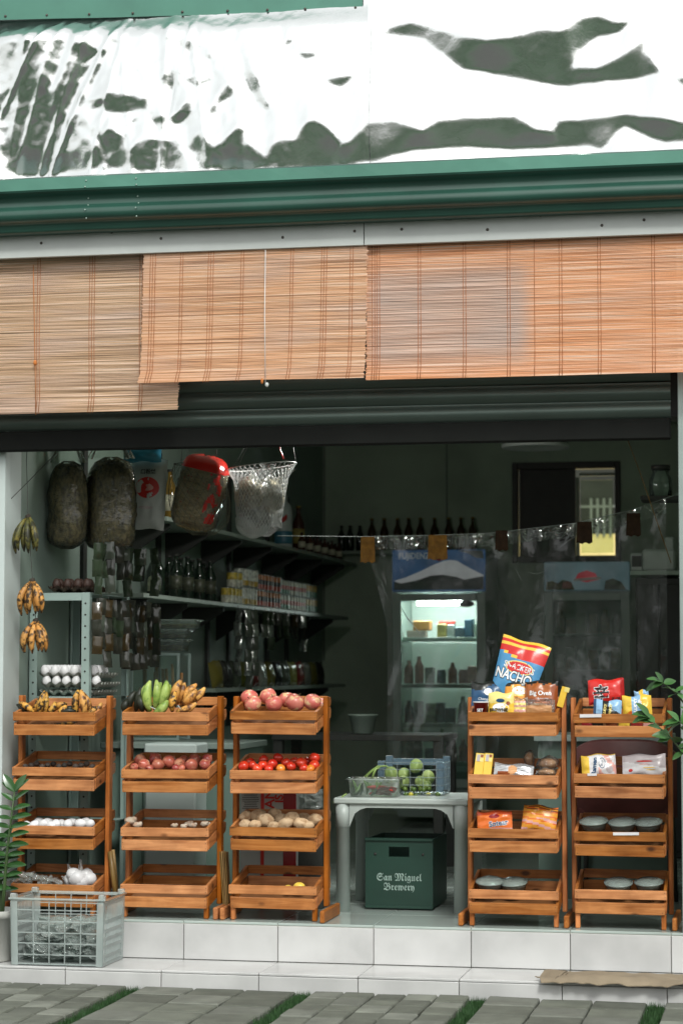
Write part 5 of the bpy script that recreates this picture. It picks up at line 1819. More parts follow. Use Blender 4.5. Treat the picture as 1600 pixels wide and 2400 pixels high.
for k in range(8):
    tag(inst('soy_bottle', m_, None, (SX - .04 - .07 * (k % 2), 1.95 + k * .115, 1.406)), '%s dark green bottle from the front, left of the cans' % ORD[k], 'bottle', 'dark bottles on the middle shelf')
t = thing('rum_bottle', 'flat bottle with an arched label, at the near end of the middle shelf', 'bottle', (SX - .05, 1.62, 1.406))
MB().lathe([(.001, 0), (.045, .002), (.048, .01), (.048, .12), (.03, .16), (.014, .18), (.014, .22), (.001, .221)], 16, sq=(1, .6)).obj('bottle_body', GRNG, t)
ap = MB()
V = [(.034 * math.cos(a) if 0 < k < 12 else (.034 if k == 0 else -.034), -.0312 + .006 * abs(math.cos(a)), .07 + .03 * math.sin(a)) for k, a in enumerate([math.pi * i / 12 for i in range(13)])]
V += [(-.034, -.0252, .02), (.034, -.0252, .02)]
ap.add(V, [tuple(range(len(V)))])
ap.obj('bottle_label', lb('dim2', (.16, .18, .12)), t)

# packets on the lowest shelf
PKM = [lb('olive', (.10, .09, .02)), lb('dark', (.03, .03, .025)), lb('dusk', (.07, .08, .06)), lb('lime', (.20, .20, .04)), lb('ruby', (.16, .03, .025)), lb('pale2', (.22, .24, .20))]
for k in range(14):
    Y = 2.85 + k * .21
    P = Vector((SX - .06, Y, .935 + .075))
    c = k % 6
    bag('%s packet from the front on the lowest shelf' % ORD[k], P, .15, .15, .05, [pk('shelf%d' % c, ((.16, .14, .03), (.03, .03, .028), (.09, .11, .08), (.24, .24, .05), (.22, .035, .03), (.30, .32, .28))[c], .22)], lambda u, v: 0, (R(-8), R(random.uniform(-6, 6)), R(80)), (), 'shelf_packet', 'packet', 'packets on the lowest shelf', seed=60 + k, nu=10, nv=9)

# hanging strips of sachets
SACH = [pk('sachet_dark', (.03, .032, .024), .18), pk('sachet_green', (.03, .045, .025), .14), pk('sachet_foil', (.34, .36, .34), .16, metal=.8), pk('sachet_amber', (.04, .028, .012), .14), pk('sachet_pale', (.07, .085, .065), .14)]


def sachet_m(w, h, m):
    b = MB()
    for sd_ in (-1, 1):
        b.grid(lambda u, v: ((u - .5) * w * sd_ * -1, sd_ * .008 * pprof(u, v) + .002 * math.sin(v * 11), (v - .5) * h), 6, 6)
    return b.mesh('sachet', m)


SM = [sachet_m(.046, .078, m) for m in SACH]


def strip(label, P, n, kinds, group, tilt=0., sc=1.):
    t = thing('sachet_strip', label, 'sachets', P, group, (0, 0, tilt))
    for k in range(n):
        inst('sachet', SM[kinds[k % len(kinds)]], t, (.003 * math.sin(k * 2 + P[1] * 9), 0, -(.036 + .075 * k) * sc), (random.uniform(-.2, .2), random.uniform(-.1, .1), random.uniform(-.7, .7)), (sc,) * 3)
    MB().tube([(0, 0, .02), (0, 0, -.01)], .0012, 4).obj('hanging_loop', CORD, t)


rn = random.Random(8)
for k in range(14):
    X = -1.475 + rn.uniform(-.01, .02)
    strip('%s sachet strip from the front hanging beside the steel rack' % ORD[k], (X, .36 + k * .072, at(250, 1402, .6).z - rn.uniform(0, .03)), rn.choice((3, 4)), rn.choice(([0, 0, 3], [3, 0], [0, 1], [0, 4, 0])), 'sachet strips beside the steel rack', rn.uniform(-.5, .5))
for k in range(9):
    X = -1.475 + rn.uniform(-.01, .03)
    strip('%s sachet strip from the front in the upper row over the steel rack' % ORD[k], (X, .34 + k * .10, at(250, 1272, .6).z - rn.uniform(0, .02)), rn.choice((2, 3)), rn.choice(([0, 4], [1, 1], [4, 0], [0, 0])), 'upper sachet strips', rn.uniform(-.5, .5))
for k in range(9):
    Y = (3.05, 3.3, 3.45, 3.7, 3.85, 4.05, 4.25, 4.5, 4.75)[k]
    strip('%s sachet strip from the front hanging from the middle shelf' % ORD[k], (SX + .015, Y, 1.375), (5, 6, 5, 2, 3, 2, 2, 2, 3)[k], ([2], [2, 4], [4, 2], [1, 4], [1, 2], [0, 1], [4, 1], [3, 0], [2, 0])[k], 'sachet strips under the middle shelf', rn.uniform(-.3, .3))

# steel rack by the left wall
sr = thing('steel_rack', 'slotted grey-green steel rack by the left wall, holding egg trays', 'rack', (0, 0, 0))
SRX0, SRX1, SRY0, SRY1 = -1.800, at(208, 1500, .40).x, .40, 1.0
zt1, zt2 = at(140, 1389, .40).z, at(140, 1632, .40).z
for x, sx in ((SRX0, 1), (SRX1, -1)):
    for y, sy in ((SRY0, 1), (SRY1, -1)):
        q = MB()
        q.box((x + sx * .016, y, zt1 / 2), (.034, .003, zt1), 0)
        q.box((x - (.0015 * sx), y + sy * .017, zt1 / 2), (.003, .034, zt1), 0)
        po = q.obj('post', STEEL, sr)
        if sy > 0:
            ho = MB()
            for k in range(int(zt1 / .05)):
                ho.lathe([(.0045, 0), (.0045, .001), (.001, .001)], 8, M=Matrix.Translation((x + sx * .016, y - .0018, .03 + k * .05)) @ Matrix.Rotation(R(90), 4, 'X'))
            h_ = ho.obj('slot_hole', DARK, po)
            h_['kind'] = 'stuff'
for z in (zt1, zt2, .35):
    q = MB()
    q.box(((SRX0 + SRX1) / 2, (SRY0 + SRY1) / 2, z - .004), (SRX1 - SRX0 - .012, SRY1 - SRY0 - .012, .004))
    q.box(((SRX0 + SRX1) / 2, SRY0 + .005, z - .018), (SRX1 - SRX0 - .07, .003, .034))
    q.obj('rack_shelf', STEEL, sr)
# egg trays
PULP = mat('grey_pulp', (.36, .38, .34), .9, .12, 30, bump=.3)
PULPB = mat('brown_pulp', (.07, .045, .03), .9, .2, 30, bump=.3)


def tray_mesh(nx, ny, p, m, hgt=.028):
    b = MB()

    def f(u, v):
        x, y = u * nx, v * ny
        return ((x - nx / 2) * p, (y - ny / 2) * p, hgt * .5 * (-math.cos(2 * math.pi * x) * .5 - math.cos(2 * math.pi * y) * .5) * -1)
    b.grid(f, nx * 6, ny * 6)
    return b.mesh('egg_tray', m)


TMW = tray_mesh(6, 7, .046, PULP)
tw_ = (SRX0 + SRX1) / 2
for k, (z, dx) in enumerate(((.016, -.002), (.050, .012), (.092, .004))):
    o = inst('egg_tray', TMW, None, (tw_ + .015 + dx + .01, SRY0 + .20, zt2 + z), (0, 0, R(random.uniform(-2, 2))))
    tag(o, '%s pale egg tray of the stack on the steel rack' % ['lowest', 'middle', 'topmost'][k], 'egg tray', 'egg trays on the steel rack')
for j in range(4):
    for i in range(6):
        egg_o = egg(None, 0)
        egg_o.rotation_euler = (random.uniform(-.2, .2), random.uniform(-.2, .2), 0)
        egg_o.location = (tw_ + .029 + (i - 2.5) * .046, SRY0 + .20 + (j - 3) * .046, zt2 + .092 + .020)
        tag(egg_o, '%s white egg from the left, %s row from the front, topmost tray' % (ORD[i], ORD[j]), 'egg', 'eggs in the topmost tray')
for i in range(6):
    egg_o = egg(None, 0)
    egg_o.rotation_euler = (0, 0, 0)
    egg_o.location = (tw_ + .037 + (i - 2.5) * .046, SRY0 + .20 - 3 * .046, zt2 + .050 + .017)
    tag(egg_o, '%s white egg from the left peeping out of the middle tray' % ORD[i], 'egg', 'eggs in the middle tray')
o = inst('egg_tray', tray_mesh(5, 6, .046, PULPB), None, (tw_ + .05, SRY0 + .16, zt1 + .018))
tag(o, 'dark brown egg tray on top of the steel rack', 'egg tray')
BREGG = mat('brown_egg', (.045, .02, .014), .6, .15)
eb = bpy.data.meshes.new_from_object(egg_o)
eb.materials.clear()
eb.materials.append(BREGG)
for i in range(4):
    for j in range(2):
        e_ = inst('egg', eb, None, (tw_ + .066 + (i - 2) * .046 + random.uniform(-.004, .004), SRY0 + .16 + (j - 2.5) * .046, zt1 + .038))
        tag(e_, '%s brown egg from the left, %s row, on top of the steel rack' % (ORD[i], ['front', 'second'][j]), 'egg', 'brown eggs on the steel rack')

# big clear bags of noodles hanging at the upper left
NOOD = mat('brown_noodle', (.23, .175, .075), .6, .75, 70, bump=1., bscale=90, stretch=(1, 1, .5))
for k, (l, r, t_, b_2, Y) in enumerate(((112, 206, 1072, 1284, .62), (196, 322, 1062, 1292, .72))):
    P, w, h = pxy(l, r, t_, b_2, Y)
    t = thing('noodle_bag', ['left', 'right'][k] + ' of two big hanging clear bags of brown noodles', 'noodle bag', P, 'hanging noodle bags')
    b = MB()

    def body(u, v, s=1., w=w, h=h, k=k):
        a = 2 * math.pi * u
        z = -h / 2 + h * .95 * v
        rr = max(.02, 1 - abs(2 * v - 1) ** 5) ** .3 * (1 - .12 * v) * (1 if v < .8 else 1 - (v - .8) * 1.0)
        rr *= 1 + .13 * mnoise.noise(Vector((math.cos(a) * 1.5, math.sin(a) * 1.5, v * 4 + k * 5))) + .07 * mnoise.noise(Vector((math.cos(a) * 4, math.sin(a) * 4, v * 9 + k * 5)))
        return (w / 2 * rr * s * math.cos(a), .07 * rr * s * math.sin(a), z * s)
    b.grid(lambda u, v: body(u, v, .95), 26, 18)
    rs_ = random.Random(70 + k)
    for q in range(520):
        u0, v0 = rs_.random(), rs_.uniform(.03, .97)
        du, dv, ph = rs_.uniform(-.012, .012) + .02 * rs_.choice((-1, 1)), rs_.uniform(-.012, .012), rs_.uniform(0, 6)
        pts = [body((u0 + du * i + .006 * math.sin(i * 1.9 + ph)) % 1, min(.99, max(.01, v0 + dv * i + .010 * math.sin(i * 1.3 + ph))), .955 + .012 * math.sin(i + ph)) for i in range(8)]
        b.tube(pts, .0017, 3, cap=False)
    nd_ = b.obj('noodles', NOOD, t)
    nd_['kind'] = 'stuff'
    c = MB()
    c.grid(lambda u, v: body(u, v, 1.02), 26, 18)
    c.grid(lambda u, v: (w / 2 * (.80 - .62 * v) * math.cos(6.283 * u) * (1 + .12 * math.sin(u * 50)), .05 * (1 - .7 * v) * math.sin(6.283 * u) * (1 + .12 * math.sin(u * 43)), h * .44 + .15 * v), 40, 8)
    c.obj('bag_film', film('noodle_film', (.92, .95, .92), .05, .08, (.5, .56, .52), .5, 14, gloss=.4), t)
# white printed sack
P, w, h = pxy(305, 388, 1075, 1240, .95)
WSK = pk('sack_white', (.46, .50, .48), .4)
bag('white sack with a red oval and black characters, hanging upper left', P, w, h, .09, [WSK], lambda u, v: 0, (0, R(3), 0),
    [('oval', .33, .15, .54, .58, REDI), ('oval', .16, .045, .56, .58, P_PNK, .0016), ('口粉絲', .026, .54, .80, INK, {'bold': .0005}), ('oval', .22, .02, .54, .30, P_GRY)], 'printed_sack', 'sack', seed=21)
P, w, h = pxy(290, 378, 1044, 1082, .9)
bag('bright blue packet hanging at the very top left', P, w, h, .05, [pk('cyan', (.05, .30, .46))], lambda u, v: 0, (0, 0, 0), (), 'blue_packet', 'packet', seed=22)


def net(parent, P, prof, n, rows, m, r=.0011, tw=1.0):
    """two families of spiral cords over a surface prof(a, v) -> local point"""
    b = MB()
    for d in (-1, 1):
        for k in range(n):
            b.tube([prof(2 * math.pi * k / n + d * tw * v / rows * 1.6, v / rows) for v in range(rows + 1)], r, 3, cap=False)
    o = b.obj('net_cord', m, parent)
    o['kind'] = 'stuff'
    return o


NETW = mat('white_net', (.62, .64, .63), .6, .05)
NETG = mat('olive_net', (.16, .16, .11), .7, .1)
# right net basket, white
NY = 1.05
P = at(606, 1170, NY)
s = S(0, NY)
t = thing('net_basket', 'white string net basket of clear bags hanging near the ceiling', 'basket', P, 'hanging net baskets')


def prw(a, v):
    z = (-88 + 165 * v) * s
    rr = (46 + 22 * v ** .8 + 15 * max(0, v - .82) / .18) * s * (1 if v > .12 else .55 + 3.7 * v)
    tl = .0 + .20 * max(0, v - .6) / .4
    x = rr * math.cos(a)
    return Vector((x + 6 * s * v, rr * .8 * math.sin(a), z + tl * x * .5))


net(t, P, prw, 40, 12, NETW, .0013)
q = MB()
q.tube([prw(2 * math.pi * k / 28, 1) for k in range(29)], .0028, 6, cap=False)
q.obj('hoop', NETW, t)
q = MB()
q.tube([prw(.0, 1), prw(.3, 1) + Vector((-.02, 0, .12))], .0014, 4)
q.tube([prw(2.6, 1), Vector((-.03, 0, .30))], .0012, 4)
q.tube([prw(4.0, 1), Vector((-.04, 0, .30))], .0012, 4)
q.obj('hanging_wire', CORD, t)
MILKY = film('milky_bag', (.95, .96, .95), .30, .16, (.85, .87, .86), .35, 26, gloss=.45)
BEIGE = mat('pale_noodles', (.62, .54, .38), .7, .35, 40, bump=.6)
for k, (dx, dz, rx, rz, m_, lab) in enumerate(((-10, -55, 44, 36, WSK, 'white bowl-shaped pack at the bottom of the white net'), (-20, 6, 36, 40, BEIGE, 'pack of pale noodles in the white net, left'), (32, 4, 28, 38, BEIGE, 'pack of pale noodles in the white net, right'))):
    o = tag(MB().ell((0, 0, 0), (rx * s, rx * s * .72, rz * s), 18, 12, nz=.22, seed=k).obj('food_pack', m_, None, P + Vector((dx * s, 0, dz * s))), lab, 'food pack', 'packs in the white net')
o = crumple(MB(), (0, 0, 0), 104 * s, 124 * s, 76 * s, 4, 40)
for (x, z, dx, dz) in ((15, 40, 4, 50), (42, 38, 26, 40), (-5, 42, -4, 40)):
    o.grid(lambda u, v: ((x + dx * v + (u - .5) * 24 * (.5 + v)) * s, (.012 * math.sin(u * 9 + v * 5)) - .01, (z + dz * v) * s), 8, 8)
tag(o.obj('clear_bag', MILKY, None, P + Vector((6 * s, -.01, -8 * s))), 'crumpled shiny clear bag filling the white net', 'bag')
# left net with the red-topped noodle pack
P = at(466, 1158, .98)
t = thing('net_bag', 'olive net bag around the red-topped noodle pack', 'net bag', P, 'hanging net baskets')
s = S(0, .98)


def pro(a, v):
    z = (-98 + 170 * v) * s
    rr = (40 + 34 * math.sin(math.pi * min(1, v * .8 + .1))) * s * (1 if v > .15 else .5 + 3.3 * v)
    return Vector((rr * math.cos(a) - 10 * s * v + 12 * s * (1 - v), rr * .75 * math.sin(a), z))


net(t, P, pro, 26, 11, NETG, .0009)
q = MB()
q.tube([pro(2 * math.pi * k / 24, 1) for k in range(25)], .0022, 6, cap=False)
for a in (0, 2.2, 4.2):
    q.tube([pro(a, 1), pro(a, 1) + Vector((.01, 0, .15))], .001, 4)
q.obj('hoop', CORD, t)
RNOOD = fruit_mat('golden_noodles', (.42, .28, .10), (.66, .52, .26), (.48, .10, .04), .5, 22, bump=.7, thr=.6)
t = thing('noodle_pack', 'rounded noodle pack with a bright red top, leaning in the olive net', 'noodle pack', P + Vector((2 * s, 0, 2 * s)), None, (R(4), R(14), 0))


def pbody(u, v, k=1.):
    a = 2 * math.pi * u
    ca, sa = math.cos(a), math.sin(a)
    e = .6
    rr = max(.01, 1 - abs(2 * v - 1) ** 6) ** .35 * (1 + .10 * mnoise.noise(Vector((ca * 2, sa * 2, v * 5))))
    return Vector((54 * s * rr * k * math.copysign(abs(ca) ** e, ca), 44 * s * rr * k * math.copysign(abs(sa) ** e, sa), (v - .5) * 180 * s))


q = MB()
q.grid(lambda u, v: pbody(u, v, .96), 30, 22)
rs_ = random.Random(77)
for i_ in range(420):
    u0, v0 = rs_.random(), rs_.uniform(.04, .84)
    du, dv, ph = rs_.choice((-1, 1)) * rs_.uniform(.008, .03), rs_.uniform(-.014, .014), rs_.uniform(0, 6)
    q.tube([pbody((u0 + du * i + .008 * math.sin(i * 1.7 + ph)) % 1, min(.9, max(.02, v0 + dv * i + .012 * math.sin(i * 1.4 + ph))), .975) for i in range(8)], .0018, 3, cap=False)
nd_ = q.obj('noodles', RNOOD, t)
nd_['kind'] = 'stuff'
REDW = pk('red_wrap', (.62, .03, .02), .2)
q = MB()
q.grid(lambda u, v: pbody(u, .80 + .2 * v, 1.05) + Vector((0, 0, .004 + .006 * mnoise.noise(Vector((u * 12, v * 3, 3))))), 36, 8)
q.obj('red_top', REDW, t)
q = MB()
q.grid(lambda u, v: pbody(.80 + .16 * u, .14 + .66 * v, 1.04 + .03 * mnoise.noise(Vector((u * 5, v * 9, 6)))), 10, 24, mf=lambda u, v: 0 if mnoise.noise(Vector((u * 2.5, v * 5, 2))) > -.02 else 1)
q.obj('side_wrap', [REDW, CLEAR], t)
MB().grid(lambda u, v: pbody(u, .04 + .92 * v, 1.035), 30, 20).obj('bag_film', CLEAR, t)
t = MB()
pA, pB = at(652, 1042, 1.0), at(664, 1075, 1.02)
tag(MB().tube([pA, pB], .003, 6).obj('red_rope', P_RED), 'short red rope above the white net basket', 'rope')

# light bulb hanging behind the shutter, which lights the nets and the upper left wall
lp = Vector((at(730, 1000, 1.2).x, 1.2, 2.20))
lt = thing('light_bulb', 'lit bulb hanging from the ceiling just behind the shutter', 'lamp', lp)
MB().tube([(0, 0, .09), (0, 0, .57)], .003, 6).obj('cord', DARK, lt)
MB().lathe([(.014, .03), (.016, .09), (.001, .092)], 12).obj('socket', WHITEP, lt)
MB().lathe([(.001, -.045), (.02, -.04), (.030, -.02), (.030, 0), (.018, .025), (.014, .034)], 14).obj('glass', mat('bulb_glow', (1, .97, .9), .4, 0, emit=8), lt)
ld = bpy.data.lights.new('bulb_light', 'POINT')
ld.energy = 13
ld.color = (1, .98, .94)
ld.shadow_soft_size = .06
lo = bpy.data.objects.new('bulb_light', ld)
COL.objects.link(lo)
lo.parent = lt
lo.location = (0, 0, -.09)

# ------------------------------------------------------------------ fridges at the back
FRM = mat('fridge_grey', (.36, .44, .40), .4, .06, 5)
GLS = film('fridge_glass', (.80, .88, .84), .15, .05, (.34, .44, .39), .0, gloss=.35)
SNOW = mat('snow_print', (.62, .64, .66), .5, .08, 20, emit=.12)


def fridge(label, l, r, top, sign_b, Yf, lit):
    A, B = at(l, top, Yf), at(r, sign_b, Yf)
    w, zt, zs = B.x - A.x, A.z, B.z
    t = thing('display_fridge', label, 'fridge', ((A.x + B.x) / 2, Yf, 0))
    q = MB()
    D = .62
    for sx in (-1, 1):
        q.box((sx * (w / 2 - .015), D / 2, zt / 2 + .04), (.03, D, zt - .085))
    q.box((0, D - .015, zt / 2 + .04), (w - .062, .03, zt - .09))
    q.box((0, D / 2, zt - .015), (w - .062, D - .04, .03))
    q.box((0, D / 2, zs - .015), (w - .062, D - .04, .03))
    q.box((0, D / 2, .14), (w - .062, D - .04, .2))
    q.obj('cabinet', FRM, t)
    q = MB()
    q.box((0, -.012, (zs + zt) / 2), (w, .022, zt - zs), .006)
    sgn = q.obj('sign_panel', mat('sign_blue' if lit else 'sign_pale_blue', (.035, .11, .26) if lit else (.22, .38, .45), .35, .35, 5, emit=.12 if lit else .05), t)
    f = MB()
    for sx in (-1, 1):
        f.box((sx * (w / 2 - .03), -.012, (zs + .24) / 2), (.06, .024, zs - .26), .004)
    f.box((0, -.0125, zs - .04), (w - .121, .024, .05), .004)
    f.box((0, -.0125, .27), (w - .121, .024, .06), .004)
    f.obj('door_frame', FRM, t)
    MB().box((0, -.010, (zs + .24) / 2), (w - .12, .005, zs - .33)).obj('door_glass', GLS, t)
    return t, w, zt, zs, sgn


F1Y = 5.85
fr, fw, fzt, fzs, sgn = fridge('tall display fridge with a snowy mountain on its sign, lit inside', 920, 1138, 1290, 1386, F1Y, True)
sh_, zc = fzt - fzs, (fzt + fzs) / 2


def on_sign(pts, m_, off, name='sign_print'):
    V = [(-fw / 2 + fw * u, -.0235 - off, fzt - sh_ * v) for u, v in pts]
    MB().add(V, [tuple(range(len(V)))[::-1]]).obj(name, m_, sgn)


on_sign([(.02, .96), (.02, .76), (.1, .80), (.25, .74), (.42, .62), (.55, .60), (.7, .66), (.78, .72), (.98, .64), (.98, .96)], mat('dark_hill', (.018, .035, .035), .5, .3, 12), .0024)
on_sign([(.02, .74), (.15, .66), (.30, .52), (.45, .36), (.55, .27), (.62, .25), (.70, .27), (.78, .38), (.88, .50), (.985, .62), (.98, .70), (.78, .74), (.7, .68), (.55, .62), (.42, .65), (.25, .76), (.1, .82)], SNOW, .0012)
on_sign([(.70, .02), (.97, .02), (.985, .22), (.9, .2), (.82, .1)], mat('cloud_print', (.30, .32, .36), .5, .4, 9), .0012)
lettering(sgn, 'FUJIDENZO', .058, mat('sign_white', (.5, .55, .56), .5, emit=.07), lambda x, y: (-fw / 2 + fw * .27 + x, -.0248, fzt - sh_ * .15 + y), bold=.0012, sx=.85)
MB().lathe([(.03, 0), (.03, .001), (.001, .0012)], 14, M=Matrix.Translation((-fw / 2 + fw * .51, -.0262, fzt - sh_ * .17)) @ Matrix.Rotation(R(90), 4, 'X')).obj('red_mark', REDI, sgn)
pt, pt2 = at(985, 1418, F1Y + .1), at(1096, 1418, F1Y + .1)
tubm = MB()
tubm.tube([(-(pt2.x - pt.x) / 2, .09, fzs - .075), ((pt2.x - pt.x) / 2, .09, fzs - .075)], .014, 10)
tubm.obj('light_tube', mat('tube_glow', (1, .97, 1.0), .4, 0, emit=130), fr)
LIN = mat('fridge_liner', (.70, .78, .74), .5, .04)
MB().box((0, .588, (fzs + .3) / 2), (fw - .07, .004, fzs - .34)).obj('liner', LIN, fr)
zsh = [at(1030, y, F1Y + .1).z for y in (1500, 1608, 1700, 1790)]
for z in zsh:
    MB().box((0, .30, z), (fw - .07, .5, .006)).obj('shelf', film('shelf_glass', (.92, .96, .94), .06, .1, crinkle=0, gloss=.2), fr)
    MB().box((0, .045, z + .002), (fw - .07, .01, .03), .002).obj('price_rail', FRM, fr)
MB().lathe([(.001, .006), (.035, .005), (.04, 0)], 14, M=Matrix.Translation((fw * .30, -.003 - .026, fzs - .085)) @ Matrix.Rotation(R(90), 4, 'X'), sq=(1.3, .6)).obj('door_sticker', DARK, fr)
rn = random.Random(3)


def stock(rn, hh, m):
    q = rn.random()
    if q < .38:
        return MB().lathe([(.030, 0), (.032, .005), (.032, hh * .66), (.014, hh * .84), (.014, hh), (.001, hh)], 12).obj('drink_bottle', m), 'bottle'
    if q < .7:
        w = rn.uniform(.05, .072)
        return MB().box((0, 0, hh * .36), (w, .07, hh * .72), .004).obj('drink_carton', m), 'carton'
    r = rn.uniform(.028, .036)
    return MB().lathe([(r * .9, 0), (r, .006), (r, hh * .5), (r * .85, hh * .56), (r * .85, hh * .62), (.001, hh * .62)], 14).obj('food_jar', m), 'jar'


items = [(955, 1000, 1478, 1500, (.5, .40, .36), 'pink-white carton row'), (970, 1010, 1455, 1478, (.5, .22, .05), 'orange pack lying on the cartons'), (1026, 1048, 1462, 1500, (.42, .34, .10), 'yellow-green carton with a red lid'), (1050, 1066, 1464, 1500, (.45, .50, .48), 'pale tub'), (1068, 1090, 1470, 1500, (.05, .09, .13), 'dark blue tub'), (1090, 1110, 1452, 1500, (.05, .12, .20), 'blue carton'), (1112, 1126, 1462, 1500, (.40, .46, .42), 'white carton')]
for k, (l, r, t_, b_2, c, lab) in enumerate(items):
    P, w, h = pxy(l, r, t_, b_2, F1Y + .14)
    o = MB().box((0, 0, 0), (w, .10, h), .006).obj('fridge_carton', mat('carton%d' % k, c, .45, .3, 14), None, (P.x, P.y, P.z))
    tag(o, '%s on the lit top shelf of the fridge' % lab, 'carton', 'goods on the lit fridge shelf')
    CART = o if k == 2 else (None if k < 2 else CART)
P, w, h = pxy(1028, 1066, 1456, 1463, F1Y + .12)
MB().box((P.x - CART.location.x, 0, P.z - CART.location.z), (w, .05, h), .003).obj('lid', REDI, CART)
for j, z in enumerate(zsh[1:]):
    for k in range(7):
        hh = rn.uniform(.15, .23)
        c = rn.choice(((.10, .14, .12), (.06, .12, .16), (.10, .22, .08), (.25, .27, .25), (.24, .10, .08)))
        o, kd = stock(rn, hh, mat('drink%d%d' % (j, k), c, .35, .5, 30))
        o.location = (fr.location.x - fw / 2 + .08 + k * .075 + rn.uniform(-.008, .008), F1Y + .14 + rn.uniform(-.03, .05), z + .005)
        tag(o, '%s item from the left, a %s, on the %s shelf below the lit one' % (ORD[k], kd, ['first', 'second', 'third'][j]), kd, 'goods in the lit fridge')
fr2, fw2, fzt2, fzs2, sgn2 = fridge('dim display fridge with a pale blue sign, right of the lit one', 1275, 1476, 1318, 1384, 5.75, False)
fw, fzt, sh_, sgn = fw2, fzt2, fzt2 - fzs2, sgn2
RDL = mat('red_logo', (.45, .03, .05), .4, emit=.15)
on_sign([(.36, .62), (.40, .40), (.50, .30), (.60, .40), (.64, .62), (.50, .72)], RDL, .0012, 'red_emblem')
on_sign([(.34, .60), (.66, .52), (.67, .60), (.35, .68)], WINK, .002, 'white_stroke')
on_sign([(.02, .98), (.03, .7), (.1, .66), (.16, .74), (.22, .62), (.32, .7), (.36, .98)], mat('veg_print', (.10, .10, .03), .5, .6, 20), .0012)
on_sign([(.21, .92), (.22, .72), (.28, .66), (.33, .76), (.32, .92)], mat('tomato_print', (.35, .07, .03), .5, .3, 20), .0022)
on_sign([(.70, .98), (.72, .66), (.80, .58), (.9, .7), (.96, .98)], mat('veg_print2', (.07, .10, .06), .5, .6, 20), .0012)
for j, py in enumerate((1488, 1572, 1660)):
    z = at(1370, py, 5.85).z
    MB().box((0, .30, z), (fw2 - .07, .5, .012), .002).obj('shelf', FRM, fr2)
    for k in range(6):
        hh = rn.uniform(.11, .18)
        c = rn.choice(((.16, .20, .09), (.12, .15, .12), (.34, .17, .06), (.12, .24, .14)))
        o, kd = stock(rn, hh * 1.2, mat('drinkb%d%d' % (j, k), c, .35, .5, 30))
        o.location = (fr2.location.x - fw2 / 2 + .09 + k * .075 + rn.uniform(-.008, .008), 5.75 + .14 + rn.uniform(-.03, .05), z + .007)
        tag(o, '%s item from the left, a %s, on the %s shelf of the dim fridge' % (ORD[k], kd, ['upper', 'middle', 'lower'][j]), kd, 'goods in the dim fridge')

# clear plastic curtain hung from a string with brown tape
CY = 1.12
top = [(650, 1256), (848, 1258), (1000, 1255), (1145, 1250), (1350, 1226), (1480, 1195), (1610, 1150)]
tag(MB().tube([at(x, y, CY) for x, y in top], .0016, 5).obj('curtain_string', mat('pale_string', (.35, .40, .38), .6)), 'thin string stretched across the shop holding the plastic curtain', 'string')


def topy(px):
    for (x0, y0), (x1, y1) in zip(top, top[1:]):
        if x0 <= px <= x1:
            return y0 + (y1 - y0) * (px - x0) / (x1 - x0)
    return top[-1][1]


pcb = MB()


def curt(u, v):
    pxt = 852 + (1560 - 852) * u
    p = at(pxt, topy(pxt) + 1, CY)
    z0 = p.z
    z1 = .62
    k = v ** 1.0
    x = p.x + (.11 * (1 - u) ** 6) * min(1, v * 2.5)
    y = CY + .012 + .05 * mnoise.noise(Vector((u * 9 + 2.2 * v, v * 1.7, 3))) * (.15 + k) + .006 * mnoise.noise(Vector((u * 26 - 5 * v, v * 3, 8))) * (.35 + .4 * k) + (.012 * math.sin(u * 60) * max(0, 1 - v * 9))
    return (x, y, z0 + (z1 - z0) * v)


pcb.grid(curt, 130, 60)
CURT = film('curtain_film', (.94, .96, .95), .014, .08, (.55, .64, .59), .15, 6, gloss=.5)
cu_ = tag(pcb.obj('plastic_curtain', CURT), 'clear plastic sheet hanging across the back half of the shop', 'plastic sheet')
hem = MB()
hem.grid(lambda u, v: (Vector(curt(u, v * .055)) + Vector((0, -.006 - .010 * mnoise.noise(Vector((u * 60, v * 3, 1))) - .006 * mnoise.noise(Vector((u * 22, v * 7, 4))), -.003 * mnoise.noise(Vector((u * 30, 2, 2)))))), 220, 8)
hem.obj('hem', film('hem_film', (.86, .90, .88), .06, .08, (.5, .58, .54), .9, 22, gloss=.5), cu_)
CREASE_SHINE = film('crease_shine_film', (.8, .85, .83), .35, .15, (.75, .8, .78), .2, 20, gloss=.8)  # pale ribbons along the creases, standing in for their bright sky shine
for pts, w_ in (([(868, 1318), (905, 1395), (935, 1430)], .0016), ([(930, 1408), (955, 1450), (985, 1486)], .006), ([(940, 1430), (965, 1462), (994, 1500)], .002), ([(968, 1505), (985, 1528), (1000, 1540)], .005), ([(985, 1512), (996, 1530)], .0015), ([(1250, 1252), (1290, 1248), (1320, 1240)], .0025),
                ([(1310, 1285), (1330, 1268), (1352, 1256)], .003), ([(1205, 1333), (1214, 1345), (1222, 1362)], .004), ([(1236, 1340), (1258, 1346), (1280, 1338)], .004), ([(900, 1280), (912, 1296), (940, 1304), (985, 1295), (1003, 1285)], .0013), ([(1052, 1276), (1100, 1274), (1150, 1268)], .0018), ([(885, 1276), (895, 1268)], .006)):
    b = MB()
    P_ = [at(x, y, CY - .014) for x, y in pts]
    for i in range(len(P_) - 1):
        for j in range(4):
            pass
    b.tube([p.lerp(q_, t_) for p, q_ in zip(P_, P_[1:]) for t_ in (0, .25, .5, .75)] + [P_[-1]], [w_ * math.sin(math.pi * (k + .4) / (4 * len(P_) - 3 + .8)) for k in range(4 * len(P_) - 3)], 6, squash=.35)
    b.obj('crease_shine', CREASE_SHINE, cu_)
TAPE = mat('brown_tape', (.30, .14, .02), .5, .4, 30, bump=.3, spec=.25)
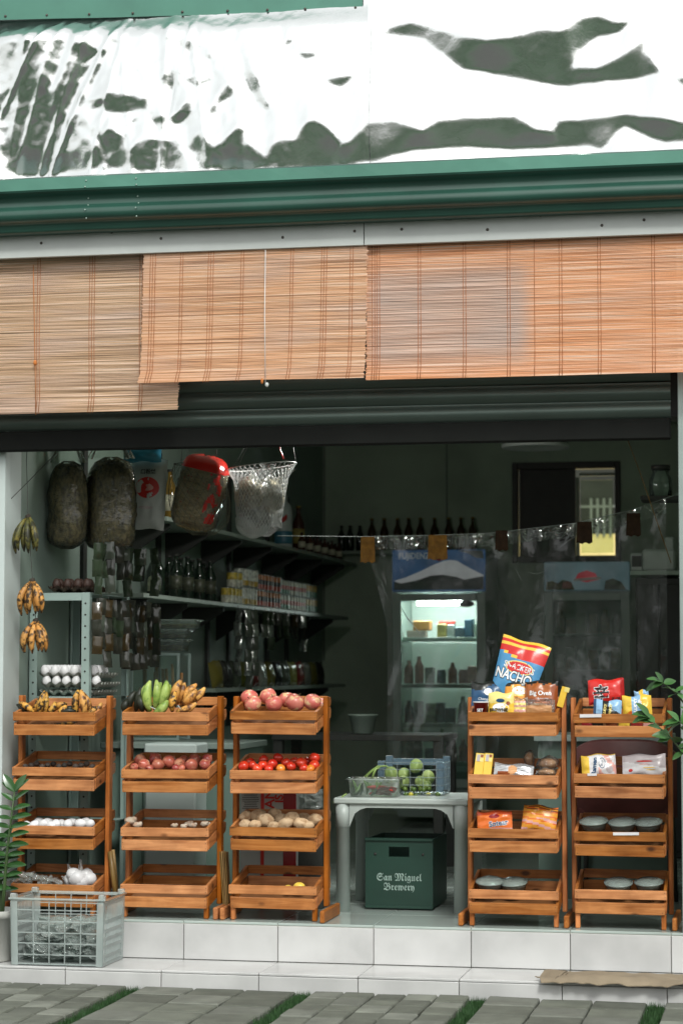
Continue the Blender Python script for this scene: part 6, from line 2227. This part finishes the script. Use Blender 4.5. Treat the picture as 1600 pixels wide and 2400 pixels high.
TAPED = mat('dark_tape', (.05, .024, .010), .55, .35, 30, bump=.3, spec=.2)
for k, (l, r, t_, b_2) in enumerate(((846, 877, 1258, 1318), (1004, 1046, 1254, 1311), (1161, 1189, 1243, 1290), (1352, 1386, 1223, 1273), (1468, 1500, 1203, 1256))):
    P, w, h = pxy(l, r, t_, b_2, CY - .012)
    b = MB()
    for sd_ in (0, 1):
        b.grid(lambda u, v: ((u - .5) * w * (1 + .12 * (1 - v)), sd_ * .0012 - .006 * mnoise.noise(Vector((u * 3, v * 3, k))), (v - .5) * h + .004 * math.sin(u * 14) * (1 - v)), 8, 8)
    tag(b.obj('tape_piece', TAPE if k < 2 else TAPED, None, P), '%s piece of brown tape from the left along the curtain string' % ORD[k], 'tape', 'tape pieces on the curtain string')

# round ceiling lamp, unlit; loose cord on the right
p = at(1254, 1030, 3.4)
t = thing('ceiling_lamp', 'round unlit ceiling lamp with a pale rim at the upper right', 'lamp', (p.x, 3.4, at(1254, 1047, 3.25).z))
MB().lathe([(.001, .02), (.17, .018), (.185, .03), (.185, .09), (.001, .1)], 28).obj('lamp_dish', mat('dim_dish', (.10, .12, .10), .5), t)
MB().lathe([(.172, .012), (.188, .006), (.192, .014), (.188, .03)], 28).obj('rim', WHITEB, t)
MB().tube([(0, 0, .09), (0, 0, 2.77 - t.location.z)], .008, 8).obj('stem', DARK, t)
tag(MB().tube([at(1455, 990, .5), at(1500, 1110, .6), at(1545, 1240, .7), at(1572, 1320, .75)], .0022, 5).obj('yellow_cord', mat('ochre_cord', (.20, .12, .03), .7)), 'ochre cord hanging slantwise at the right of the shop', 'cord')
# right side: wall shelf with a white machine, dark cabinet below, glass jars above
RY = 3.4
p0, p1 = at(1476, 1338, RY), at(1640, 1338, RY)
t = thing('side_shelf', 'pale shelf at the right carrying a white machine', 'shelf', ((p0.x + p1.x) / 2, RY + .2, p0.z))
MB().box((0, 0, -.012), (p1.x - p0.x, .42, .024), .002).obj('shelf_board', SHELF, t)
P, w, h = pxy(1476, 1582, 1284, 1334, RY + .05)
t = thing('white_machine', 'white box-shaped machine with a dark slot on the right shelf', 'machine', (P.x, RY + .2, p0.z + .001))
MB().box((w * .14, 0, h * .5), (w * .72, .28, h), .012).obj('housing', mat('machine_white', (.42, .47, .44), .5), t)
MB().box((-w * .36, 0, h * .42), (w * .27, .26, h * .82), .008).obj('tray_block', MATS['machine_white'], t)
MB().box((-w * .36, -.1315, h * .45), (w * .22, .004, h * .5)).obj('slot', DARK, t)
MB().box((w * .35, .03, h * 1.3), (w * .20, .16, h * .6), .006).obj('paper_feed', MATS['machine_white'], t)
t = thing('dark_cabinet', 'tall black cabinet standing at the right of the fridges', 'cabinet', (at(1545, 1600, RY).x, RY + .22, 0))
cwid = at(1600, 1600, RY).x - at(1490, 1600, RY).x
hcab = at(1545, 1352, RY).z
MB().box((0, 0, hcab / 2), (cwid, .4, hcab - .01), .006).obj('carcass', mat('black_laminate', (.016, .016, .015), .4), t)
for sx in (-1, 1):
    MB().box((sx * cwid * .245, -.207, hcab / 2), (cwid * .47, .014, hcab - .08), .004).obj('door', MATS['black_laminate'], t)
P = at(1548, 1140, 2.6)
t = thing('jar_shelf', 'small dark shelf high on the right', 'shelf', (P.x + .05, 2.6, at(1548, 1165, 2.6).z))
MB().box((0, 0, -.012), (.3, .22, .024), .003).obj('shelf_board', TRACK, t)
t2 = thing('glass_jar', 'shiny dark glass jar on the small high shelf', 'jar', (P.x - .0, 2.6, t.location.z + .001))
MB().lathe([(.05, 0), (.06, .01), (.06, .09), (.045, .12), (.045, .14)], 18).obj('jar_body', GLS, t2)
MB().lathe([(.05, .14), (.05, .165), (.001, .166)], 16).obj('lid', DARK, t2)

# ------------------------------------------------------------------ counter, boxes and furniture behind the racks
CTY = 1.10
ca, cb_ = at(250, 1744, CTY), at(556, 1744, CTY)
CTZ = at(500, 1742, CTY).z
PANEL = mat('counter_panel', (.13, .19, .16), .5, .08, 4, dirt=.1)
t = thing('shop_counter', 'grey-green counter behind the two middle left racks', 'counter', ((ca.x + cb_.x) / 2, CTY, 0))
cwd = cb_.x - ca.x
MB().box((0, .24, CTZ - .014), (cwd + .04, .56, .028), .003).obj('counter_top', mat('dull_top', (.18, .225, .20), .5, .1), t)
for k in range(3):
    a0, a1 = (-.5, -.22, .16)[k] * cwd, (-.22, .16, .5)[k] * cwd
    MB().box(((a0 + a1) / 2, .01, (CTZ - .03) / 2), (a1 - a0 - .004, .016, CTZ - .034), .002).obj('front_panel', PANEL, t)
MB().box((0, .27, (CTZ - .03) / 2), (cwd - .01, .5, CTZ - .036)).obj('carcass', PANEL, t)
P, w, h = pxy(338, 456, 1738, 1950, .75)
t = thing('foam_box', 'tall white foam box behind the onion rack', 'box', (P.x, .86, 0))
hb = at(397, 1742, .75).z
MB().box((0, 0, hb * .5 - .03), (w, .2, hb - .062), .008).obj('box_body', mat('white_foam', (.38, .44, .42), .7, .04), t)
MB().box((0, 0, hb - .028), (w + .008, .21, .05), .008).obj('lid', MATS['white_foam'], t)
# display case with the clear tubs on it
DY = 1.35
P, w, h = pxy(307, 420, 1531, 1640, DY)
t = thing('display_case', 'small glass display case with orange sticks on the counter', 'display case', (P.x, DY + .1, CTZ + .002))
zz = at(360, 1532, DY).z - CTZ
q = MB()
for sx in (-1, 1):
    for sy in (-1, 1):
        q.box((sx * (w / 2 - .006), sy * .10, zz / 2), (.012, .012, zz), .001)
for z in (.007, zz - .006):
    for sy in (-1, 1):
        q.box((0, sy * .10, z), (w - .025, .011, .011))
q.obj('case_frame', STEEL, t)
MB().box((0, -.1, zz / 2), (w - .026, .003, zz - .025)).obj('pane', GLS, t)
rn = random.Random(6)
STK = mat('orange_stick', (.28, .13, .03), .5, .3)
for k in range(8):
    x = -w / 2 + .03 + k * (w - .06) / 7
    MB().tube([(x, rn.uniform(-.05, .05), .02), (x + rn.uniform(-.02, .02), 0, zz * rn.uniform(.7, .92))], .008, 6).obj('stick', STK, t)
for k, (l, r, t_, b_2) in enumerate(((350, 432, 1498, 1527), (352, 438, 1474, 1497), (352, 458, 1452, 1473))):
    P, w, h = pxy(l, r, t_, b_2, DY + .03)
    q = thing('clear_tub', '%s clear tub of yellow sweets on the display case' % ['lowest', 'middle', 'topmost'][k], 'tub', (P.x, DY + .1, P.z - h / 2), 'tubs on the display case')
    tub(w - .01, .15, h * .9, flare=.006, rim=.004).obj('tub_body', CLEARG, q)
    MB().box((0, 0, h * .3), (w * .85, .12, h * .42), .006).obj('sweets', mat('yellow_sweets', (.28, .24, .05), .6, .5, 40), q)
    MB().box((0, 0, h * .93), (w + .004, .165, .006), .002).obj('lid', CLEARG, q)
# carton behind the apple rack, with big red letters turned on their side
P, w, h = pxy(563, 694, 1850, 2000, .50)
t = thing('printed_carton', 'white carton with big red letters on their side, behind the potato tray', 'carton', (P.x, .60, 0))
hc = at(620, 1845, .5).z
MB().box((0, 0, hc / 2), (w, .2, hc), .003).obj('carton_body', mat('carton_white', (.42, .45, .43), .7, .06), t)
xof = lambda px: at(px, 1870, .499).x - P.x
zof = lambda py: at(620, py, .499).z
for l, r in ((611, 619), (664, 694)):
    MB().box(((xof(l) + xof(r)) / 2, -.1012, hc / 2), (xof(r) - xof(l), .0015, hc - .01)).obj('red_band', REDI if l < 650 else P_MAR, t)
for txt, px, sz in (('AN', 633, .060), ('IS', 655, .052)):
    lettering(t, txt, sz, REDI, lambda x, y: (xof(px) - y, -.1022, zof(1872) + x), bold=.0015)
for k in range(9):
    MB().box(((xof(566) + xof(608)) / 2, -.1012, zof(1862 + k * 4.2)), ((xof(608) - xof(566)) * random.uniform(.6, .95), .0012, .0024)).obj('print_line', INK, t)
P = at(720, 1878, .6)
b = MB()
crumple(b, (0, 0, 0), .14, .11, .09, 31, 34)
tag(b.obj('plastic_bag', MATS['clear_bag'], None, P), 'crumpled clear bag behind the tomato tray, beside the carton', 'bag')
tag(MB().box((0, 0, 0), (.16, .12, P.z - .045), .004).obj('low_stool', TRACK, None, (P.x, P.y, (P.z - .045) / 2)), 'dark low stool hidden behind the apple rack', 'stool')
# dark low table with a pale basin behind the white table
P = at(840, 1722, 2.3)
t = thing('low_table', 'dark wooden low table behind the white plastic table', 'table', (P.x, 2.5, 0))
MB().box((0, 0, P.z - .015), (.9, .5, .03), .003).obj('table_top', TRACK, t)
for sx in (-1, 1):
    for sy in (-1, 1):
        MB().box((sx * .42, sy * .21, (P.z - .03) / 2), (.05, .05, P.z - .03), .003).obj('leg', TRACK, t)
t = thing('basin', 'pale green plastic basin on the dark low table', 'basin', (P.x, 2.42, P.z + .001))
hb_ = at(840, 1677, 2.3).z - P.z
MB().lathe([(.05, 0), (.055, .004), (.074, hb_), (.080, hb_ + .002), (.078, hb_ - .006), (.07, hb_ - .01), (.05, .01), (.001, .008)], 22).obj('basin_body', mat('basin_plastic', (.28, .35, .30), .45), t)
# maroon chair behind the rightmost rack
P, w, h = pxy(1334, 1584, 1738, 1830, .75)
MAR = mat('maroon_vinyl', (.075, .016, .014), .45, .2, 10, bump=.2)
t = thing('maroon_chair', 'maroon padded chair with a wide curved back, behind the rightmost rack', 'chair', (P.x, .95, 0))
zt_ = at(1460, 1737, .75).z
b = MB()


def cback(u, v):
    x = (u - .5) * w
    z = .40 + (zt_ - .40) * v - .06 * abs(2 * u - 1) ** 4 * v
    return (x, -.20 - .03 * math.sin(math.pi * v) + .05 * (2 * u - 1) ** 2, z)


b.grid(cback, 20, 10)
b.grid(lambda u, v: (Vector(cback(1 - u, v)) + Vector((0, .045, 0))), 20, 10)
b.grid(lambda u, v: Vector(cback(u, 1)) + Vector((0, .045 * v, .008 * math.sin(math.pi * v))), 20, 3)
b.obj('backrest', MAR, t)
MB().box((0, .03, .42), (w * .92, .42, .07), .02).obj('seat', MAR, t)
for sx in (-1, 1):
    for sy in (-1, 1):
        MB().tube([(sx * w * .42, .03 + sy * .18, .39), (sx * w * .44, .03 + sy * .2, 0)], .012, 8).obj('leg', TRACK, t)
P, w, h = pxy(1250, 1570, 1724, 1738, 1.15)
t = thing('back_counter', 'pale counter with a white front behind the two right racks', 'counter', (P.x, 1.4, 0))
zc_ = at(1450, 1725, 1.15).z
MB().box((0, 0, zc_ - .014), (w, .5, .028), .003).obj('counter_top', mat('pale_top', (.34, .40, .38), .45), t)
MB().box((0, .015, (zc_ - .03) / 2), (w - .03, .44, zc_ - .032)).obj('carcass', PANEL, t)

# ------------------------------------------------------------------ sticks and boards between the racks
BAMB = wood('bamboo_stick', (.33, .22, .09), (.20, .12, .045), 2)
for k, (x0, y0, x1, y1, Y, r, lab) in enumerate(((258, 1996, 272, 2105, .17, .011, 'thick bamboo stick leaning between the first two racks'), (264, 1992, 276, 2110, .24, .009, 'thinner bamboo stick behind the thick one, between the first two racks'))):
    a, b2 = at(x0, y0, Y), at(x1, y1, Y)
    b2.z = max(b2.z, .003)
    tag(MB().tube([a, (a + b2) / 2, b2], [r, r * 1.06, r], 10).obj('bamboo_stick', BAMB), lab, 'stick')
for k in range(4):
    a, b2 = at(518 + k * 4, 2000 + k, .20), at(528 + k * 3, 2150, .20)
    L = (a - b2).length
    o = MB().box((0, 0, 0), (.0045, .05, L), .001).obj('thin_board', BAMB, None, ((a.x + b2.x) / 2, .20 + .002 * k, L / 2 + .004), (0, math.atan2(a.x - b2.x, a.z - b2.z), 0))
    tag(o, '%s thin board from the left in the bundle between the second and third racks' % ORD[k], 'board', 'thin boards between the racks')

# ------------------------------------------------------------------ outside: clear crate, plants, cardboard
CRP = film('crate_plastic', (.93, .97, .96), .34, .3, (.68, .76, .74), .08, 30, gloss=.3)
ZB = -H1 + .002
cx0, cx1 = at(22, 2262, -.315).x, at(243, 2262, -.315).x
CW, CD, CH = cx1 - cx0, .285, .268
t = thing('clear_crate', 'clear plastic crate of plastic bags on the lower step at left', 'crate', ((cx0 + cx1) / 2, -.315 + CD / 2, ZB))
tap = .97


def cp(u, v, side):
    """crate wall: 0 front,1 right,2 back,3 left; flared slightly upwards"""
    k = tap + (1 - tap) * v
    hx_, hy_ = CW / 2 * k, CD / 2 * k
    x, y = [(-hx_ + 2 * hx_ * u, -hy_), (hx_, -hy_ + 2 * hy_ * u), (hx_ - 2 * hx_ * u, hy_), (-hx_, hy_ - 2 * hy_ * u)][side]
    return Vector((x, y, CH * v))


nrm = [Vector((0, -1, 0)), Vector((1, 0, 0)), Vector((0, 1, 0)), Vector((-1, 0, 0))]


def bar(b, side, u0, v0, u1, v1, th=.004):
    A, B, C, D = cp(u0, v0, side), cp(u1, v0, side), cp(u1, v1, side), cp(u0, v1, side)
    n_o = nrm[side] * th
    b.add([A, B, C, D, A - n_o, B - n_o, C - n_o, D - n_o], [(0, 1, 2, 3), (7, 6, 5, 4), (0, 4, 5, 1), (1, 5, 6, 2), (2, 6, 7, 3), (3, 7, 4, 0)])


for side, nm in ((0, 'front_wall'), (1, 'side_wall'), (2, 'rear_wall'), (3, 'side_wall')):
    b = MB()
    e = .075 if side in (0, 2) else .10
    bar(b, side, 0, 0, e, 1)
    bar(b, side, 1 - e, 0, 1, 1)
    if side in (0, 2):
        for k in range(1, 5):
            u = e + (1 - 2 * e) * k / 5
            bar(b, side, u - .005, .035, u + .005, .965)
        for v in (.02, .16, .33, .49, .66, .83, .975):
            bar(b, side, e, v - .009, 1 - e, v + .009, .0035)
    else:
        for k in range(1, 13):
            u = e + (1 - 2 * e) * k / 13
            bar(b, side, u - .013, .02, u + .013, .98, .003)
        for v in (.03, .14, .28, .40, .52, .66, .93):
            bar(b, side, e, v - .028, 1 - e, v + .028, .0035)
    b.obj(nm, CRP, t)
b = MB()
for side in range(4):
    bar(b, side, -.01, .985, 1.01, 1.012, -.007)
b.obj('rim', CRP, t)
for sx in (-1, 1):
    for sy in (-1, 1):
        MB().box((sx * (CW / 2 - .012), sy * (CD / 2 - .012), CH + .008), (.026, .026, .022), .003).obj('corner_lug', CRP, t)
MB().box((0, 0, .006), (CW * tap - .01, CD * tap - .01, .005)).obj('crate_floor', CRP, t)
for k, (x, y, z, rx, rz, lab) in enumerate(((-.06, -.02, .055, .11, .045, 'crumpled clear bag low on the left in the clear crate'), (.07, -.01, .06, .10, .05, 'crumpled clear bag low on the right in the clear crate'), (-.01, .03, .12, .12, .05, 'shiny crumpled bag on top in the clear crate'))):
    b = crumple(MB(), (0, 0, 0), rx * 2.1, rz * 2.3, .2, k + 40, 44)
    tag(b.obj('plastic_bag', film('dark_clear_bag', (.75, .80, .78), .28, .08, (.55, .62, .59), .25, 40, gloss=.55), None, Vector(t.location) + Vector((x, y, z + .005))), lab, 'bag', 'bags in the clear crate')

LEAFZ = mat('glossy_leaf', (.026, .080, .020), .25, .25, 9, spec=.55, rnd=.15)
STEMG = mat('green_stem', (.045, .085, .025), .5, .2)


def leaf_mesh(L, w, m, cup=.25, bend=.15):
    b = MB()

    def f(u, v):
        wd = w * (math.sin(math.pi * min(1, v * .94 + .03)) ** .75) * (1 - .25 * v)
        x = (u - .5) * 2 * wd
        return (x, v * L, abs(x) * cup - bend * L * v * v)
    b.grid(f, 6, 8)
    return b.mesh('leaf', m)


LZ = leaf_mesh(.095, .023, LEAFZ, .22, .16)


def leaf_rot(d, nrm_):
    d = Vector(d).normalized()
    x = d.cross(Vector(nrm_)).normalized()
    z = x.cross(d)
    return Matrix((x, d, z)).transposed().to_euler()


PX = at(-2, 2250, -.2).x - .035
t = thing('potted_plant', 'glossy upright potted plant at the left edge beside the clear crate', 'plant', (PX, -.19, ZB))
MB().lathe([(.085, 0), (.088, .004), (.105, .175), (.112, .177), (.114, .205), (.106, .207), (.10, .18), (.001, .178)], 26).obj('pot', mat('pot_white', (.45, .45, .42), .6, .08, dirt=.15), t)
rn = random.Random(9)


def zz_stem(base, tip, n, seed, side=None):
    base, tip = Vector(base), Vector(tip)
    mid = (base + tip) / 2 + Vector((0, -.01, .02))
    pts = [base, mid, tip]
    MB().tube([base.lerp(mid, .0), base.lerp(mid, .5), mid, mid.lerp(tip, .5), tip], [.009, .0075, .006, .0045, .003], 7).obj('stem', STEMG, t)
    for k in range(n):
        q = .30 + .70 * k / (n - 1)
        p = mid.lerp(tip, (q - .5) / .5) if q > .5 else base.lerp(mid, q / .5)
        for sd_ in (-1, 1):
            sc_ = (1.0 if sd_ > 0 else .72) * (1 - .3 * abs(q - .65)) * rn.uniform(.9, 1.08)
            up = .25 + .9 * max(0, q - .8) * 4 + rn.uniform(-.1, .1)
            inst('leaf', LZ, t, p, leaf_rot((sd_ * .95, -.25, up), (sd_ * -.1, -.62, .75)), (sc_,) * 3)
    for a in (-.5, .5):
        inst('leaf', LZ, t, tip, leaf_rot((a, -.1, .8), (-a * .3, -.9, .35)), (.9,) * 3)


loc = Vector(t.location)
zz_stem((.045, -.01, .18), at(34, 1856, -.22) - loc, 10, 1)
zz_stem((.0, .01, .18), at(-30, 1960, -.2) - loc, 8, 2)
zz_stem((.03, .03, .18), at(2, 1980, -.15) - loc, 6, 3)

# shrub at the right edge: branches reach into the picture
LEAFB = mat('soft_leaf', (.045, .13, .03), .45, .3, 9, rnd=.25)
LB = leaf_mesh(.060, .019, LEAFB, .2, .35)
LB2 = leaf_mesh(.045, .020, LEAFB, .15, .25)
bx0 = at(1600, 2000, -.12).x + .28
t = thing('leafy_shrub', 'leafy green shrub reaching in from the right edge', 'shrub', (bx0, -.17, ZB))
loc = Vector(t.location)
MB().lathe([(.09, 0), (.12, .20), (.13, .21), (.125, .23), (.11, .21), (.001, .20)], 24).obj('pot', mat('clay_pot', (.28, .13, .07), .8, .1), t)
rn = random.Random(12)
BR = [[(0, 0, .2), (-.05, -.02, .6), at(1620, 1790, -.2) - loc, at(1572, 1730, -.22) - loc, at(1538, 1700, -.22) - loc, at(1520, 1680, -.22) - loc],
      [(0, 0, .2), (-.03, -.01, .8), at(1625, 1680, -.15) - loc, at(1585, 1625, -.2) - loc, at(1552, 1600, -.2) - loc],
      [(0, 0, .2), (-.06, -.01, .5), at(1625, 1720, -.25) - loc, at(1590, 1690, -.26) - loc],
      [(0, 0, .2), (.02, 0, .6), (.05, -.02, 1.0), (.0, 0, 1.25)]]
for br in BR:
    br = [Vector(p) for p in br]
    MB().tube(br, [.007, .006] + [.0035] * (len(br) - 3) + [.002], 6).obj('branch', STEMG, t)
    for i in range(1, len(br) - 1):
        for k in range(5 if i > 1 else 1):
            p = br[i].lerp(br[i + 1], rn.random())
            inst('leaf', rn.choice((LB, LB2)), t, p, leaf_rot((rn.uniform(-1, .8), rn.uniform(-.7, .3), rn.uniform(-.5, .6)), (rn.uniform(-.5, .5), rn.uniform(-.9, .0), rn.uniform(.4, 1))), (rn.uniform(.75, 1.2),) * 3)
    for k in range(4):
        inst('leaf', LB, t, br[-1], leaf_rot((rn.uniform(-1, -.1), -.2, rn.uniform(-.4, .6)), (rn.uniform(-.3, .3), -.6, .8)), (rn.uniform(.8, 1.2),) * 3)

# flattened cardboard on the right of the lower step
CARD = mat('cardboard', (.24, .19, .13), .85, .14, 9, bump=.3, bscale=70, dirt=.3)
c0, c1 = at(1252, 2298, -.36).x, 1.35
b = MB()


def card(u, v, dz=0.):
    x = c0 + (c1 - c0) * u + .035 * v * (1 if u < .1 else 0)
    y = -.386 + .22 * v + .016 * mnoise.noise(Vector((u * 9, 0, 5))) * (1 - v) + .014 * mnoise.noise(Vector((u * 22, 0, 1))) * (1 - v)
    if u < .03:
        y += .05 * (1 - v)
    z = -H1 + .008 + .018 * (.5 + mnoise.noise(Vector((u * 5, v * 2, 2)))) + .004 * mnoise.noise(Vector((u * 17, v * 5, 4)))
    if y < -TR:
        z += (y + TR) * .25
    return (x, y, max(z, -H1 + .004 if y > -TR else -9) + dz)


b.grid(lambda u, v: card(u, v, .0035), 90, 12)
b.grid(lambda u, v: card(1 - u, v, 0), 90, 12)
for k in range(90):
    A, B = card(k / 90, 0), card((k + 1) / 90, 0)
    b.add([A, B, (B[0], B[1], B[2] + .0035), (A[0], A[1], A[2] + .0035)], [(0, 1, 2, 3)])
for k in range(12):
    A, B = card(0, k / 12), card(0, (k + 1) / 12)
    b.add([A, B, (B[0], B[1], B[2] + .0035), (A[0], A[1], A[2] + .0035)], [(3, 2, 1, 0)])
tag(b.obj('cardboard_sheet', CARD), 'torn flattened cardboard lying over the edge of the lower step', 'cardboard')
